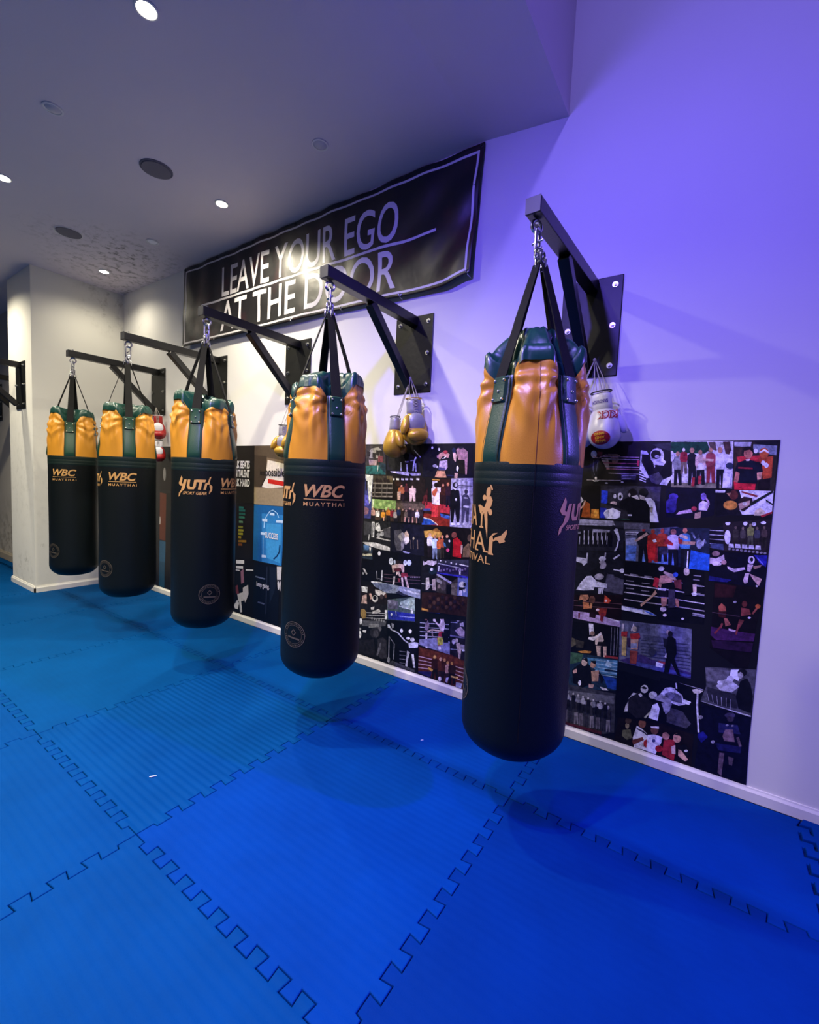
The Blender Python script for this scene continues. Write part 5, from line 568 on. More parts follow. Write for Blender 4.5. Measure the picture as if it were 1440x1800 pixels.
c|30303c 233,818,449,848,450,736,234,732|241c38 241,797,445,808,448,757,237,739|a8a8b4 237,794,389,788,389,793,238,799|c0bcb4 387,809,448,805,449,812,388,815|d0d0d4 244,781,253,783,251,748,244,747|c8c8d0 389,787,399,789,400,749,391,751|3430a0 237,739,449,748,450,736,288,733,237,733|d4d0d4 264,816,262,811,257,809,253,812,253,817,256,820,261,820|d4d0d4 299,815,298,810,293,808,289,811,289,815,292,819,297,819|d4d0d4 338,813,336,809,332,807,328,809,327,814,331,818,336,817|d4d0d4 373,812,371,807,366,806,362,808,362,813,366,816,370,816|786888 273,756,269,749,262,747,257,753,261,760,269,762|786888 294,764,290,757,283,755,278,761,282,768,290,770|786888 315,772,311,765,303,763,299,769,303,776,310,777|786888 336,765,333,759,325,757,321,763,324,770,332,771|786888 356,773,353,766,345,765,341,771,345,778,352,779|786888 377,781,373,774,366,773,362,779,365,786,372,787|786888 397,775,394,768,387,767,383,773,386,780,393,781|786888 417,783,414,776,407,775,403,780,406,787,413,788|786888 437,790,434,783,426,782,422,788,426,795,433,796
c|121218 125,806,233,815,234,729,241,612,129,602,125,754|c0b4c0 130,797,149,790,163,802,196,809,211,805,229,811,230,795,206,776,157,778,135,769|2a1c20 199,812,196,809,186,805,174,806,170,810|182830 181,762,221,768,234,732,198,717,179,730|c8c8d8 208,754,207,748,203,744,198,741,193,742,189,745,187,751,189,756,192,761,197,763,202,762,206,759|c4bcb0 158,691,180,698,191,639,177,620,161,614|b0a090 203,689,228,700,236,624,211,623|9c9ca0 128,648,209,653,209,657,128,653
c|38322c 234,729,340,693,382,731,385,620,240,616|b8b4c0 234,721,336,684,343,696,253,729,234,729|6c6450 340,687,381,697,382,620,344,619|0e0e12 305,675,340,681,340,619,327,618,309,619|8c7c6c 267,655,266,649,262,644,257,641,252,642,247,646,246,652,247,658,250,663,256,666,261,665,265,661|4c4440 306,672,304,654,297,640,286,633,275,636,267,647,263,664,265,682,272,696,282,702,293,699,302,688|8a867c 235,704,269,694,277,670,237,682,236,695
c|5c6894 382,731,450,736,453,627,385,620|b8b8b0 438,698,436,688,428,680,416,675,404,676,395,681,392,689,394,699,402,707,414,712,426,711,435,706|14141c 392,674,436,679,434,660,394,656|c0bcc8 397,653,417,660,416,626,395,625|b0aebc 420,664,443,674,438,652,425,646|1c1c28 439,698,438,691,435,686,431,684,426,685,423,689,421,695,422,701,425,706,429,708,434,707,437,703
c|2a1814 133,596,244,613,453,624,457,505,273,491,136,472|3a2420 207,577,203,566,193,561,184,567,183,579,191,588,202,588|1a1018 237,577,233,566,223,561,214,567,214,579,222,588,232,587|4a3428 267,577,263,566,253,561,244,567,244,579,252,588,262,587|221a20 296,594,292,583,282,578,273,584,272,596,280,605,291,604|3a2420 325,594,321,582,311,578,303,584,302,596,310,605,320,604|1a1018 354,594,350,582,340,578,332,584,331,595,339,604,349,604|4a3428 381,610,377,599,368,594,359,600,359,612,365,619,376,620|221a20 409,610,406,599,396,594,388,600,387,612,394,620,404,620|3a2420 437,610,433,598,424,594,416,600,415,611,422,620,432,619|1a1018 209,549,205,537,194,532,185,538,185,550,193,560,203,559|4a3428 239,549,235,537,225,532,216,538,215,550,223,560,234,559|221a20 269,549,265,537,255,533,246,538,245,550,253,560,264,559|3a2420 297,566,293,554,283,550,275,556,274,568,282,577,292,576|1a1018 326,566,323,554,313,550,304,556,303,568,311,577,321,576|4a3428 355,566,351,555,342,550,333,556,333,568,340,576,350,576|221a20 383,583,379,571,369,567,361,572,360,584,368,593,378,592|3a2420 411,583,407,571,398,567,389,572,389,584,396,593,406,592|1a1018 439,582,435,571,426,567,417,572,417,584,424,593,434,592|4a3428 210,520,206,508,196,503,187,509,186,521,194,531,205,530|221a20 241,520,237,509,226,504,217,510,217,522,225,531,235,530|3a2420 270,521,267,509,256,504,248,510,247,522,255,531,265,531|1a1018 299,538,295,526,285,521,276,527,276,539,283,548,294,548|4a3428 328,538,324,526,314,522,306,527,305,539,313,548,323,548|221a20 357,538,353,527,343,522,335,528,334,540,342,549,352,548|3a2420 384,555,381,544,371,539,363,545,362,556,369,565,379,565|1a1018 412,555,409,544,399,539,391,545,390,556,398,565,408,565|c89040 139,496,188,496,189,483,139,483|141a48 179,476,273,491,273,486
c|10101c 123,420,344,468,356,249,265,239,129,242|a8a8bc 129,395,338,430,338,434,129,399|a8a8bc 130,367,340,403,340,407,130,371|a8a8bc 132,339,341,377,341,381,132,344|a8a8bc 133,312,343,350,343,354,133,316|786878 169,402,188,427,202,392,188,358,167,360|6a4a44 183,433,182,428,179,424,174,422,169,422,165,425,164,429|b8a098 190,348,221,369,216,376,185,355|b8a098 218,368,249,371,250,380,219,377|b8a098 249,371,288,377,288,386,250,380|c4b4c0 280,454,301,459,313,421,304,378,280,386,263,413,278,430|c0a8b0 293,457,293,455,290,449,284,447,279,447,275,451,274,453|c8b8c0 235,432,259,410,267,417,242,439|c8b8c0 263,409,286,411,287,420,264,418|d0c4c8 244,440,243,435,240,430,235,428,230,428,227,431,225,436,226,441,227,443,240,446,242,444|8a2438 273,371,304,378,294,345,267,342|c4b8c0 174,341,190,345,190,272,180,269|9c8c90 218,365,224,328,233,331,227,368|8080a4 131,288,252,329,352,329,356,249,132,254|a03838 260,330,283,339,293,291,271,282|a09c40 266,334,306,345,304,297,266,287|101018 289,368,341,387,341,320,311,312|d0ccd8 203,258,202,254,197,251,192,249,186,248,181,249,179,252,181,255,185,258,191,260,197,261,201,260|c0b8c8 293,274,292,268,288,264,283,261,278,261,275,264,273,268,274,274,277,279,282,281,287,281,291,278
c|20202e 348,459,445,481,452,370,350,362|9090a8 349,447,396,454,396,458,349,451|a8a0b0 411,456,435,468,440,443,415,441|988898 381,406,419,438,446,418,448,379,412,380|8c8494 408,472,407,468,404,465,399,463,395,463,392,465,390,468,390,469,408,473|605c7c 350,372,451,380,452,370,350,362
c|1a1620 352,353,452,367,456,236,360,250|b0a8b4 390,339,389,330,385,323,378,319,372,320,367,325,365,332,366,341,370,348,377,352,383,351,388,346|a89c98 407,350,406,342,403,336,398,333,393,333,389,338,387,345,388,352,391,358,392,359,402,360,405,356|b09c98 393,326,418,339,431,302,427,240,415,242,406,289|8c8490 422,330,451,334,453,292,427,301|9090a0 358,282,406,291,406,295,358,286|d0d0d8 454,297,450,294,446,292,441,292,438,293,436,295,437,299,441,302,445,304,450,304,453,303,454,302
c|4a2018 129,239,360,250,456,236,456,56,408,62,134,70|5c2c1c 138,234,357,243,453,229,451,208,140,192|b09098 131,175,228,182,230,187,131,181|a88c8c 393,182,453,183,455,189,394,189|b09098 132,151,230,160,231,166,131,157|a88c8c 394,158,455,158,456,164,396,165|b09098 132,126,231,139,232,145,132,132|a88c8c 396,135,456,133,456,139,397,141|b09098 133,102,232,118,233,123,133,108,133,107|a88c8c 397,111,456,108,456,114,399,117|201c4c 134,80,233,106,228,69,187,68,134,70|14100f 236,131,275,142,281,64,266,64,257,117,255,65,238,65|2c1410 229,179,243,191,261,196,276,192,280,156,275,135,236,124,229,142|c89858 263,209,260,199,252,193,244,195,240,203,243,212,251,218,259,216|201818 281,131,316,141,322,62,308,62,299,117,297,63,283,64|4a2418 275,178,287,190,303,194,316,190,320,155,316,135,281,125,274,142|c89878 305,207,302,197,295,192,287,193,284,201,286,210,294,216,301,214|1c1416 307,135,342,145,348,70,335,66,326,122,323,63,320,62,310,62|3c1c14 302,180,314,191,330,196,343,192,347,159,342,139,308,129,301,146|b88450 331,207,329,199,322,193,314,195,311,202,314,211,321,216,328,215|2a1c1c 334,131,362,139,367,69,357,66,349,118,347,63,340,61,337,61|a88070 329,173,338,182,352,186,362,182,366,152,362,134,334,125,329,141|b8884c 354,197,352,189,345,184,338,186,335,192,337,200,344,205,351,204|100e12 358,135,398,146,404,77,388,72,379,124,375,68,360,64|2c1a14 351,176,365,187,384,192,399,189,403,159,398,141,358,129,351,144|b88440 383,202,381,194,375,189,368,190,365,197,367,205,374,210,380,209|b88c40 208,130,244,123,237,107,209,116|c09858 371,122,423,127,416,115,372,112|c8c0c4 307,82,306,74,302,67,297,64,291,64,286,68,284,75,285,83,289,90,295,94,301,93,305,89|a8a0bc 339,98,357,107,348,67,336,74|8c8cac 410,93,450,95,445,63,408,62
p|12100f -1821,1526,-1586,1522,-1572,1046,-1825,1034|
p|6c5c48 -1582,1527,-1141,1528,-1180,1047,-1575,1040|4c4032 -1582,1524,-1141,1524,-1151,1401,-1244,1412,-1576,1451,-1582,1523|382e24 -1580,1451,-1421,1443,-1424,1331,-1444,1265,-1486,1189,-1576,1189|cfc6b6 -1409,1413,-1153,1377,-1163,1252,-1175,1203,-1390,1179,-1478,1189,-1437,1266,-1424,1331|d8d0c4 -1478,1189,-1423,1285,-1391,1184|241c16 -1489,1191,-1444,1265,-1422,1271,-1478,1189|8a7a60 -1576,1180,-1175,1185,-1180,1047,-1575,1040|b02018 -1400,1260,-1190,1243,-1192,1206,-1399,1223
p|100c10 -1808,1025,-1579,1038,-1585,730,-1555,494,-1829,529|1c5c58 -1783,1007,-1719,1008,-1718,990,-1783,987|1a5450 -1783,982,-1694,985,-1694,967,-1782,962|1c5048 -1782,952,-1694,956,-1693,937,-1781,932|286050 -1781,922,-1701,926,-1700,907,-1781,902|507058 -1780,882,-1724,884,-1723,866,-1780,863|6c6c28 -1787,837,-1722,840,-1722,821,-1787,817|888020 -1786,807,-1714,811,-1713,792,-1786,787|8c8420 -1786,777,-1721,781,-1720,762,-1785,757|8a7418 -1785,747,-1744,748,-1744,729,-1784,727|7c5818 -1784,712,-1671,722,-1671,703,-1783,692|6c3c18 -1783,682,-1726,686,-1726,667,-1783,662
p|17568c -1575,1038,-1183,1044,-1208,565,-1577,564|2a74ac -1472,972,-1201,975,-1215,569,-1370,565,-1459,564|3a8cc0 -1410,892,-1226,899,-1229,585,-1401,608|9cc4e0 -1434,851,-1432,913,-1441,913,-1443,851|9cc4e0 -1433,912,-1408,947,-1416,949,-1440,914|9cc4e0 -1408,947,-1366,992,-1374,995,-1416,949|9cc4e0 -1368,991,-1326,1006,-1329,1011,-1372,996|9cc4e0 -1330,1006,-1280,985,-1275,989,-1325,1011|9cc4e0 -1282,986,-1259,951,-1252,953,-1274,988|0c2c50 -1302,604,-1260,638,-1271,643,-1313,610|0c2c50 -1259,639,-1232,675,-1246,678,-1273,642|0c2c50 -1232,677,-1227,733,-1242,732,-1247,676|6c9cc4 -1448,822,-1441,603,-1435,603,-1442,822|b4cce0 -1463,927,-1397,928,-1396,907,-1462,906|b4cce0 -1366,985,-1309,984,-1308,964,-1365,964|b4cce0 -1286,931,-1203,934,-1203,913,-1286,910|b4cce0 -1478,814,-1426,814,-1425,793,-1477,792|b4cce0 -1461,624,-1402,627,-1401,606,-1460,602
p|0c080c -1829,560,-1561,562,-1566,52,-1868,64|d0ccd0 -1812,532,-1698,543,-1697,513,-1811,499|d0ccd0 -1811,478,-1713,489,-1712,468,-1810,456|d0ccd0 -1814,445,-1761,449,-1760,441,-1814,436|d0ccd0 -1672,469,-1570,480,-1570,470,-1672,457|8a5c70 -1744,440,-1704,466,-1693,348,-1733,331|b8b0b4 -1708,300,-1637,337,-1627,259,-1672,175,-1706,225|b4aeb0 -1788,230,-1683,269,-1697,186,-1770,167|c8c4c8 -1835,118,-1786,179,-1761,153,-1776,94,-1818,95|b8b4b8 -1760,173,-1741,74,-1712,82,-1731,180|6a3038 -1814,297,-1782,312,-1763,234,-1804,232
p|070b18 -1561,552,-1263,557,-1233,304,-1232,63,-1566,52|5c6478 -1540,422,-1412,419,-1408,431,-1536,434|4c5468 -1504,207,-1417,207,-1412,220,-1498,220|30384c -1391,533,-1396,132,-1390,134,-1385,534|101828 -1355,538,-1270,542,-1272,391,-1304,309,-1345,235
p|c0bcb8 -1266,552,-1207,560,-1219,306,-1241,326,-1259,440|0c0c12 -1259,445,-1212,452,-1219,306,-1241,326,-1258,437|c8c4c0 -1231,403,-1232,384,-1236,369,-1242,363,-1247,366,-1255,415,-1255,417,-1251,432,-1245,438,-1238,434,-1233,421|c4c0bc -1216,360,-1218,358,-1223,363,-1227,378,-1229,398,-1228,420,-1225,435,-1221,442,-1216,437,-1213,427
p|1a100e -3137,1527,-2916,1526,-2917,1089,-3139,1078|100c0c -3136,1520,-2921,1520,-2946,1308,-3108,1304|8c8884 -3020,1251,-3023,1216,-3033,1190,-3047,1180,-3060,1189,-3070,1214,-3074,1249,-3071,1284,-3061,1310,-3048,1319,-3034,1310,-3024,1285
p|5c2c1c -3139,1056,-3010,1049,-3020,563,-3145,563|c8c0bc -3126,766,-3128,744,-3132,728,-3137,722,-3143,727,-3142,802,-3138,808,-3132,802,-3128,787
p|1c4058 -3145,556,-3015,557,-3044,58,-3156,68|28506c -3145,549,-3020,549,-3032,334,-3143,332
p|120e0c -3010,1056,-2912,1061,-2908,40,-3044,51|
"""

# ------------------------------------------------------------------ the room
def slab(name, mat, *boxes):
    mb = MB()
    for a, b in boxes: mb.box(a, b)
    return tag(mb.build(name, mat), kind='structure')
PX0, PX1, PY = -4.66, -3.96, -0.817           # the pillar
FY = -0.52                                    # wall beyond the pillar
SX, SZ = 0.866, 3.145                         # lower edge of the dropped ceiling
TOP = 5.0
slab('floor', M['under'], ((-9.6, -5.6, -0.12), (5.6, 0.3, -0.0205)))
slab('wall_back', M['wall'], ((PX1, 0.0, -0.02), (5.6, 0.15, TOP)))
slab('wall_pillar', M['pillar'], ((PX0, PY, 0.0), (PX1, 0.15, CEIL)))
slab('wall_recess', M['dirty'], ((-9.6, FY, 0.0), (PX0, 0.15, CEIL)))
slab('wall_left', M['wall'], ((-9.75, -5.6, -0.02), (-9.6, 0.15, CEIL)))
slab('wall_right', M['upper'], ((5.6, -5.75, -0.02), (5.75, 0.15, TOP)))
slab('wall_front', M['upper'], ((-9.75, -5.75, -0.02), (5.75, -5.6, TOP)))
mb = MB()                                      # low ceiling, dipping slightly to its open edge
prof = [(-9.75, CEIL), (0.40, CEIL), (0.44, CEIL - 0.004), (SX, SZ), (SX, TOP), (SX - 0.12, TOP), (SX - 0.12, CEIL + 0.12), (-9.75, CEIL + 0.12)]
n = len(prof)
mb.add([(x, y, z) for y in (-5.6, 0.0) for x, z in prof],
       [tuple(range(n)), tuple(range(2 * n - 1, n - 1, -1))] + [(i, (i + 1) % n, n + (i + 1) % n, n + i) for i in range(n)])
tag(mb.build('ceiling', M['ceiling']), kind='structure')
slab('ceiling_upper', M['upper'], ((SX, -5.6, TOP), (5.6, 0.0, TOP + 0.1)))
def skirting(name, mat, p, q, out, h, t=0.014):
    """moulded board from p to q on the floor, standing out along `out`"""
    p, q, out = Vector(p), Vector(q), Vector(out)
    prof = [(0, 0), (t, 0), (t, h * 0.72), (t * 0.55, h * 0.9), (t * 0.45, h), (0, h)]
    vs = [e + out * a + Vector((0, 0, b)) for e in (p, q) for a, b in prof]
    k = len(prof)
    mb = MB()
    mb.add(vs, [tuple(range(k)), tuple(range(2 * k - 1, k - 1, -1))] + [(i, (i + 1) % k, k + (i + 1) % k, k + i) for i in range(k)])
    return tag(mb.build(name, mat), kind='structure')
skirting('baseboard_back', M['skirt'], (PX1 + 0.014, 0, 0), (5.6, 0, 0), (0, -1, 0), 0.058)
skirting('baseboard_pillar', M['skirt'], (PX1, PY - 0.014, 0), (PX1, 0, 0), (1, 0, 0), 0.062)
skirting('baseboard_pillar_front', M['skirt'], (PX0 - 0.014, PY, 0), (PX1 + 0.014, PY, 0), (0, -1, 0), 0.062)
skirting('baseboard_recess', M['oldskirt'], (-9.6, FY, 0), (PX0, FY, 0), (0, -1, 0), 0.105)

# ------------------------------------------------------------------ jigsaw floor mats, 1 m squares
SEAMY = -0.63
PITCH = 1.0 / 11
TH = 0.019
def teeth(flip):
    out = [(0.0, 0.0), (0.060, 0.0), (0.064, -TH * flip)]
    for k in range(1, 10):
        o = k * PITCH
        for s, h in ((0.28, -TH), (0.22, TH), (0.78, TH), (0.72, -TH)):
            out.append((o + s * PITCH, h * flip))
    return out + [(0.936, -TH * flip), (0.940, 0.0), (1.0, 0.0)]
def mat_tile(x0, y1, depth, mat, dz=0.0, cut=None):
    """a mat whose far edge is at y1; its near edge at y1-depth"""
    y0 = y1 - depth
    xe = 1.0
    def flipx(i): return 1 if i % 2 else -1
    ix = int(round(x0))
    loop = []
    iy = int(round((SEAMY - y1)))
    for s, h in teeth(flipx(iy + 1)): loop.append((x0 + s, y0 + h))                      # near edge, left to right
    if depth > 0.99:
        for s, h in teeth(flipx(ix + 1))[1:]: loop.append((x0 + 1 + h, y0 + s))
    else:
        for s, h in teeth(flipx(ix + 1))[1:]:
            if s < depth - 0.02: loop.append((x0 + 1 + h, y0 + s))
        loop.append((x0 + 1, y1))
    if depth > 0.99:
        for s, h in reversed(teeth(flipx(iy))[:-1]): loop.append((x0 + s, y1 + h))
    else:
        loop.append((x0, y1))
    for s, h in reversed(teeth(flipx(ix))[1:-1]):
        if s < depth - 0.02: loop.append((x0 + h, y0 + s))
    cx, cy = x0 + 0.5, (y0 + y1) / 2
    cl = [loop[0]]
    for q in loop[1:]:
        if (Vector(q) - Vector(cl[-1])).length > 1e-4: cl.append(q)
    loop = cl
    n = len(loop)
    def ring(g, z):
        out = []
        for i, q in enumerate(loop):
            a = Vector(loop[i - 1]); b = Vector(q); c = Vector(loop[(i + 1) % n])
            d1 = (b - a).normalized(); d2 = (c - b).normalized()
            nn = Vector((-d1.y - d2.y, d1.x + d2.x))
            if nn.length < 1e-5: nn = Vector((-d1.y, d1.x))
            nn.normalize()
            k = max(0.5, nn.dot(Vector((-d1.y, d1.x))))
            out.append((b.x + nn.x * g / k - cx, b.y + nn.y * g / k - cy, z))
        return out
    vs = ring(0.0012, -0.02) + ring(0.0012, -0.0035) + ring(0.0022, -0.001) + ring(0.0042, 0.0)
    fs = [tuple(range(n))[::-1]]
    for r in range(3):
        fs += [(r * n + i, r * n + (i + 1) % n, (r + 1) * n + (i + 1) % n, (r + 1) * n + i) for i in range(n)]
    fs.append(tuple(range(3 * n, 4 * n)))
    o = link('puzzle_mat', vs, fs, mat, loc=(cx, cy, dz))
    recalc(o)
    return o
ORD = ['nearest', 'second nearest', 'third nearest', 'fourth nearest', 'farthest']
row0 = {1: 'blue foam puzzle mat along the wall, right of the nearest hanging bag',
        0: 'blue foam puzzle mat along the wall between the two nearest hanging bags',
        -1: 'blue foam puzzle mat along the wall just left of the second nearest bag',
        -2: 'blue foam puzzle mat along the wall below the middle bag',
        -3: 'blue foam puzzle mat along the wall between the middle and fourth bags',
        -4: 'blue foam puzzle mat in the corner beside the white pillar',
        -6: 'blue foam puzzle mat just beyond the white pillar at the far left',
        -7: 'blue foam puzzle mat at the far left, second one beyond the pillar',
        -8: 'blue foam puzzle mat at the far left, third one beyond the pillar',
        2: 'blue foam puzzle mat lifted over the skirting at the right picture edge'}
row1 = {1: 'dark blue foam puzzle mat in front of the nearest bag, bottom right of the photo',
        0: 'brightest blue foam puzzle mat at bottom centre with big jigsaw teeth',
        -1: 'strongly ribbed teal blue puzzle mat with a white scrap of fluff on it',
        -2: 'teal blue puzzle mat left of the ribbed mat with the white scrap',
        -3: 'teal blue puzzle mat in the second row in front of the fourth bag',
        -4: 'teal blue puzzle mat in the second row in front of the farthest bag',
        -5: 'blue puzzle mat in front of the white pillar at the left edge',
        -6: 'blue puzzle mat at the left edge beyond the pillar front'}
row2 = {1: 'blue foam puzzle mat under the viewer, right below the bottom edge',
        0: 'ribbed blue puzzle mat filling the bottom left corner of the photo',
        -1: 'ribbed blue puzzle mat at the left edge, above the bottom left corner mat',
        -2: 'blue puzzle mat sliver at the left edge beside the white scrap mat'}
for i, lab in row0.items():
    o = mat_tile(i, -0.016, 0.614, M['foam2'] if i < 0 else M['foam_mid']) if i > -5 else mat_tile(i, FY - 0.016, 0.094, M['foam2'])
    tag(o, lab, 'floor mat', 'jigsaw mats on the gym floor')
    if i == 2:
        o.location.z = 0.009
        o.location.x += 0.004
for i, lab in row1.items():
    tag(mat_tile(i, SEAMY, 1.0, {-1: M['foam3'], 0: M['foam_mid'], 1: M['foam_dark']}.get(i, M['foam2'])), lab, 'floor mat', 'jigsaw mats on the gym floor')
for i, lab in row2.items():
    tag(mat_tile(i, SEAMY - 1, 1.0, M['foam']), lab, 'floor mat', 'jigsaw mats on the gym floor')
for nm, x, y, lab in (('fluff_scrap', -0.256, -1.46, 'tiny curled white scrap of fluff lying on the ribbed mat'),
                      ('fluff_speck', 0.498, -0.52, 'tiny white speck on the mat left of the nearest bag')):
    mb = MB()
    k = 0.5 if nm == 'fluff_scrap' else 0.25
    mb.tube([(x - 0.030 * k, y + 0.002 * k, 0.002), (x - 0.010 * k, y + 0.012 * k, 0.004), (x - 0.006 * k, y + 0.026 * k, 0.003), (x + 0.006 * k, y + 0.046 * k, 0.002)], [0.0012, 0.0035 * k + 0.001, 0.0035 * k + 0.001, 0.0012], 6)
    tag(mb.build(nm, M['scrap'], None, 50), lab, 'scrap')

# ------------------------------------------------------------------ ceiling fittings
def downlight(x, y, label, lit=True, r=0.047, gain=1.0, glass='lens_off'):
    t = tag(empty('downlight', (x, y, CEIL)), label, 'ceiling light', 'recessed ceiling downlights')
    mb = MB()
    mb.lathe([(r, 0.0), (r, -0.005), (r - 0.004, -0.007), (r - 0.009, -0.006), (r - 0.011, -0.002), (r - 0.011, 0.0)], 40)
    mb.build('trim_ring', M['trim'], t, 40)
    mb = MB()
    mb.lathe([(r - 0.011, -0.002), (r - 0.016, -0.006), (r * 0.4, -0.011), (0.0005, -0.012)], 32)
    mb.build('lens', M['lens'] if lit else M[glass], t, 60)
    if lit:
        d = bpy.data.lights.new('downlight_lamp', 'SPOT')
        d.energy = DOWN_W * gain
        d.color = WARM
        d.spot_size = math.radians(150)
        d.spot_blend = 0.9
        d.shadow_soft_size = 0.035
        o = bpy.data.objects.new('downlight_lamp', d)
        COL.objects.link(o)
        o.parent = t
        o.location = (0, 0, -0.02)
    return t
downlight(-0.49, -1.37, 'lit recessed downlight at the top edge of the photo', gain=2.5)
downlight(-2.48, -1.356, 'lit recessed downlight at the left edge of the photo', gain=1.2)
downlight(-1.434, -0.424, 'lit recessed downlight above the left half of the banner', gain=1.75)
downlight(-3.465, -0.38, 'lit recessed downlight in the mouldy ceiling corner by the pillar', gain=0.4)
downlight(-2.44, -0.416, 'unlit round downlight between the lit ones near the banner end', lit=False, glass='lens_white')
downlight(-0.412, -0.46, 'faint unlit downlight flush with the ceiling above the banner', lit=False)
downlight(-1.47, -1.39, 'faint unlit downlight flush in the ceiling at upper left', lit=False)
downlight(-4.48, -1.36, 'lit recessed downlight beyond the left edge, in front of the pillar', gain=1.6)
downlight(-1.47, -2.35, 'lit recessed downlight just outside the upper left corner', gain=2.5)
downlight(-3.47, -2.35, 'lit recessed downlight left of the photo, facing the white pillar', gain=2.8)
downlight(-0.49, -3.3, 'lit recessed downlight behind the viewer over the near mats', gain=2.6)
downlight(0.53, -2.35, 'lit recessed downlight above the viewer, outside the photo', gain=3.0)  # lamp added out of view to warm the front of the nearest bag
downlight(-2.48, -3.3, 'lit recessed downlight behind the viewer toward the left', gain=1.6)
def speaker(x, y, r, off, label):
    t = tag(empty('ceiling_speaker', (x, y, CEIL)), label, 'speaker', 'round ceiling speakers')
    mb = MB()
    mb.lathe([(r, 0.0), (r, -0.004), (r - 0.006, -0.006), (r - 0.010, -0.003), (r - 0.010, 0.0)], 48)
    mb.build('flange', M['trim'] if off else M['grille'], t, 40)
    mb = MB()
    mb.lathe([(r - 0.010, -0.003), (r - 0.012, -0.009), (r * 0.5, -0.011), (0.0005, -0.0115)], 48)
    g = mb.build('grille', M['grille'], t, 60)
    g.location = (off, off * 0.6, 0)
speaker(-1.472, -0.854, 0.094, 0.0, 'dark round speaker grille in the ceiling near the banner')
speaker(-2.918, -0.85, 0.098, 0.006, 'round speaker grille with white rim nearest the mouldy patch')

# ------------------------------------------------------------------ wall brackets
ARM_T, ARM_S, ARM_L = 2.312, 0.056, 0.775
def bracket(x, y, label, yaw=0.0, length=ARM_L):
    t = tag(empty('hanging_bracket', (x, y, 0)), label, 'bracket', 'steel punching bag brackets on the wall')
    mb = MB(); mb.box((-0.14, -0.007, 1.845), (0.14, -0.0005, 2.318))
    bevel(mb.build('mounting_plate', M['plate'], t), 0.004)
    s = math.sin(yaw); c = math.cos(yaw)
    e = Vector((s * length, -c * length, 0))
    zc = ARM_T - ARM_S / 2
    mb = MB(); mb.bar((0, -0.0075, zc), (e.x, e.y, zc), ARM_S, ARM_S)
    bevel(mb.build('arm', M['steel'], t), 0.003)
    mb = MB(); d = e.normalized(); mb.bar((e.x, e.y, zc), (e.x + d.x * 0.004, e.y + d.y * 0.004, zc), ARM_S, ARM_S)
    bevel(mb.build('end_cap', M['capblk'], t), 0.001)
    a = d * 0.43
    mb = MB(); mb.bar((a.x, a.y, ARM_T - ARM_S - 0.002), (d.x * 0.03, d.y * 0.03 - 0.004, 1.885), 0.048, 0.048, up=(1, 0, 0))
    bevel(mb.build('brace', M['steel'], t), 0.003)
    for bx in (-0.105, 0.105):
        for bz in (1.895, 2.085, 2.275):
            mb = MB()
            mb.tube([(0, 0, 0), (0, -0.003, 0)], 0.0135, 16)
            mb.tube([(0, -0.003, 0), (0, -0.011, 0)], 0.0085, 6)
            mb.tube([(0, -0.011, 0), (0, -0.016, 0)], 0.005, 10)
            o = mb.build('bolt', M['bolt'], t, 30)
            o.location = (bx, -0.007, bz)
    h = d * (length - 0.04)
    mb = MB()
    mb.tube([(h.x, h.y, ARM_T - ARM_S + 0.004), (h.x, h.y, ARM_T - ARM_S - 0.014)], 0.006, 10)
    nb = MB(); nb.tube([(h.x, h.y, ARM_T), (h.x, h.y, ARM_T + 0.012)], 0.008, 6)
    nb.build('lock_nut', M['chrome'], t, 30)
    R = 0.021
    mb.tube([(h.x + R * math.sin(k * math.pi / 12) * 0.5, h.y + R * math.sin(k * math.pi / 12) * 0.87, ARM_T - ARM_S - 0.027 + R * math.cos(k * math.pi / 12)) for k in range(24)], 0.0062, 8, closed=True)
    mb.build('eye_bolt', M['chrome'], t, 40)
    return (x + h.x, y + h.y)
BRX = [1.038, -0.013, -1.075, -2.125, -3.18]
HANG = []
for i, (x, w) in enumerate(zip(BRX, ('nearest black steel wall bracket, lit blue, with white gloves tied to it',
        'black steel bracket in front of the banner, second nearest, with gold gloves below',
        'middle black steel wall bracket with its arm end in front of the banner corner',
        'black steel bracket, second from the corner, without gloves tied to it',
        'black steel bracket next to the corner, with red and white gloves'))):
    HANG.append(bracket(x, 0.0, w, yaw=-0.045 if i == 0 else -0.012))
bracket(-4.275, PY, 'black steel bracket on the front of the white pillar, arm cut by the left edge')
bracket(-5.33, FY, 'black steel bracket mostly hidden behind the white pillar')
bracket(-6.31, FY, 'black steel bracket plate at the extreme left edge beyond the pillar')

# ------------------------------------------------------------------ heavy bags
R0, ZB, ZS = 0.19, 0.305, 1.375
def sm(a, b, x):
    t = max(0.0, min(1.0, (x - a) / (b - a)))
    return t * t * (3 - 2 * t)
def wrap(vs, fs, ang, rad, name, mat, parent):
    """flat artwork (x along the girth in metres, y = height) wrapped on the bag, centred on angle ang"""
    vs, fs = dice(vs, fs, 0.010, 'x')
    out = []
    for u, v in vs:
        a = ang + u / R0
        r = rad(a, v)
        out.append((r * math.cos(a), r * math.sin(a), v))
    return recalc(link(name, out, fs, mat, parent))
def art_wbc():
    a = text_flat('WBC', shear=0.28, bold=0.028)
    b = text_flat('MUAYTHAI', bold=0.012, spacing=1.35)
    return join2([(fit(a[0], -0.090, 0.093, 1.203, 1.262), a[1]), poly2(-0.092, 1.192, 0.090, 1.192, 0.090, 1.1955, -0.092, 1.1955),
                  (fit(b[0], -0.093, 0.092, 1.162, 1.180), b[1])])
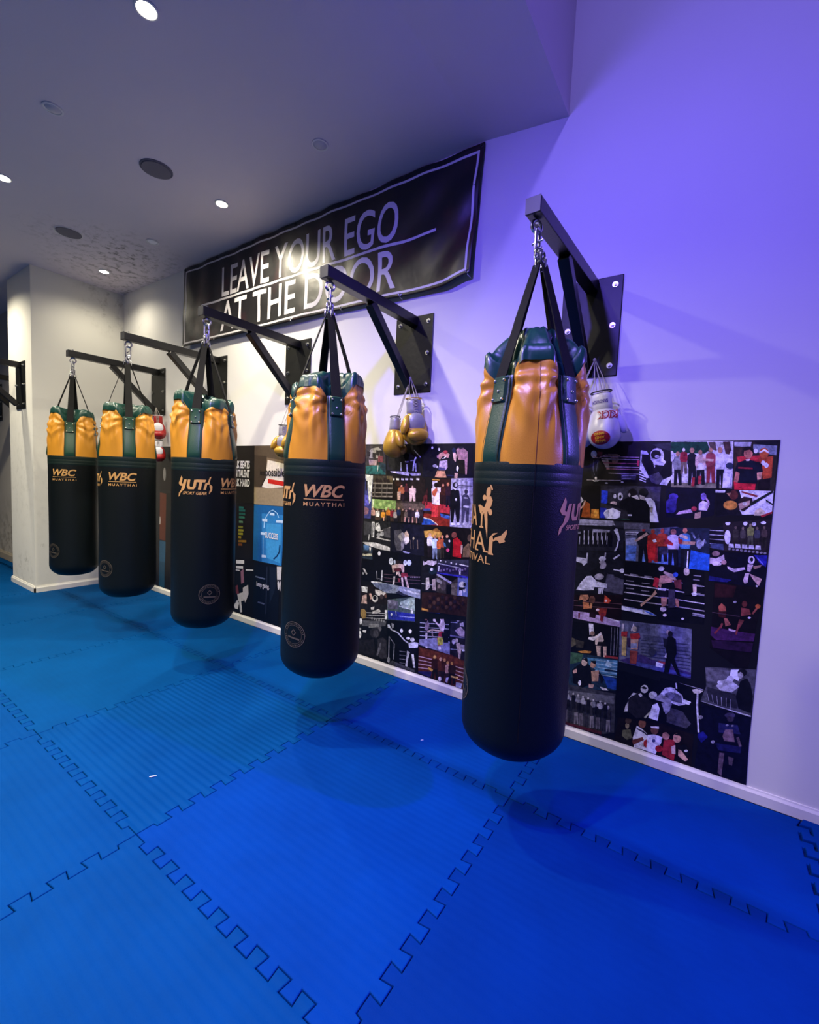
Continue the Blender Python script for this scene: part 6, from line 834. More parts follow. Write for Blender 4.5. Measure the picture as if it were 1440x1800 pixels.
def art_yuth():
    P = []
    def s(*q): P.append(poly2(*[v if i % 2 == 0 else v for i, v in enumerate(q)]))
    # angular letters drawn as strokes, x in metres about the centre
    s(-0.098, 1.222, -0.078, 1.268, -0.070, 1.252, -0.076, 1.222, -0.062, 1.214, -0.062, 1.205, -0.088, 1.208)
    s(-0.058, 1.246, -0.042, 1.246, -0.056, 1.190, -0.088, 1.160, -0.076, 1.196)
    s(-0.096, 1.164, -0.082, 1.180, -0.088, 1.150, -0.100, 1.138)
    s(-0.036, 1.246, -0.020, 1.246, -0.026, 1.212, -0.022, 1.202, -0.008, 1.202, -0.004, 1.212, 0.002, 1.246, 0.018, 1.246, 0.010, 1.204, 0.000, 1.188, -0.034, 1.188, -0.042, 1.204)
    s(0.012, 1.248, 0.066, 1.248, 0.062, 1.232, 0.046, 1.232, 0.038, 1.188, 0.022, 1.188, 0.030, 1.232, 0.018, 1.232)
    s(0.062, 1.226, 0.076, 1.232, 0.086, 1.262, 0.096, 1.268, 0.086, 1.236, 0.088, 1.222, 0.072, 1.218, 0.066, 1.188, 0.052, 1.188)
    s(0.086, 1.222, 0.102, 1.210, 0.100, 1.184, 0.082, 1.160, 0.084, 1.176, 0.090, 1.190, 0.086, 1.206)
    b = text_flat('SPORT GEAR', shear=0.3, bold=0.02)
    P.append((fit(b[0], -0.068, 0.070, 1.156, 1.174), b[1]))
    return join2(P)
def art_festival():
    P = []
    def lt(ch, x0, x1, y0, y1):
        a = text_flat(ch)
        P.append((fit(a[0], x0, x1, y0, y1), a[1]))
    lt('MUA', -0.150, -0.002, 1.150, 1.225)
    lt('Y', 0.000, 0.052, 1.148, 1.224)
    lt('THA', -0.125, 0.052, 1.065, 1.132)
    lt('FESTIVAL', -0.135, 0.076, 1.022, 1.050)
    # serifs under the stems
    for x, y in ((0.026, 1.148), (0.054, 1.065), (0.005, 1.065), (0.076, 1.060)):
        P.append(poly2(x - 0.012, y - 0.003, x + 0.012, y - 0.003, x + 0.009, y + 0.003, x - 0.009, y + 0.003))
    # I with a flame
    P.append(poly2(0.066, 1.060, 0.082, 1.060, 0.082, 1.105, 0.090, 1.118, 0.112, 1.128, 0.130, 1.150, 0.132, 1.136, 0.124, 1.116, 0.128, 1.108, 0.108, 1.100, 0.102, 1.108, 0.094, 1.110, 0.088, 1.106, 0.086, 1.104, 0.080, 1.122, 0.100, 1.136, 0.082, 1.132, 0.068, 1.116))
    # fighter with a raised knee
    P.append(disc2(0.052, 1.272, 0.010, 0.018, 16, -0.1))
    P.append(disc2(0.064, 1.288, 0.004, 0.011, 10, 0.5))
    P.append(poly2(0.040, 1.256, 0.064, 1.258, 0.072, 1.244, 0.068, 1.226, 0.056, 1.206, 0.040, 1.198, 0.030, 1.206, 0.040, 1.226, 0.046, 1.240))
    P.append(disc2(0.034, 1.252, 0.009, 0.010, 12))
    P.append(poly2(0.044, 1.214, 0.030, 1.204, 0.014, 1.196, 0.004, 1.222, 0.012, 1.226, 0.024, 1.222))
    P.append(poly2(0.036, 1.204, 0.052, 1.204, 0.056, 1.160, 0.058, 1.108, 0.044, 1.160))
    P.append(disc2(0.064, 1.204, 0.009, 0.012, 12, 0.3))
    return join2(P)
def art_badge(z):
    P = [ring2(0, z, 0.0585, 0.0625), ring2(0, z, 0.044, 0.046)]
    for k in range(34):
        a = 2 * math.pi * k / 34
        if k % 17 in (0, 16): continue
        P.append(disc2(0.0525 * math.cos(a), z + 0.0525 * math.sin(a), 0.0028 + 0.0012 * (k % 2), 0.0028, 6))
    P.append(ring2(0, z + 0.010, 0.011, 0.017, 4, 0.9))
    P.append(poly2(-0.034, z - 0.010, 0.034, z - 0.016, 0.034, z - 0.024, -0.034, z - 0.018))
    return join2(P)
ART = {}
def stadium(c, half, r, wire, axis, n=8, tilt=(0, 0)):
    pts = []
    for sgn, ph in ((1, 0), (-1, math.pi)):
        for k in range(n + 1):
            a = ph + math.pi * k / n
            u, w = r * math.cos(a), sgn * half + r * math.sin(a)
            p = Vector((u * math.cos(axis), u * math.sin(axis), w))
            p += Vector((tilt[0] * w, tilt[1] * w, 0))
            pts.append(Vector(c) + p)
    return pts

def heavy_bag(x, y, label, seed, strap0, logos, badge, hook, bulge=0.0, flop=0.0, flop_dir=0.0, seam=None, R0=0.19, top=1.80):
    rnd = random.Random(seed)
    t = tag(empty('punching_bag', (x, y, ZB)), label, 'punching bag', 'row of heavy punching bags hanging along the wall')
    sd = Vector((seed * 7.3, seed * 3.1, 0))
    straps = [math.radians(strap0 + 90 * k) for k in range(4)]
    def phi(a):
        d = [((a - s + math.pi) % (2 * math.pi)) - math.pi for s in straps]
        return min(d, key=abs)
    def nz(a, z, f=1.0):
        return noise.noise(Vector((math.cos(a) * f, math.sin(a) * f, z * f)) + sd)
    def r_shell(a, z):
        b = R0 + 0.004 * nz(a, z * 1.5, 1.2) + bulge * math.sin((z - ZB) * 2.8) * (0.5 + 0.5 * math.cos(a - 2.6))
        e = z - ZB
        if e < 0.11:
            q = max(0.0, 1 - e / 0.11)
            b *= max(0.02, 1 - q ** 2.6 * 0.42)
        return b
    NA = 96
    def grid(rows, name, mat, cap0=False, cap1=False, parent=t):
        vs = [p for row in rows for p in row]
        fs = []
        for j in range(len(rows) - 1):
            for i in range(NA):
                i2 = (i + 1) % NA
                fs.append((j * NA + i, j * NA + i2, (j + 1) * NA + i2, (j + 1) * NA + i))
        if cap0: fs.append(tuple(range(NA))[::-1])
        if cap1: fs.append(tuple((len(rows) - 1) * NA + i for i in range(NA)))
        o = link(name, [(v[0], v[1], v[2] - ZB) for v in vs], fs, mat, parent, True)
        recalc(o, 60)
        return o
    A = [2 * math.pi * i / NA for i in range(NA)]
    # lower shell
    rows = []
    for rr, zz in ((0.02, 0.0), (0.07, 0.0015), (0.105, 0.006)):
        rows.append([(rr * math.cos(a), rr * math.sin(a), ZB + zz) for a in A])
    zs = [ZB + 0.013, ZB + 0.022, ZB + 0.034, ZB + 0.05, ZB + 0.07, ZB + 0.09, ZB + 0.11] + [ZB + 0.14 + k * 0.04 for k in range(24)] + [1.36]
    for z in zs:
        rows.append([(r_shell(a, z) * math.cos(a), r_shell(a, z) * math.sin(a), z) for a in A])
    grid(rows, 'lower_shell', M['shell'], cap0=True)
    # stitched band at the top of the shell
    rows = []
    for z, e in ((1.300, 0.0002), (1.301, 0.0012), (1.318, 0.0012), (1.3195, 0.0004), (1.321, 0.0013), (1.344, 0.0013), (1.3455, 0.0005), (1.347, 0.0016), (1.374, 0.0022), (1.377, 0.0010)):
        rows.append([((r_shell(a, min(z, 1.36)) + e * 0.45) * math.cos(a), (r_shell(a, min(z, 1.36)) + e * 0.45) * math.sin(a), z) for a in A])
    grid(rows, 'stitched_band', M['band'])
    # collar
    side = [rnd.uniform(-0.018, 0.022) for _ in range(4)]
    def lobe(a):
        d = [((a - s - math.pi / 4 + math.pi) % (2 * math.pi)) - math.pi for s in straps]
        k = min(range(4), key=lambda i: abs(d[i]))
        return side[k]
    def droop(a):
        return flop * (0.5 + 0.5 * math.cos(a - flop_dir)) ** 2
    def ztop(a):
        u = abs(phi(a)) / (math.pi / 4)
        return 1.662 + (0.078 + lobe(a)) * sm(0.26, 0.72, u) + 0.006 * nz(a, 1, 3) - droop(a) * 0.6 * sm(0.2, 0.6, u)
    def strap_r(z):
        return R0 - 0.040 * sm(0.0, 1.0, (z - ZS) / 0.29) - 0.0
    def r_col(a, z):
        tt = (z - ZS) / (ztop(a) - ZS)
        tt = max(0, min(1.05, tt))
        ph = abs(phi(a)); pd = math.degrees(ph)
        u = pd / 45
        between = R0 - 0.001 + 0.004 * math.sin(tt * 2.6) - 0.026 * sm(0.55, 1.0, tt)
        at = strap_r(z) - 0.003
        w = 1 - sm(12.5, 25.0, pd) if z < 1.60 else 1 - sm(11.0, 23.0, pd)
        r = between * (1 - w) + at * w
        f1 = 15 + 16 * (1 - tt)
        r -= 0.013 * math.exp(-((pd - f1) / 5.0) ** 2) * sm(0.25, 0.85, tt)
        f2 = 27 + 12 * (1 - tt)
        r += 0.006 * math.exp(-((pd - f2) / 5.5) ** 2) * sm(0.35, 0.9, tt)
        r -= 0.008 * math.exp(-((pd - 19) / 6.0) ** 2) * math.exp(-((tt - 0.82) / 0.10) ** 2)
        du = max(0.0, ph * 0.17 - 0.036); dv = z - 1.655
        rho = math.hypot(du, dv); psi = math.atan2(dv, du + 1e-4)
        r += (0.0040 * math.sin(psi * 7.5 + seed * 1.7 + 1.5 * nz(a, z, 2.0)) * math.exp(-((rho - 0.055) / 0.042) ** 2)
              + 0.0030 * math.sin(psi * 12.0 + seed) * math.exp(-((rho - 0.13) / 0.06) ** 2)) * (1 - w)
        jit = 1 + 0.5 * nz(a * 0.5, 3.0, 1.5)
        v1 = dv + 0.85 * jit * du - 0.004
        v2 = dv + 2.1 * jit * du + 0.012
        r += (-0.011 * math.exp(-(v1 / 0.009) ** 2) * math.exp(-(du / 0.055) ** 2) + 0.008 * math.exp(-((v1 - 0.024) / 0.012) ** 2) * math.exp(-(du / 0.065) ** 2)
              - 0.008 * math.exp(-(v2 / 0.011) ** 2) * math.exp(-(du / 0.04) ** 2)) * (1 - w)
        r += 0.010 * sm(0.35, 1.0, tt) * nz(a, z * 2.2 + 0.8 * math.sin(2 * a), 3.2) * (1 - w)
        r += 0.003 * math.sin(a * 23 + seed + 5 * nz(a, z, 2)) * sm(0.1, 0.5, tt) * (1 - sm(0.8, 1, tt))
        return r
    NA = 192
    A = [2 * math.pi * i / NA for i in range(NA)]
    rows = []
    for j in range(60):
        tt = j / 59
        rows.append([(r_col(a, ZS - 0.004 + tt * (ztop(a) - ZS)) * math.cos(a), r_col(a, ZS - 0.004 + tt * (ztop(a) - ZS)) * math.sin(a), ZS - 0.004 + tt * (ztop(a) - ZS)) for a in A])
    col = grid(rows, 'collar', M['orange'])
    if seam is not None:
        sa = math.radians(seam)
        vs, fs = [], []
        for j in range(30):
            z = ZS + 0.002 + (ztop(sa) - ZS - 0.004) * j / 29
            for k in (-1, 1):
                a = sa + k * 0.006
                r = r_col(a, z) + 0.0012
                vs.append((r * math.cos(a), r * math.sin(a), z - ZB))
        fs = [(2 * j, 2 * j + 1, 2 * j + 3, 2 * j + 2) for j in range(29)]
        link('seam_line', vs, fs, M['seam'], t)
        vs = []
        for j in range(30):
            z = ZB + 0.12 + (1.376 - ZB - 0.12) * j / 29
            for k in (-1, 1):
                a = sa + k * 0.007
                r = r_shell(a, min(z, 1.36)) + (0.0042 if z > 1.3 else 0.0008)
                vs.append((r * math.cos(a), r * math.sin(a), z - ZB))
        link('seam_line', vs, fs, M['web'], t)
    # green folded rim and gathered top
    rows = []
    prof = [(0.000, -0.012, 0), (0.007, -0.016, 0), (0.007, 0.006, 0), (0.002, 0.028, 0), (-0.006, 0.039, 0), (-0.012, 0.042, 0), (-0.019, 0.038, 0), (-0.022, 0.036, 0),
            (0.18, 0.0, 1), (0.36, 0.0, 1), (0.54, 0.0, 1), (0.72, 0.0, 1), (0.88, 0.0, 1), (1.0, 0.0, 1), (1.12, 0.0, 1), (1.35, 0.0, 1), (1.7, 0.0, 1)]
    for (e, dz, mode) in prof:
        row = []
        for a in A:
            pd = abs(math.degrees(phi(a)))
            w = math.exp(-(pd / 17.0) ** 2)
            zt = ztop(a)
            base = r_col(a, zt)
            zz = zt + (1 - w) * 0.0
            base = base * (1 - w) + 0.100 * w
            zl = zt * (1 - w) + (1.70) * w
            wr = 0.010 * nz(a, dz * 12, 4.0)
            if mode == 0:
                r = base + e + wr * 0.5
                z = zl + dz + 0.004 * nz(a, dz, 5)
            else:
                k = e
                wr = 0.012 * nz(a, k * 1.5, 3.0)
                r = (base - 0.022) + (0.066 - base + 0.022) * k + wr * min(1, k * 2) * (1 if k < 1 else 0.3)
                r = max(r, 0.012)
                peak = top - droop(a)
                z = (zl + 0.040) + (peak - zl - 0.040) * (1 - (1 - min(1, k)) ** 1.35) - 0.05 * max(0, k - 1.0) + 0.010 * nz(a, k * 2, 3.5) * min(1, k * 2)
            row.append((r * math.cos(a), r * math.sin(a), z))
        rows.append(row)
    grid(rows, 'rim_flap', M['rim'], cap1=True)
    # straps
    apex = 2.085
    hx, hy = hook[0] - x, hook[1] - y
    def ribbon(s, pts, width, thick, name, mat, par, taper=None):
        """strip following (r, z) points at angle s"""
        tang = Vector((-math.sin(s), math.cos(s), 0))
        rad = Vector((math.cos(s), math.sin(s), 0))
        vs = []
        for i, (r, z) in enumerate(pts):
            a0 = pts[max(0, i - 1)]; a1 = pts[min(len(pts) - 1, i + 1)]
            d = Vector((a1[0] - a0[0], a1[1] - a0[1])).normalized()
            nrm = rad * d.y + Vector((0, 0, -d.x))
            w = width if taper is None else width + (taper - width) * i / (len(pts) - 1)
            c = rad * r + Vector((0, 0, z - ZB))
            for sg, th in ((-1, 0), (1, 0), (1, 1), (-1, 1)):
                q = c + tang * sg * w / 2 + nrm * th * thick
                if r > 0.1 and w > 0.03:
                    q -= rad * (r - math.sqrt(max(0, r * r - (w / 2) ** 2))) * (1.0)
                vs.append(q)
            # crown of the strip follows the girth
        n = len(pts)
        fs = [(0, 1, 2, 3), (4 * n - 1, 4 * n - 2, 4 * n - 3, 4 * n - 4)]
        for i in range(n - 1):
            for k in range(4):
                k2 = (k + 1) % 4
                fs.append((4 * i + k, 4 * i + k2, 4 * i + 4 + k2, 4 * i + 4 + k))
        o = link(name, vs, fs, mat, par)
        recalc(o)
        return o
    def panel(s, z0, z1, width, lift, thick, name, mat, par, rf):
        vs, fs = [], []
        nz_, nw = 16, 8
        for j in range(nz_ + 1):
            z = z0 + (z1 - z0) * j / nz_
            for k in range(nw + 1):
                r = rf(s, z)
                a = s + (k / nw - 0.5) * width / r
                edge = 0.0 if 0 < k < nw and 0 < j < nz_ else -thick
                vs.append(((r + lift + edge) * math.cos(a), (r + lift + edge) * math.sin(a), z - ZB))
        for j in range(nz_):
            for k in range(nw):
                q = j * (nw + 1) + k
                fs.append((q, q + 1, q + nw + 2, q + nw + 1))
        o = link(name, vs, fs, mat, par, True)
        recalc(o, 50)
        return o
    rp = lambda s, z: strap_r(z) + 0.006
    for s in straps:
        sp = panel(s, ZS - 0.002, 1.672, 0.088, 0.0, 0.008, 'strap_panel', M['green'], t, rp)
        for sg in (-1, 1):
            vs = []
            for j in range(12):
                z = ZS + (1.668 - ZS) * j / 11
                r = rp(s, z)
                for k in (0.036, 0.039):
                    a = s + sg * k / r
                    vs.append(((r + 0.0008) * math.cos(a), (r + 0.0008) * math.sin(a), z - ZB))
            link('piping', vs, [(2 * j, 2 * j + 1, 2 * j + 3, 2 * j + 2) for j in range(11)], M['shell'], sp)
        pa = panel(s, 1.578, 1.672, 0.062, 0.009, 0.009, 'rivet_patch', M['green'], t, rp)
        for du, z in ((-0.020, 1.655), (0.020, 1.655), (0.0, 1.618), (-0.020, 1.590), (0.020, 1.590)):
            r = rp(s, z)
            a = s + du / r
            mb = MB()
            mb.ellipsoid((0, 0, 0), (0.0058, 0.0058, 0.0058), None, 12, 8)
            o = mb.build('rivet', M['rivet'], pa, 60)
            o.location = ((r + 0.009) * math.cos(a), (r + 0.009) * math.sin(a), z - ZB)
        pts = [(strap_r(1.64) + 0.007, 1.64), (strap_r(1.66) + 0.0075, 1.668)]
        r1, z1 = pts[-1]
        for k in range(1, 13):
            q = k / 12
            pts.append((r1 + (0.016 - r1) * q, z1 + (apex - z1) * q))
        ribbon(s, pts, 0.050, 0.004, 'webbing_strap', M['web'], t, taper=0.032)
    # hardware: four short chains gather into one shackle under the eye bolt
    mb = MB()
    for k, s in enumerate(straps):
        c0 = Vector((0.015 * math.cos(s), 0.015 * math.sin(s), apex - ZB + 0.004))
        mb.tube(stadium(c0, 0.009, 0.009, 0.003, s), 0.0040, 6, closed=True)
        c1 = Vector((0.010 * math.cos(s) , 0.010 * math.sin(s), apex - ZB + 0.026))
        mb.tube(stadium(c1, 0.008, 0.009, 0.003, s + 1.57), 0.0038, 6, closed=True)
        c2 = Vector((0.007 * math.cos(s) + hx * 0.4, 0.007 * math.sin(s) + hy * 0.4, apex - ZB + 0.046))
        mb.tube(stadium(c2, 0.008, 0.009, 0.003, s), 0.0038, 6, closed=True)
    mb.build('chain', M['chrome'], t, 50)
    mb = MB()
    zt = ARM_T - ARM_S - 0.046
    zl = apex + 0.052
    c = Vector((hx * 0.7, hy * 0.7, (zt + zl) / 2 - ZB))
    hl = (zt - zl) / 2 - 0.006
    mb.tube(stadium(c, hl, 0.016, 0.004, 0.5 + seed), 0.0056, 8, closed=True)
    mb.tube([c + Vector((-0.02, 0, -0.004)), c + Vector((0.02, 0, 0.004))], 0.0045, 8)
    mb.tube([c + Vector((0, 0, -hl - 0.012)), c + Vector((0, 0, -hl + 0.012))], 0.0085, 8)
    mb.build('shackle', M['chrome'], t, 50)
    # printed artwork
    rad = lambda a, z: r_shell(a, z) + 0.0016
    for kind, ang in logos:
        if kind not in ART:
            ART[kind] = {'wbc': art_wbc, 'yuth': art_yuth, 'fest': art_festival}[kind]()
        vs, fs = ART[kind]
        o = wrap(vs, fs, math.radians(ang), rad, 'logo', M['gold'], t)
        o.data.transform(Matrix.Translation((0, 0, -ZB)))
        o['label'] = {'wbc': 'gold printed WBC MUAYTHAI lettering', 'yuth': 'gold printed YUTH SPORT GEAR lettering', 'fest': 'gold printed MUAY THAI FESTIVAL emblem'}[kind]
    vs, fs = art_badge(0.545)
    o = wrap(vs, fs, math.radians(badge), rad, 'badge', M['badge'], t)
    o.data.transform(Matrix.Translation((0, 0, -ZB)))
    return t
heavy_bag(1.030, -0.742, 'nearest and largest punching bag, orange top, with a dancer emblem, under blue light', 1, -112, [('fest', -126), ('yuth', -5), ('wbc', 66)], -146, HANG[0], seam=-63, R0=0.193, top=1.848)
heavy_bag(-0.010, -0.742, 'second nearest punching bag with WBC MUAYTHAI facing front, before the collage', 2, -30, [('wbc', -45), ('yuth', -117), ('yuth', 99)], -84, HANG[1], R0=0.198, top=1.800)
heavy_bag(-1.083, -0.742, 'middle punching bag with YUTH lettering in front, green rim sagging right', 3, -49, [('yuth', -48), ('wbc', 26), ('wbc', 170)], -20, HANG[2], flop=0.06, flop_dir=math.radians(10), top=1.790)
heavy_bag(-2.132, -0.742, 'fourth punching bag, WBC MUAYTHAI in front and badge at its lower left', 4, -20, [('wbc', -34), ('yuth', -110), ('yuth', 110)], -73, HANG[3], top=1.772)
heavy_bag(-3.180, -0.742, 'farthest punching bag with WBC lettering, hanging in front of the white pillar', 5, -27, [('wbc', -41), ('yuth', 105), ('wbc', 180)], -72, HANG[4], bulge=-0.012, R0=0.187, top=1.790)

# ------------------------------------------------------------------ the banner
BX0, BX1 = -2.665, 0.415
BZ0, BZ1 = 2.462, 3.186
def bsurf(u, v):
    """banner sheet point for x = u, z = v at rest"""
    fx = (u - BX0) / (BX1 - BX0); fz = (v - BZ0) / (BZ1 - BZ0)
    y = -0.016 - 0.020 * (1 - fz) - 0.006 * math.sin(fx * math.pi * 12) ** 2 * (0.3 + fz)
    rgt = sm(0.55, 0.95, fx)
    y += 0.011 * rgt * math.sin((u * 0.75 - v * 1.0) * 17.0) * math.sin(fz * math.pi) ** 0.7
    lft = 1 - sm(0.0, 0.16, fx)
    y += 0.006 * lft * math.sin((u + v * 0.6) * 20.0) * math.sin(fz * math.pi) ** 0.8
    y += 0.010 * noise.noise(Vector((u * 2.1, v * 2.6, 3.3)))
    y += 0.004 * noise.noise(Vector((u * 6.0, v * 6.5, 1.3)))
    y -= 0.022 * sm(0.85, 1.0, fx) * (1 - fz)
    z = v - 0.010 * math.sin(fx * math.pi * 6) ** 2 * sm(0.75, 1.0, fz) * 0.4
    z += -0.020 * (1 - fz) * (sm(0.55, 0.93, fx) - 1.7 * sm(0.93, 1.0, fx)) - 0.004 * (1 - fz) * math.sin(fx * 3.14)
    x = u - 0.030 * (1 - fz) * sm(0.9, 1.0, fx)
    return Vector((x, min(y, -0.004), z))
ban = tag(empty('banner', ((BX0 + BX1) / 2, 0, BZ0)), 'long black banner reading LEAVE YOUR EGO AT THE DOOR under the ceiling', 'banner')
BO = Vector(((BX0 + BX1) / 2, 0, BZ0))
nx, nzv = 220, 54
vs = [bsurf(BX0 + (BX1 - BX0) * i / nx, BZ0 + (BZ1 - BZ0) * j / nzv) - BO for j in range(nzv + 1) for i in range(nx + 1)]
fs = [(j * (nx + 1) + i, j * (nx + 1) + i + 1, (j + 1) * (nx + 1) + i + 1, (j + 1) * (nx + 1) + i) for j in range(nzv) for i in range(nx)]
sheet = link('vinyl_sheet', vs, fs, M['banner'], ban, True)
so = sheet.modifiers.new('thickness', 'SOLIDIFY'); so.thickness = 0.0012; so.offset = 1.0
def on_banner(vs, fs, name, mat, off=0.0022):
    vs, fs = dice(vs, fs, 0.045, 'xy')
    out = [bsurf(u, v) + Vector((0, -off, 0)) - BO for u, v in vs]
    return link(name, out, fs, mat, ban)
a = text_flat('LEAVE YOUR EGO', bold=0.006)
on_banner(fit(a[0], -2.045, -0.150, 2.812, 3.062), a[1], 'lettering', M['bprint'])
a = text_flat('AT THE DOOR', bold=0.006)
on_banner(fit(a[0], -2.050, -0.150, 2.520, 2.770), a[1], 'lettering', M['bprint'])
v, f = poly2(-2.36, 2.786, 0.135, 2.786, 0.135, 2.803, -2.36, 2.803)
on_banner(v, f, 'underline', M['bprint'])
fx0, fx1, fz0, fz1, fw = BX0 + 0.035, BX1 - 0.028, BZ0 + 0.022, BZ1 - 0.034, 0.014
parts = [poly2(fx0, fz0, fx1, fz0, fx1, fz0 + fw, fx0, fz0 + fw), poly2(fx0, fz1 - fw, fx1, fz1 - fw, fx1, fz1, fx0, fz1),
         poly2(fx0, fz0, fx0 + fw, fz0, fx0 + fw, fz1, fx0, fz1), poly2(fx1 - fw, fz0, fx1, fz0, fx1, fz1, fx1 - fw, fz1)]
v, f = join2(parts)
on_banner(v, f, 'border_line', M['bprint'], 0.0019)
for k in range(7):
    for zz in (BZ1 - 0.016, BZ0 + 0.013):
        u = BX0 + 0.02 + (BX1 - BX0 - 0.04) * k / 6
        q = bsurf(u, zz) - BO
        mb = MB()
        mb.tube([(0.009 * math.cos(i * math.pi / 6), -0.001, 0.009 * math.sin(i * math.pi / 6)) for i in range(12)], 0.0028, 6, closed=True)
        mb.tube([(0, -0.002, 0), (0, 0.002, 0.016 if zz > 3 else -0.016), (0, -q.y - 0.002, 0.018 if zz > 3 else -0.018)], 0.0022, 6)
        o = mb.build('grommet', M['bolt'] if zz < 3 else M['tie'], ban, 50)
        o.location = q + Vector((0, -0.002, 0))

# ------------------------------------------------------------------ printed wall posters
def poster(name, label, cat, x0, x1, z0, z1):
    t = tag(empty(name, ((x0 + x1) / 2, 0, z0)), label, cat)
    mb = MB(); mb.box((x0 - t.location.x, -0.003, 0), (x1 - t.location.x, -0.0003, z1 - z0))
    mb.build('backing_sheet', M['paper'], t)
    return t
collage = poster('photo_collage', 'big wall poster made of dark boxing photographs, behind the two nearest bags', 'poster', -0.42, 1.812, 0.06, 1.530)
slogans = poster('slogan_poster', 'wall poster of motivational slogans with Impossible and Success panels, left of the collage', 'poster', -3.30, -0.425, 0.06, 1.530)
layer = 0
for line in PRINTS.strip().split('\n'):
    fld = line.split('|')
    par = collage if fld[0] == 'c' else slogans
    vs, fs, cols = [], [], []
    for li, item in enumerate(fld[1:]):
        if not item: continue
        c, nums = item.split()
        q = [int(k) / 1000 for k in nums.split(',')]
        k0 = len(vs)
        y = -0.0032 - 0.00002 * layer - 0.00010 * li
        for k in range(0, len(q), 2):
            vs.append((q[k] - par.location.x, y, min(1.529, max(0.061, q[k + 1])) - par.location.z))
        idx = list(range(k0, len(vs)))
        ar = sum(q[k] * q[(k + 3) % len(q)] - q[(k + 2) % len(q)] * q[k + 1] for k in range(0, len(q), 2))
        fs.append(tuple(idx if ar > 0 else idx[::-1]))
        cols.append(lin(c))
    me = bpy.data.meshes.new('photo')
    me.from_pydata(vs, [], fs)
    me.materials.append(M['print'] if fld[0] == 'c' else M['print2'])
    at = me.color_attributes.new('Col', 'FLOAT_COLOR', 'CORNER')
    for p, c in zip(me.polygons, cols):
        for l in p.loop_indices: at.data[l].color = (*c, 1)
    o = bpy.data.objects.new('photo' if fld[0] == 'c' else 'slogan_panel', me)
    COL.objects.link(o)
    o.parent = par
    layer += 1
for o in [c for c in collage.children if c.name.startswith('photo')]:       # the stretch behind the nearest bag
    xs = [v.co.x + collage.location.x for v in o.data.vertices]
    if min(xs) > -0.42 and max(xs) < 0.15:
        c = o.copy()
        COL.objects.link(c)
        c.parent = collage
        c.location.x += 0.850
def poster_text(par, body, x0, x1, z0, z1, mat, slope=0.0, bold=0.0, shear=0.0):
    a = text_flat(body, bold=bold, shear=shear)
    vs = [(u - par.location.x, -0.0088, v + slope * (u - x0) - par.location.z) for u, v in fit(a[0], x0, x1, z0, z1)]
    return link('lettering', vs, a[1], mat, par)
poster_text(slogans, 'possible', -1.432, -1.192, 1.262, 1.348, M['blackp'], bold=0.02)
poster_text(slogans, 'im', -1.500, -1.436, 1.290, 1.330, M['blackp'], bold=0.02)
poster_text(slogans, 'WORK BEATS', -1.93, -1.637, 1.335, 1.402, M['whitep'], bold=0.03)
poster_text(slogans, 'WHEN TALENT', -1.94, -1.637, 1.260, 1.326, M['whitep'], bold=0.03)
poster_text(slogans, 'WORK HARD', -1.93, -1.635, 1.182, 1.248, M['whitep'], bold=0.03)
poster_text(slogans, 'SUCCESS', -1.418, -1.256, 0.772, 0.822, M['whitep'], bold=0.02)
poster_text(slogans, 'keep going.', -1.516, -1.350, 0.338, 0.392, M['whitep'], bold=0.01)

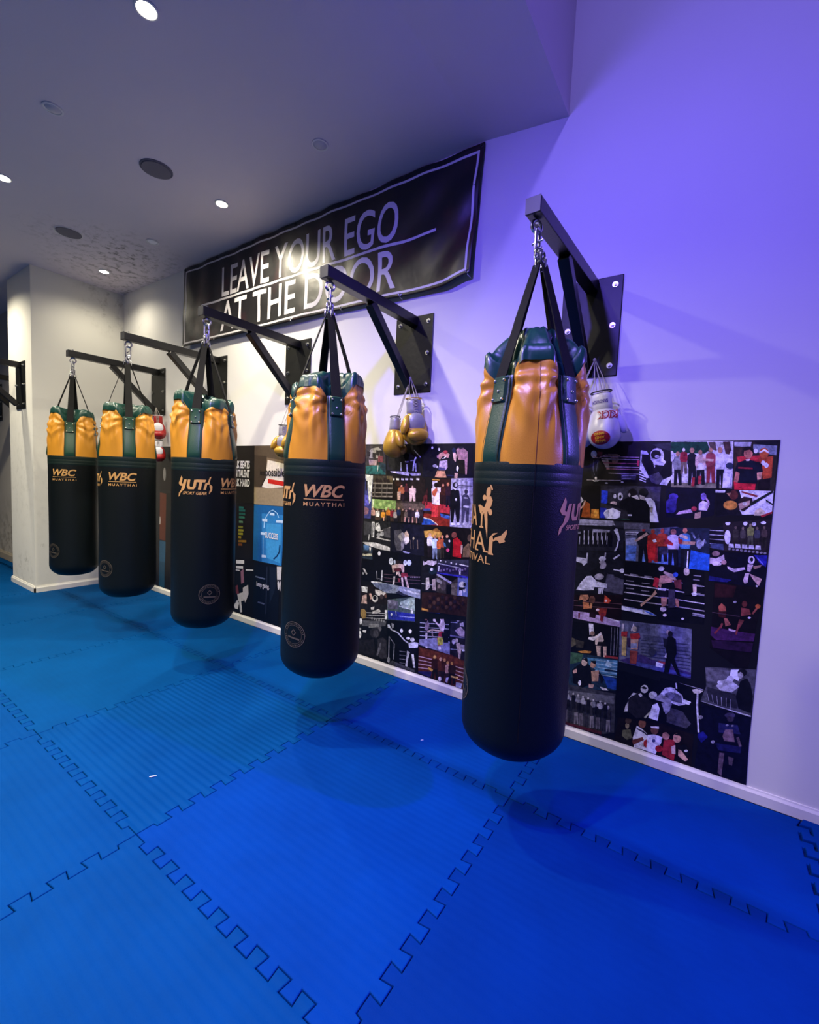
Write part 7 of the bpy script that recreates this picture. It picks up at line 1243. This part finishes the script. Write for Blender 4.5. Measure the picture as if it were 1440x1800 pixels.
# ------------------------------------------------------------------ boxing gloves
def loft(secs, n=24):
    mb = MB()
    vs, fs = [], []
    for (cx, cy, z, a, b) in secs:
        for k in range(n):
            th = 2 * math.pi * k / n
            vs.append((cx + a * math.cos(th), cy + b * math.sin(th), z))
    for j in range(len(secs) - 1):
        for k in range(n):
            k2 = (k + 1) % n
            fs.append((j * n + k, j * n + k2, (j + 1) * n + k2, (j + 1) * n + k))
    fs.append(tuple(range(n))); fs.append(tuple((len(secs) - 1) * n + k for k in range(n)))
    mb.add(vs, fs)
    return mb
def sub(o, lv=1):
    m = o.modifiers.new('smooth', 'SUBSURF'); m.levels = lv; m.render_levels = lv
    return o
def glove(loc, rz, tilt, label, group, shell, palm, cuff, trim, knot, s=1.0, thumb_side=1, lace_front=True, tiltx=0.0):
    """knuckles face local -y, palm faces +y; hangs cuff up from its laces"""
    t = tag(empty('boxing_glove', loc), label, 'boxing glove', group)
    t.rotation_euler = (tiltx, tilt, rz)
    t.scale = (s * 1.09, s * 1.06, s)
    sub(loft([(0, 0, 0.0, 0.046, 0.032), (0, 0, -0.03, 0.045, 0.033), (0, 0, -0.07, 0.044, 0.036), (0, 0, -0.105, 0.049, 0.041)]).build('cuff', M[cuff], t, 60))
    mb = MB()
    mb.tube([(0.0465 * math.cos(k * math.pi / 12), 0.0325 * math.sin(k * math.pi / 12), 0.0) for k in range(24)], 0.0035, 6, closed=True)
    mb.build('cuff_trim', M[trim], t, 60)
    sub(loft([(0, 0.000, -0.085, 0.044, 0.036), (0, -0.003, -0.11, 0.054, 0.044), (0, -0.008, -0.145, 0.067, 0.052), (0, -0.012, -0.185, 0.075, 0.062), (0, -0.010, -0.225, 0.074, 0.068), (0, -0.004, -0.258, 0.062, 0.064), (0, 0.002, -0.280, 0.040, 0.046), (0, 0.004, -0.290, 0.016, 0.02)]).build('padding', M[shell], t, 60))
    mb = MB(); mb.ellipsoid((0, 0.052, -0.228), (0.062, 0.036, 0.040))
    mb.build('finger_roll', M[shell], t, 60)
    mb = MB(); mb.ellipsoid((0, 0.030, -0.150), (0.052, 0.026, 0.062))
    mb.build('palm', M[palm], t, 60)
    mb = MB(); mb.ellipsoid((0.062 * thumb_side, 0.022, -0.160), (0.026, 0.030, 0.066), Matrix.Rotation(-0.35 * thumb_side, 3, 'Y') @ Matrix.Rotation(0.2, 3, 'X'))
    mb.build('thumb', M[shell], t, 60)
    sy = 1
    mb = MB()
    for k in range(6):
        z0 = -0.008 - k * 0.017
        mb.tube([(-0.013, 0.0345 * sy, z0), (0, 0.037 * sy, z0 - 0.006), (0.013, 0.0345 * sy, z0 - 0.012)], 0.0022, 5)
        mb.tube([(0.013, 0.0345 * sy, z0), (0, 0.0385 * sy, z0 - 0.006), (-0.013, 0.0345 * sy, z0 - 0.012)], 0.0022, 5)
    mb.build('lacing', M['lace'], t, 50)
    inv = (Matrix.Translation(loc) @ t.rotation_euler.to_matrix().to_4x4() @ Matrix.Diagonal((s * 1.09, s * 1.06, s, 1))).inverted()
    k = inv @ Vector(knot)
    mb = MB()
    for dx in (-0.022, 0.0, 0.026):
        p0 = Vector((dx, 0.026 if dx == 0 else 0.012, -0.003))
        mid = (p0 + k) / 2 + Vector((dx * 0.25, 0.0, 0))
        mb.tube([p0, mid, k + Vector((dx * 0.12, 0, 0))], 0.0022, 5)
    mb.ellipsoid(tuple(k), (0.008, 0.008, 0.011), None, 10, 6)
    mb.build('hanging_lace', M['lace'], t, 50)
    return t
def glove_art(t, body, mat, x0, x1, z0, z1, yfun, name='lettering', flip=True, bold=0.03):
    a = text_flat(body, bold=bold) if isinstance(body, str) else body
    v = [((1 - u), (1 - w)) for u, w in a[0]] if flip else a[0]
    v, f = dice(fit(v, x0, x1, z0, z1), a[1], 0.012, 'xy')
    return recalc(link(name, [(u, yfun(u, w), w) for u, w in v], f, mat, t))
def y_pad(u, w, e=0.0015):
    secs = [(-0.085, 0.044, 0.036, 0.0), (-0.11, 0.054, 0.044, -0.003), (-0.145, 0.067, 0.052, -0.008), (-0.185, 0.075, 0.062, -0.012), (-0.225, 0.074, 0.068, -0.010), (-0.258, 0.062, 0.064, -0.004), (-0.280, 0.040, 0.046, 0.002), (-0.29, 0.016, 0.02, 0.004)]
    for s0, s1 in zip(secs, secs[1:]):
        if s1[0] <= w <= s0[0]:
            q = (w - s0[0]) / (s1[0] - s0[0])
            a = s0[1] + (s1[1] - s0[1]) * q; b = s0[2] + (s1[2] - s0[2]) * q; c = s0[3] + (s1[3] - s0[3]) * q
            return c - b * math.sqrt(max(0.02, 1 - (u / a) ** 2)) - e
    return -0.02
def y_cuff(u, w, e=0.0018):
    b = 0.033 + 0.008 * sm(0.03, 0.105, -w); a = 0.046
    return -b * math.sqrt(max(0.02, 1 - (u / a) ** 2)) - e
G1 = 'pair of white gloves tied to the nearest bracket'
k1 = (1.085, -0.058, 1.915)
g = glove((1.133, -0.095, 1.752), -0.10, -0.14, 'white boxing glove with red and violet lettering, beside the nearest bag', G1, 'white_lea', 'dark_lea', 'white_lea', 'dark_lea', k1, 0.92)
glove_art(g, 'SANDWICH', M['violetp'], -0.034, 0.034, -0.062, -0.044, y_cuff)
glove_art(g, 'KICK', M['redp'], -0.012, 0.068, -0.147, -0.105, lambda u, w: y_pad(u, w, 0.0012), bold=0.09)
glove_art(g, 'KICK', M['whitep'], -0.008, 0.064, -0.142, -0.110, lambda u, w: y_pad(u, w, 0.0024), bold=0.0)
oval = disc2(0.5, 0.5, 0.5, 0.5, 28)
glove_art(g, oval, M['redp'], -0.042, 0.042, -0.274, -0.206, lambda u, w: y_pad(u, w, 0.0012), 'oval_patch')
for z, b in ((-0.228, 'BANG'), (-0.246, 'AND'), (-0.264, 'BANG')):
    glove_art(g, b, M['yellowp'], -0.022, 0.022, z, z + 0.013, lambda u, w: y_pad(u, w, 0.0026))
glove((1.040, -0.085, 1.735), 1.9, 0.05, 'darker white boxing glove half hidden behind the top of the nearest bag', G1, 'white_lea', 'dark_lea', 'gold_lea', 'dark_lea', k1, 0.86)
G2 = 'pair of gold gloves tied to the second nearest bracket'
k2 = (0.012, -0.060, 1.925)
glove((0.060, -0.085, 1.795), -2.25, 0.10, 'upper gold boxing glove with grey palm side, below the second nearest bracket', G2, 'gold_lea', 'silver_lea', 'silver_lea', 'gold_lea', k2, 0.98)
glove((-0.075, -0.085, 1.690), -0.75, -0.03, 'lower gold boxing glove with silver cuff, overlapping the top edge of the collage', G2, 'gold_lea', 'silver_lea', 'silver_lea', 'dark_lea', k2, 0.88, thumb_side=1)
G3 = 'pair of gold gloves tied to the middle bracket'
k3 = (-1.060, -0.055, 1.885)
glove((-1.120, -0.080, 1.672), -2.45, -0.04, 'gold boxing glove with laced silver cuff, left of the second nearest bag', G3, 'gold_lea', 'silver_lea', 'silver_lea', 'dark_lea', k3, 0.86)
glove((-1.015, -0.080, 1.690), -2.6, 0.03, 'gold boxing glove almost hidden behind the second nearest bag', G3, 'gold_lea', 'silver_lea', 'silver_lea', 'dark_lea', k3, 0.86)
G4 = 'pair of red and white gloves tied to the bracket by the corner'
k4 = (-3.075, -0.075, 1.905)
glove((-3.010, -0.090, 1.830), -2.15, 0.05, 'upper red boxing glove with white palm, right of the fourth bag top', G4, 'red_lea', 'white_lea', 'red_lea', 'white_lea', k4, 0.82)
glove((-3.005, -0.085, 1.585), -2.15, 0.02, 'lower red and white boxing glove peeking out behind the fourth bag', G4, 'red_lea', 'white_lea', 'white_lea', 'dark_lea', k4, 0.74)
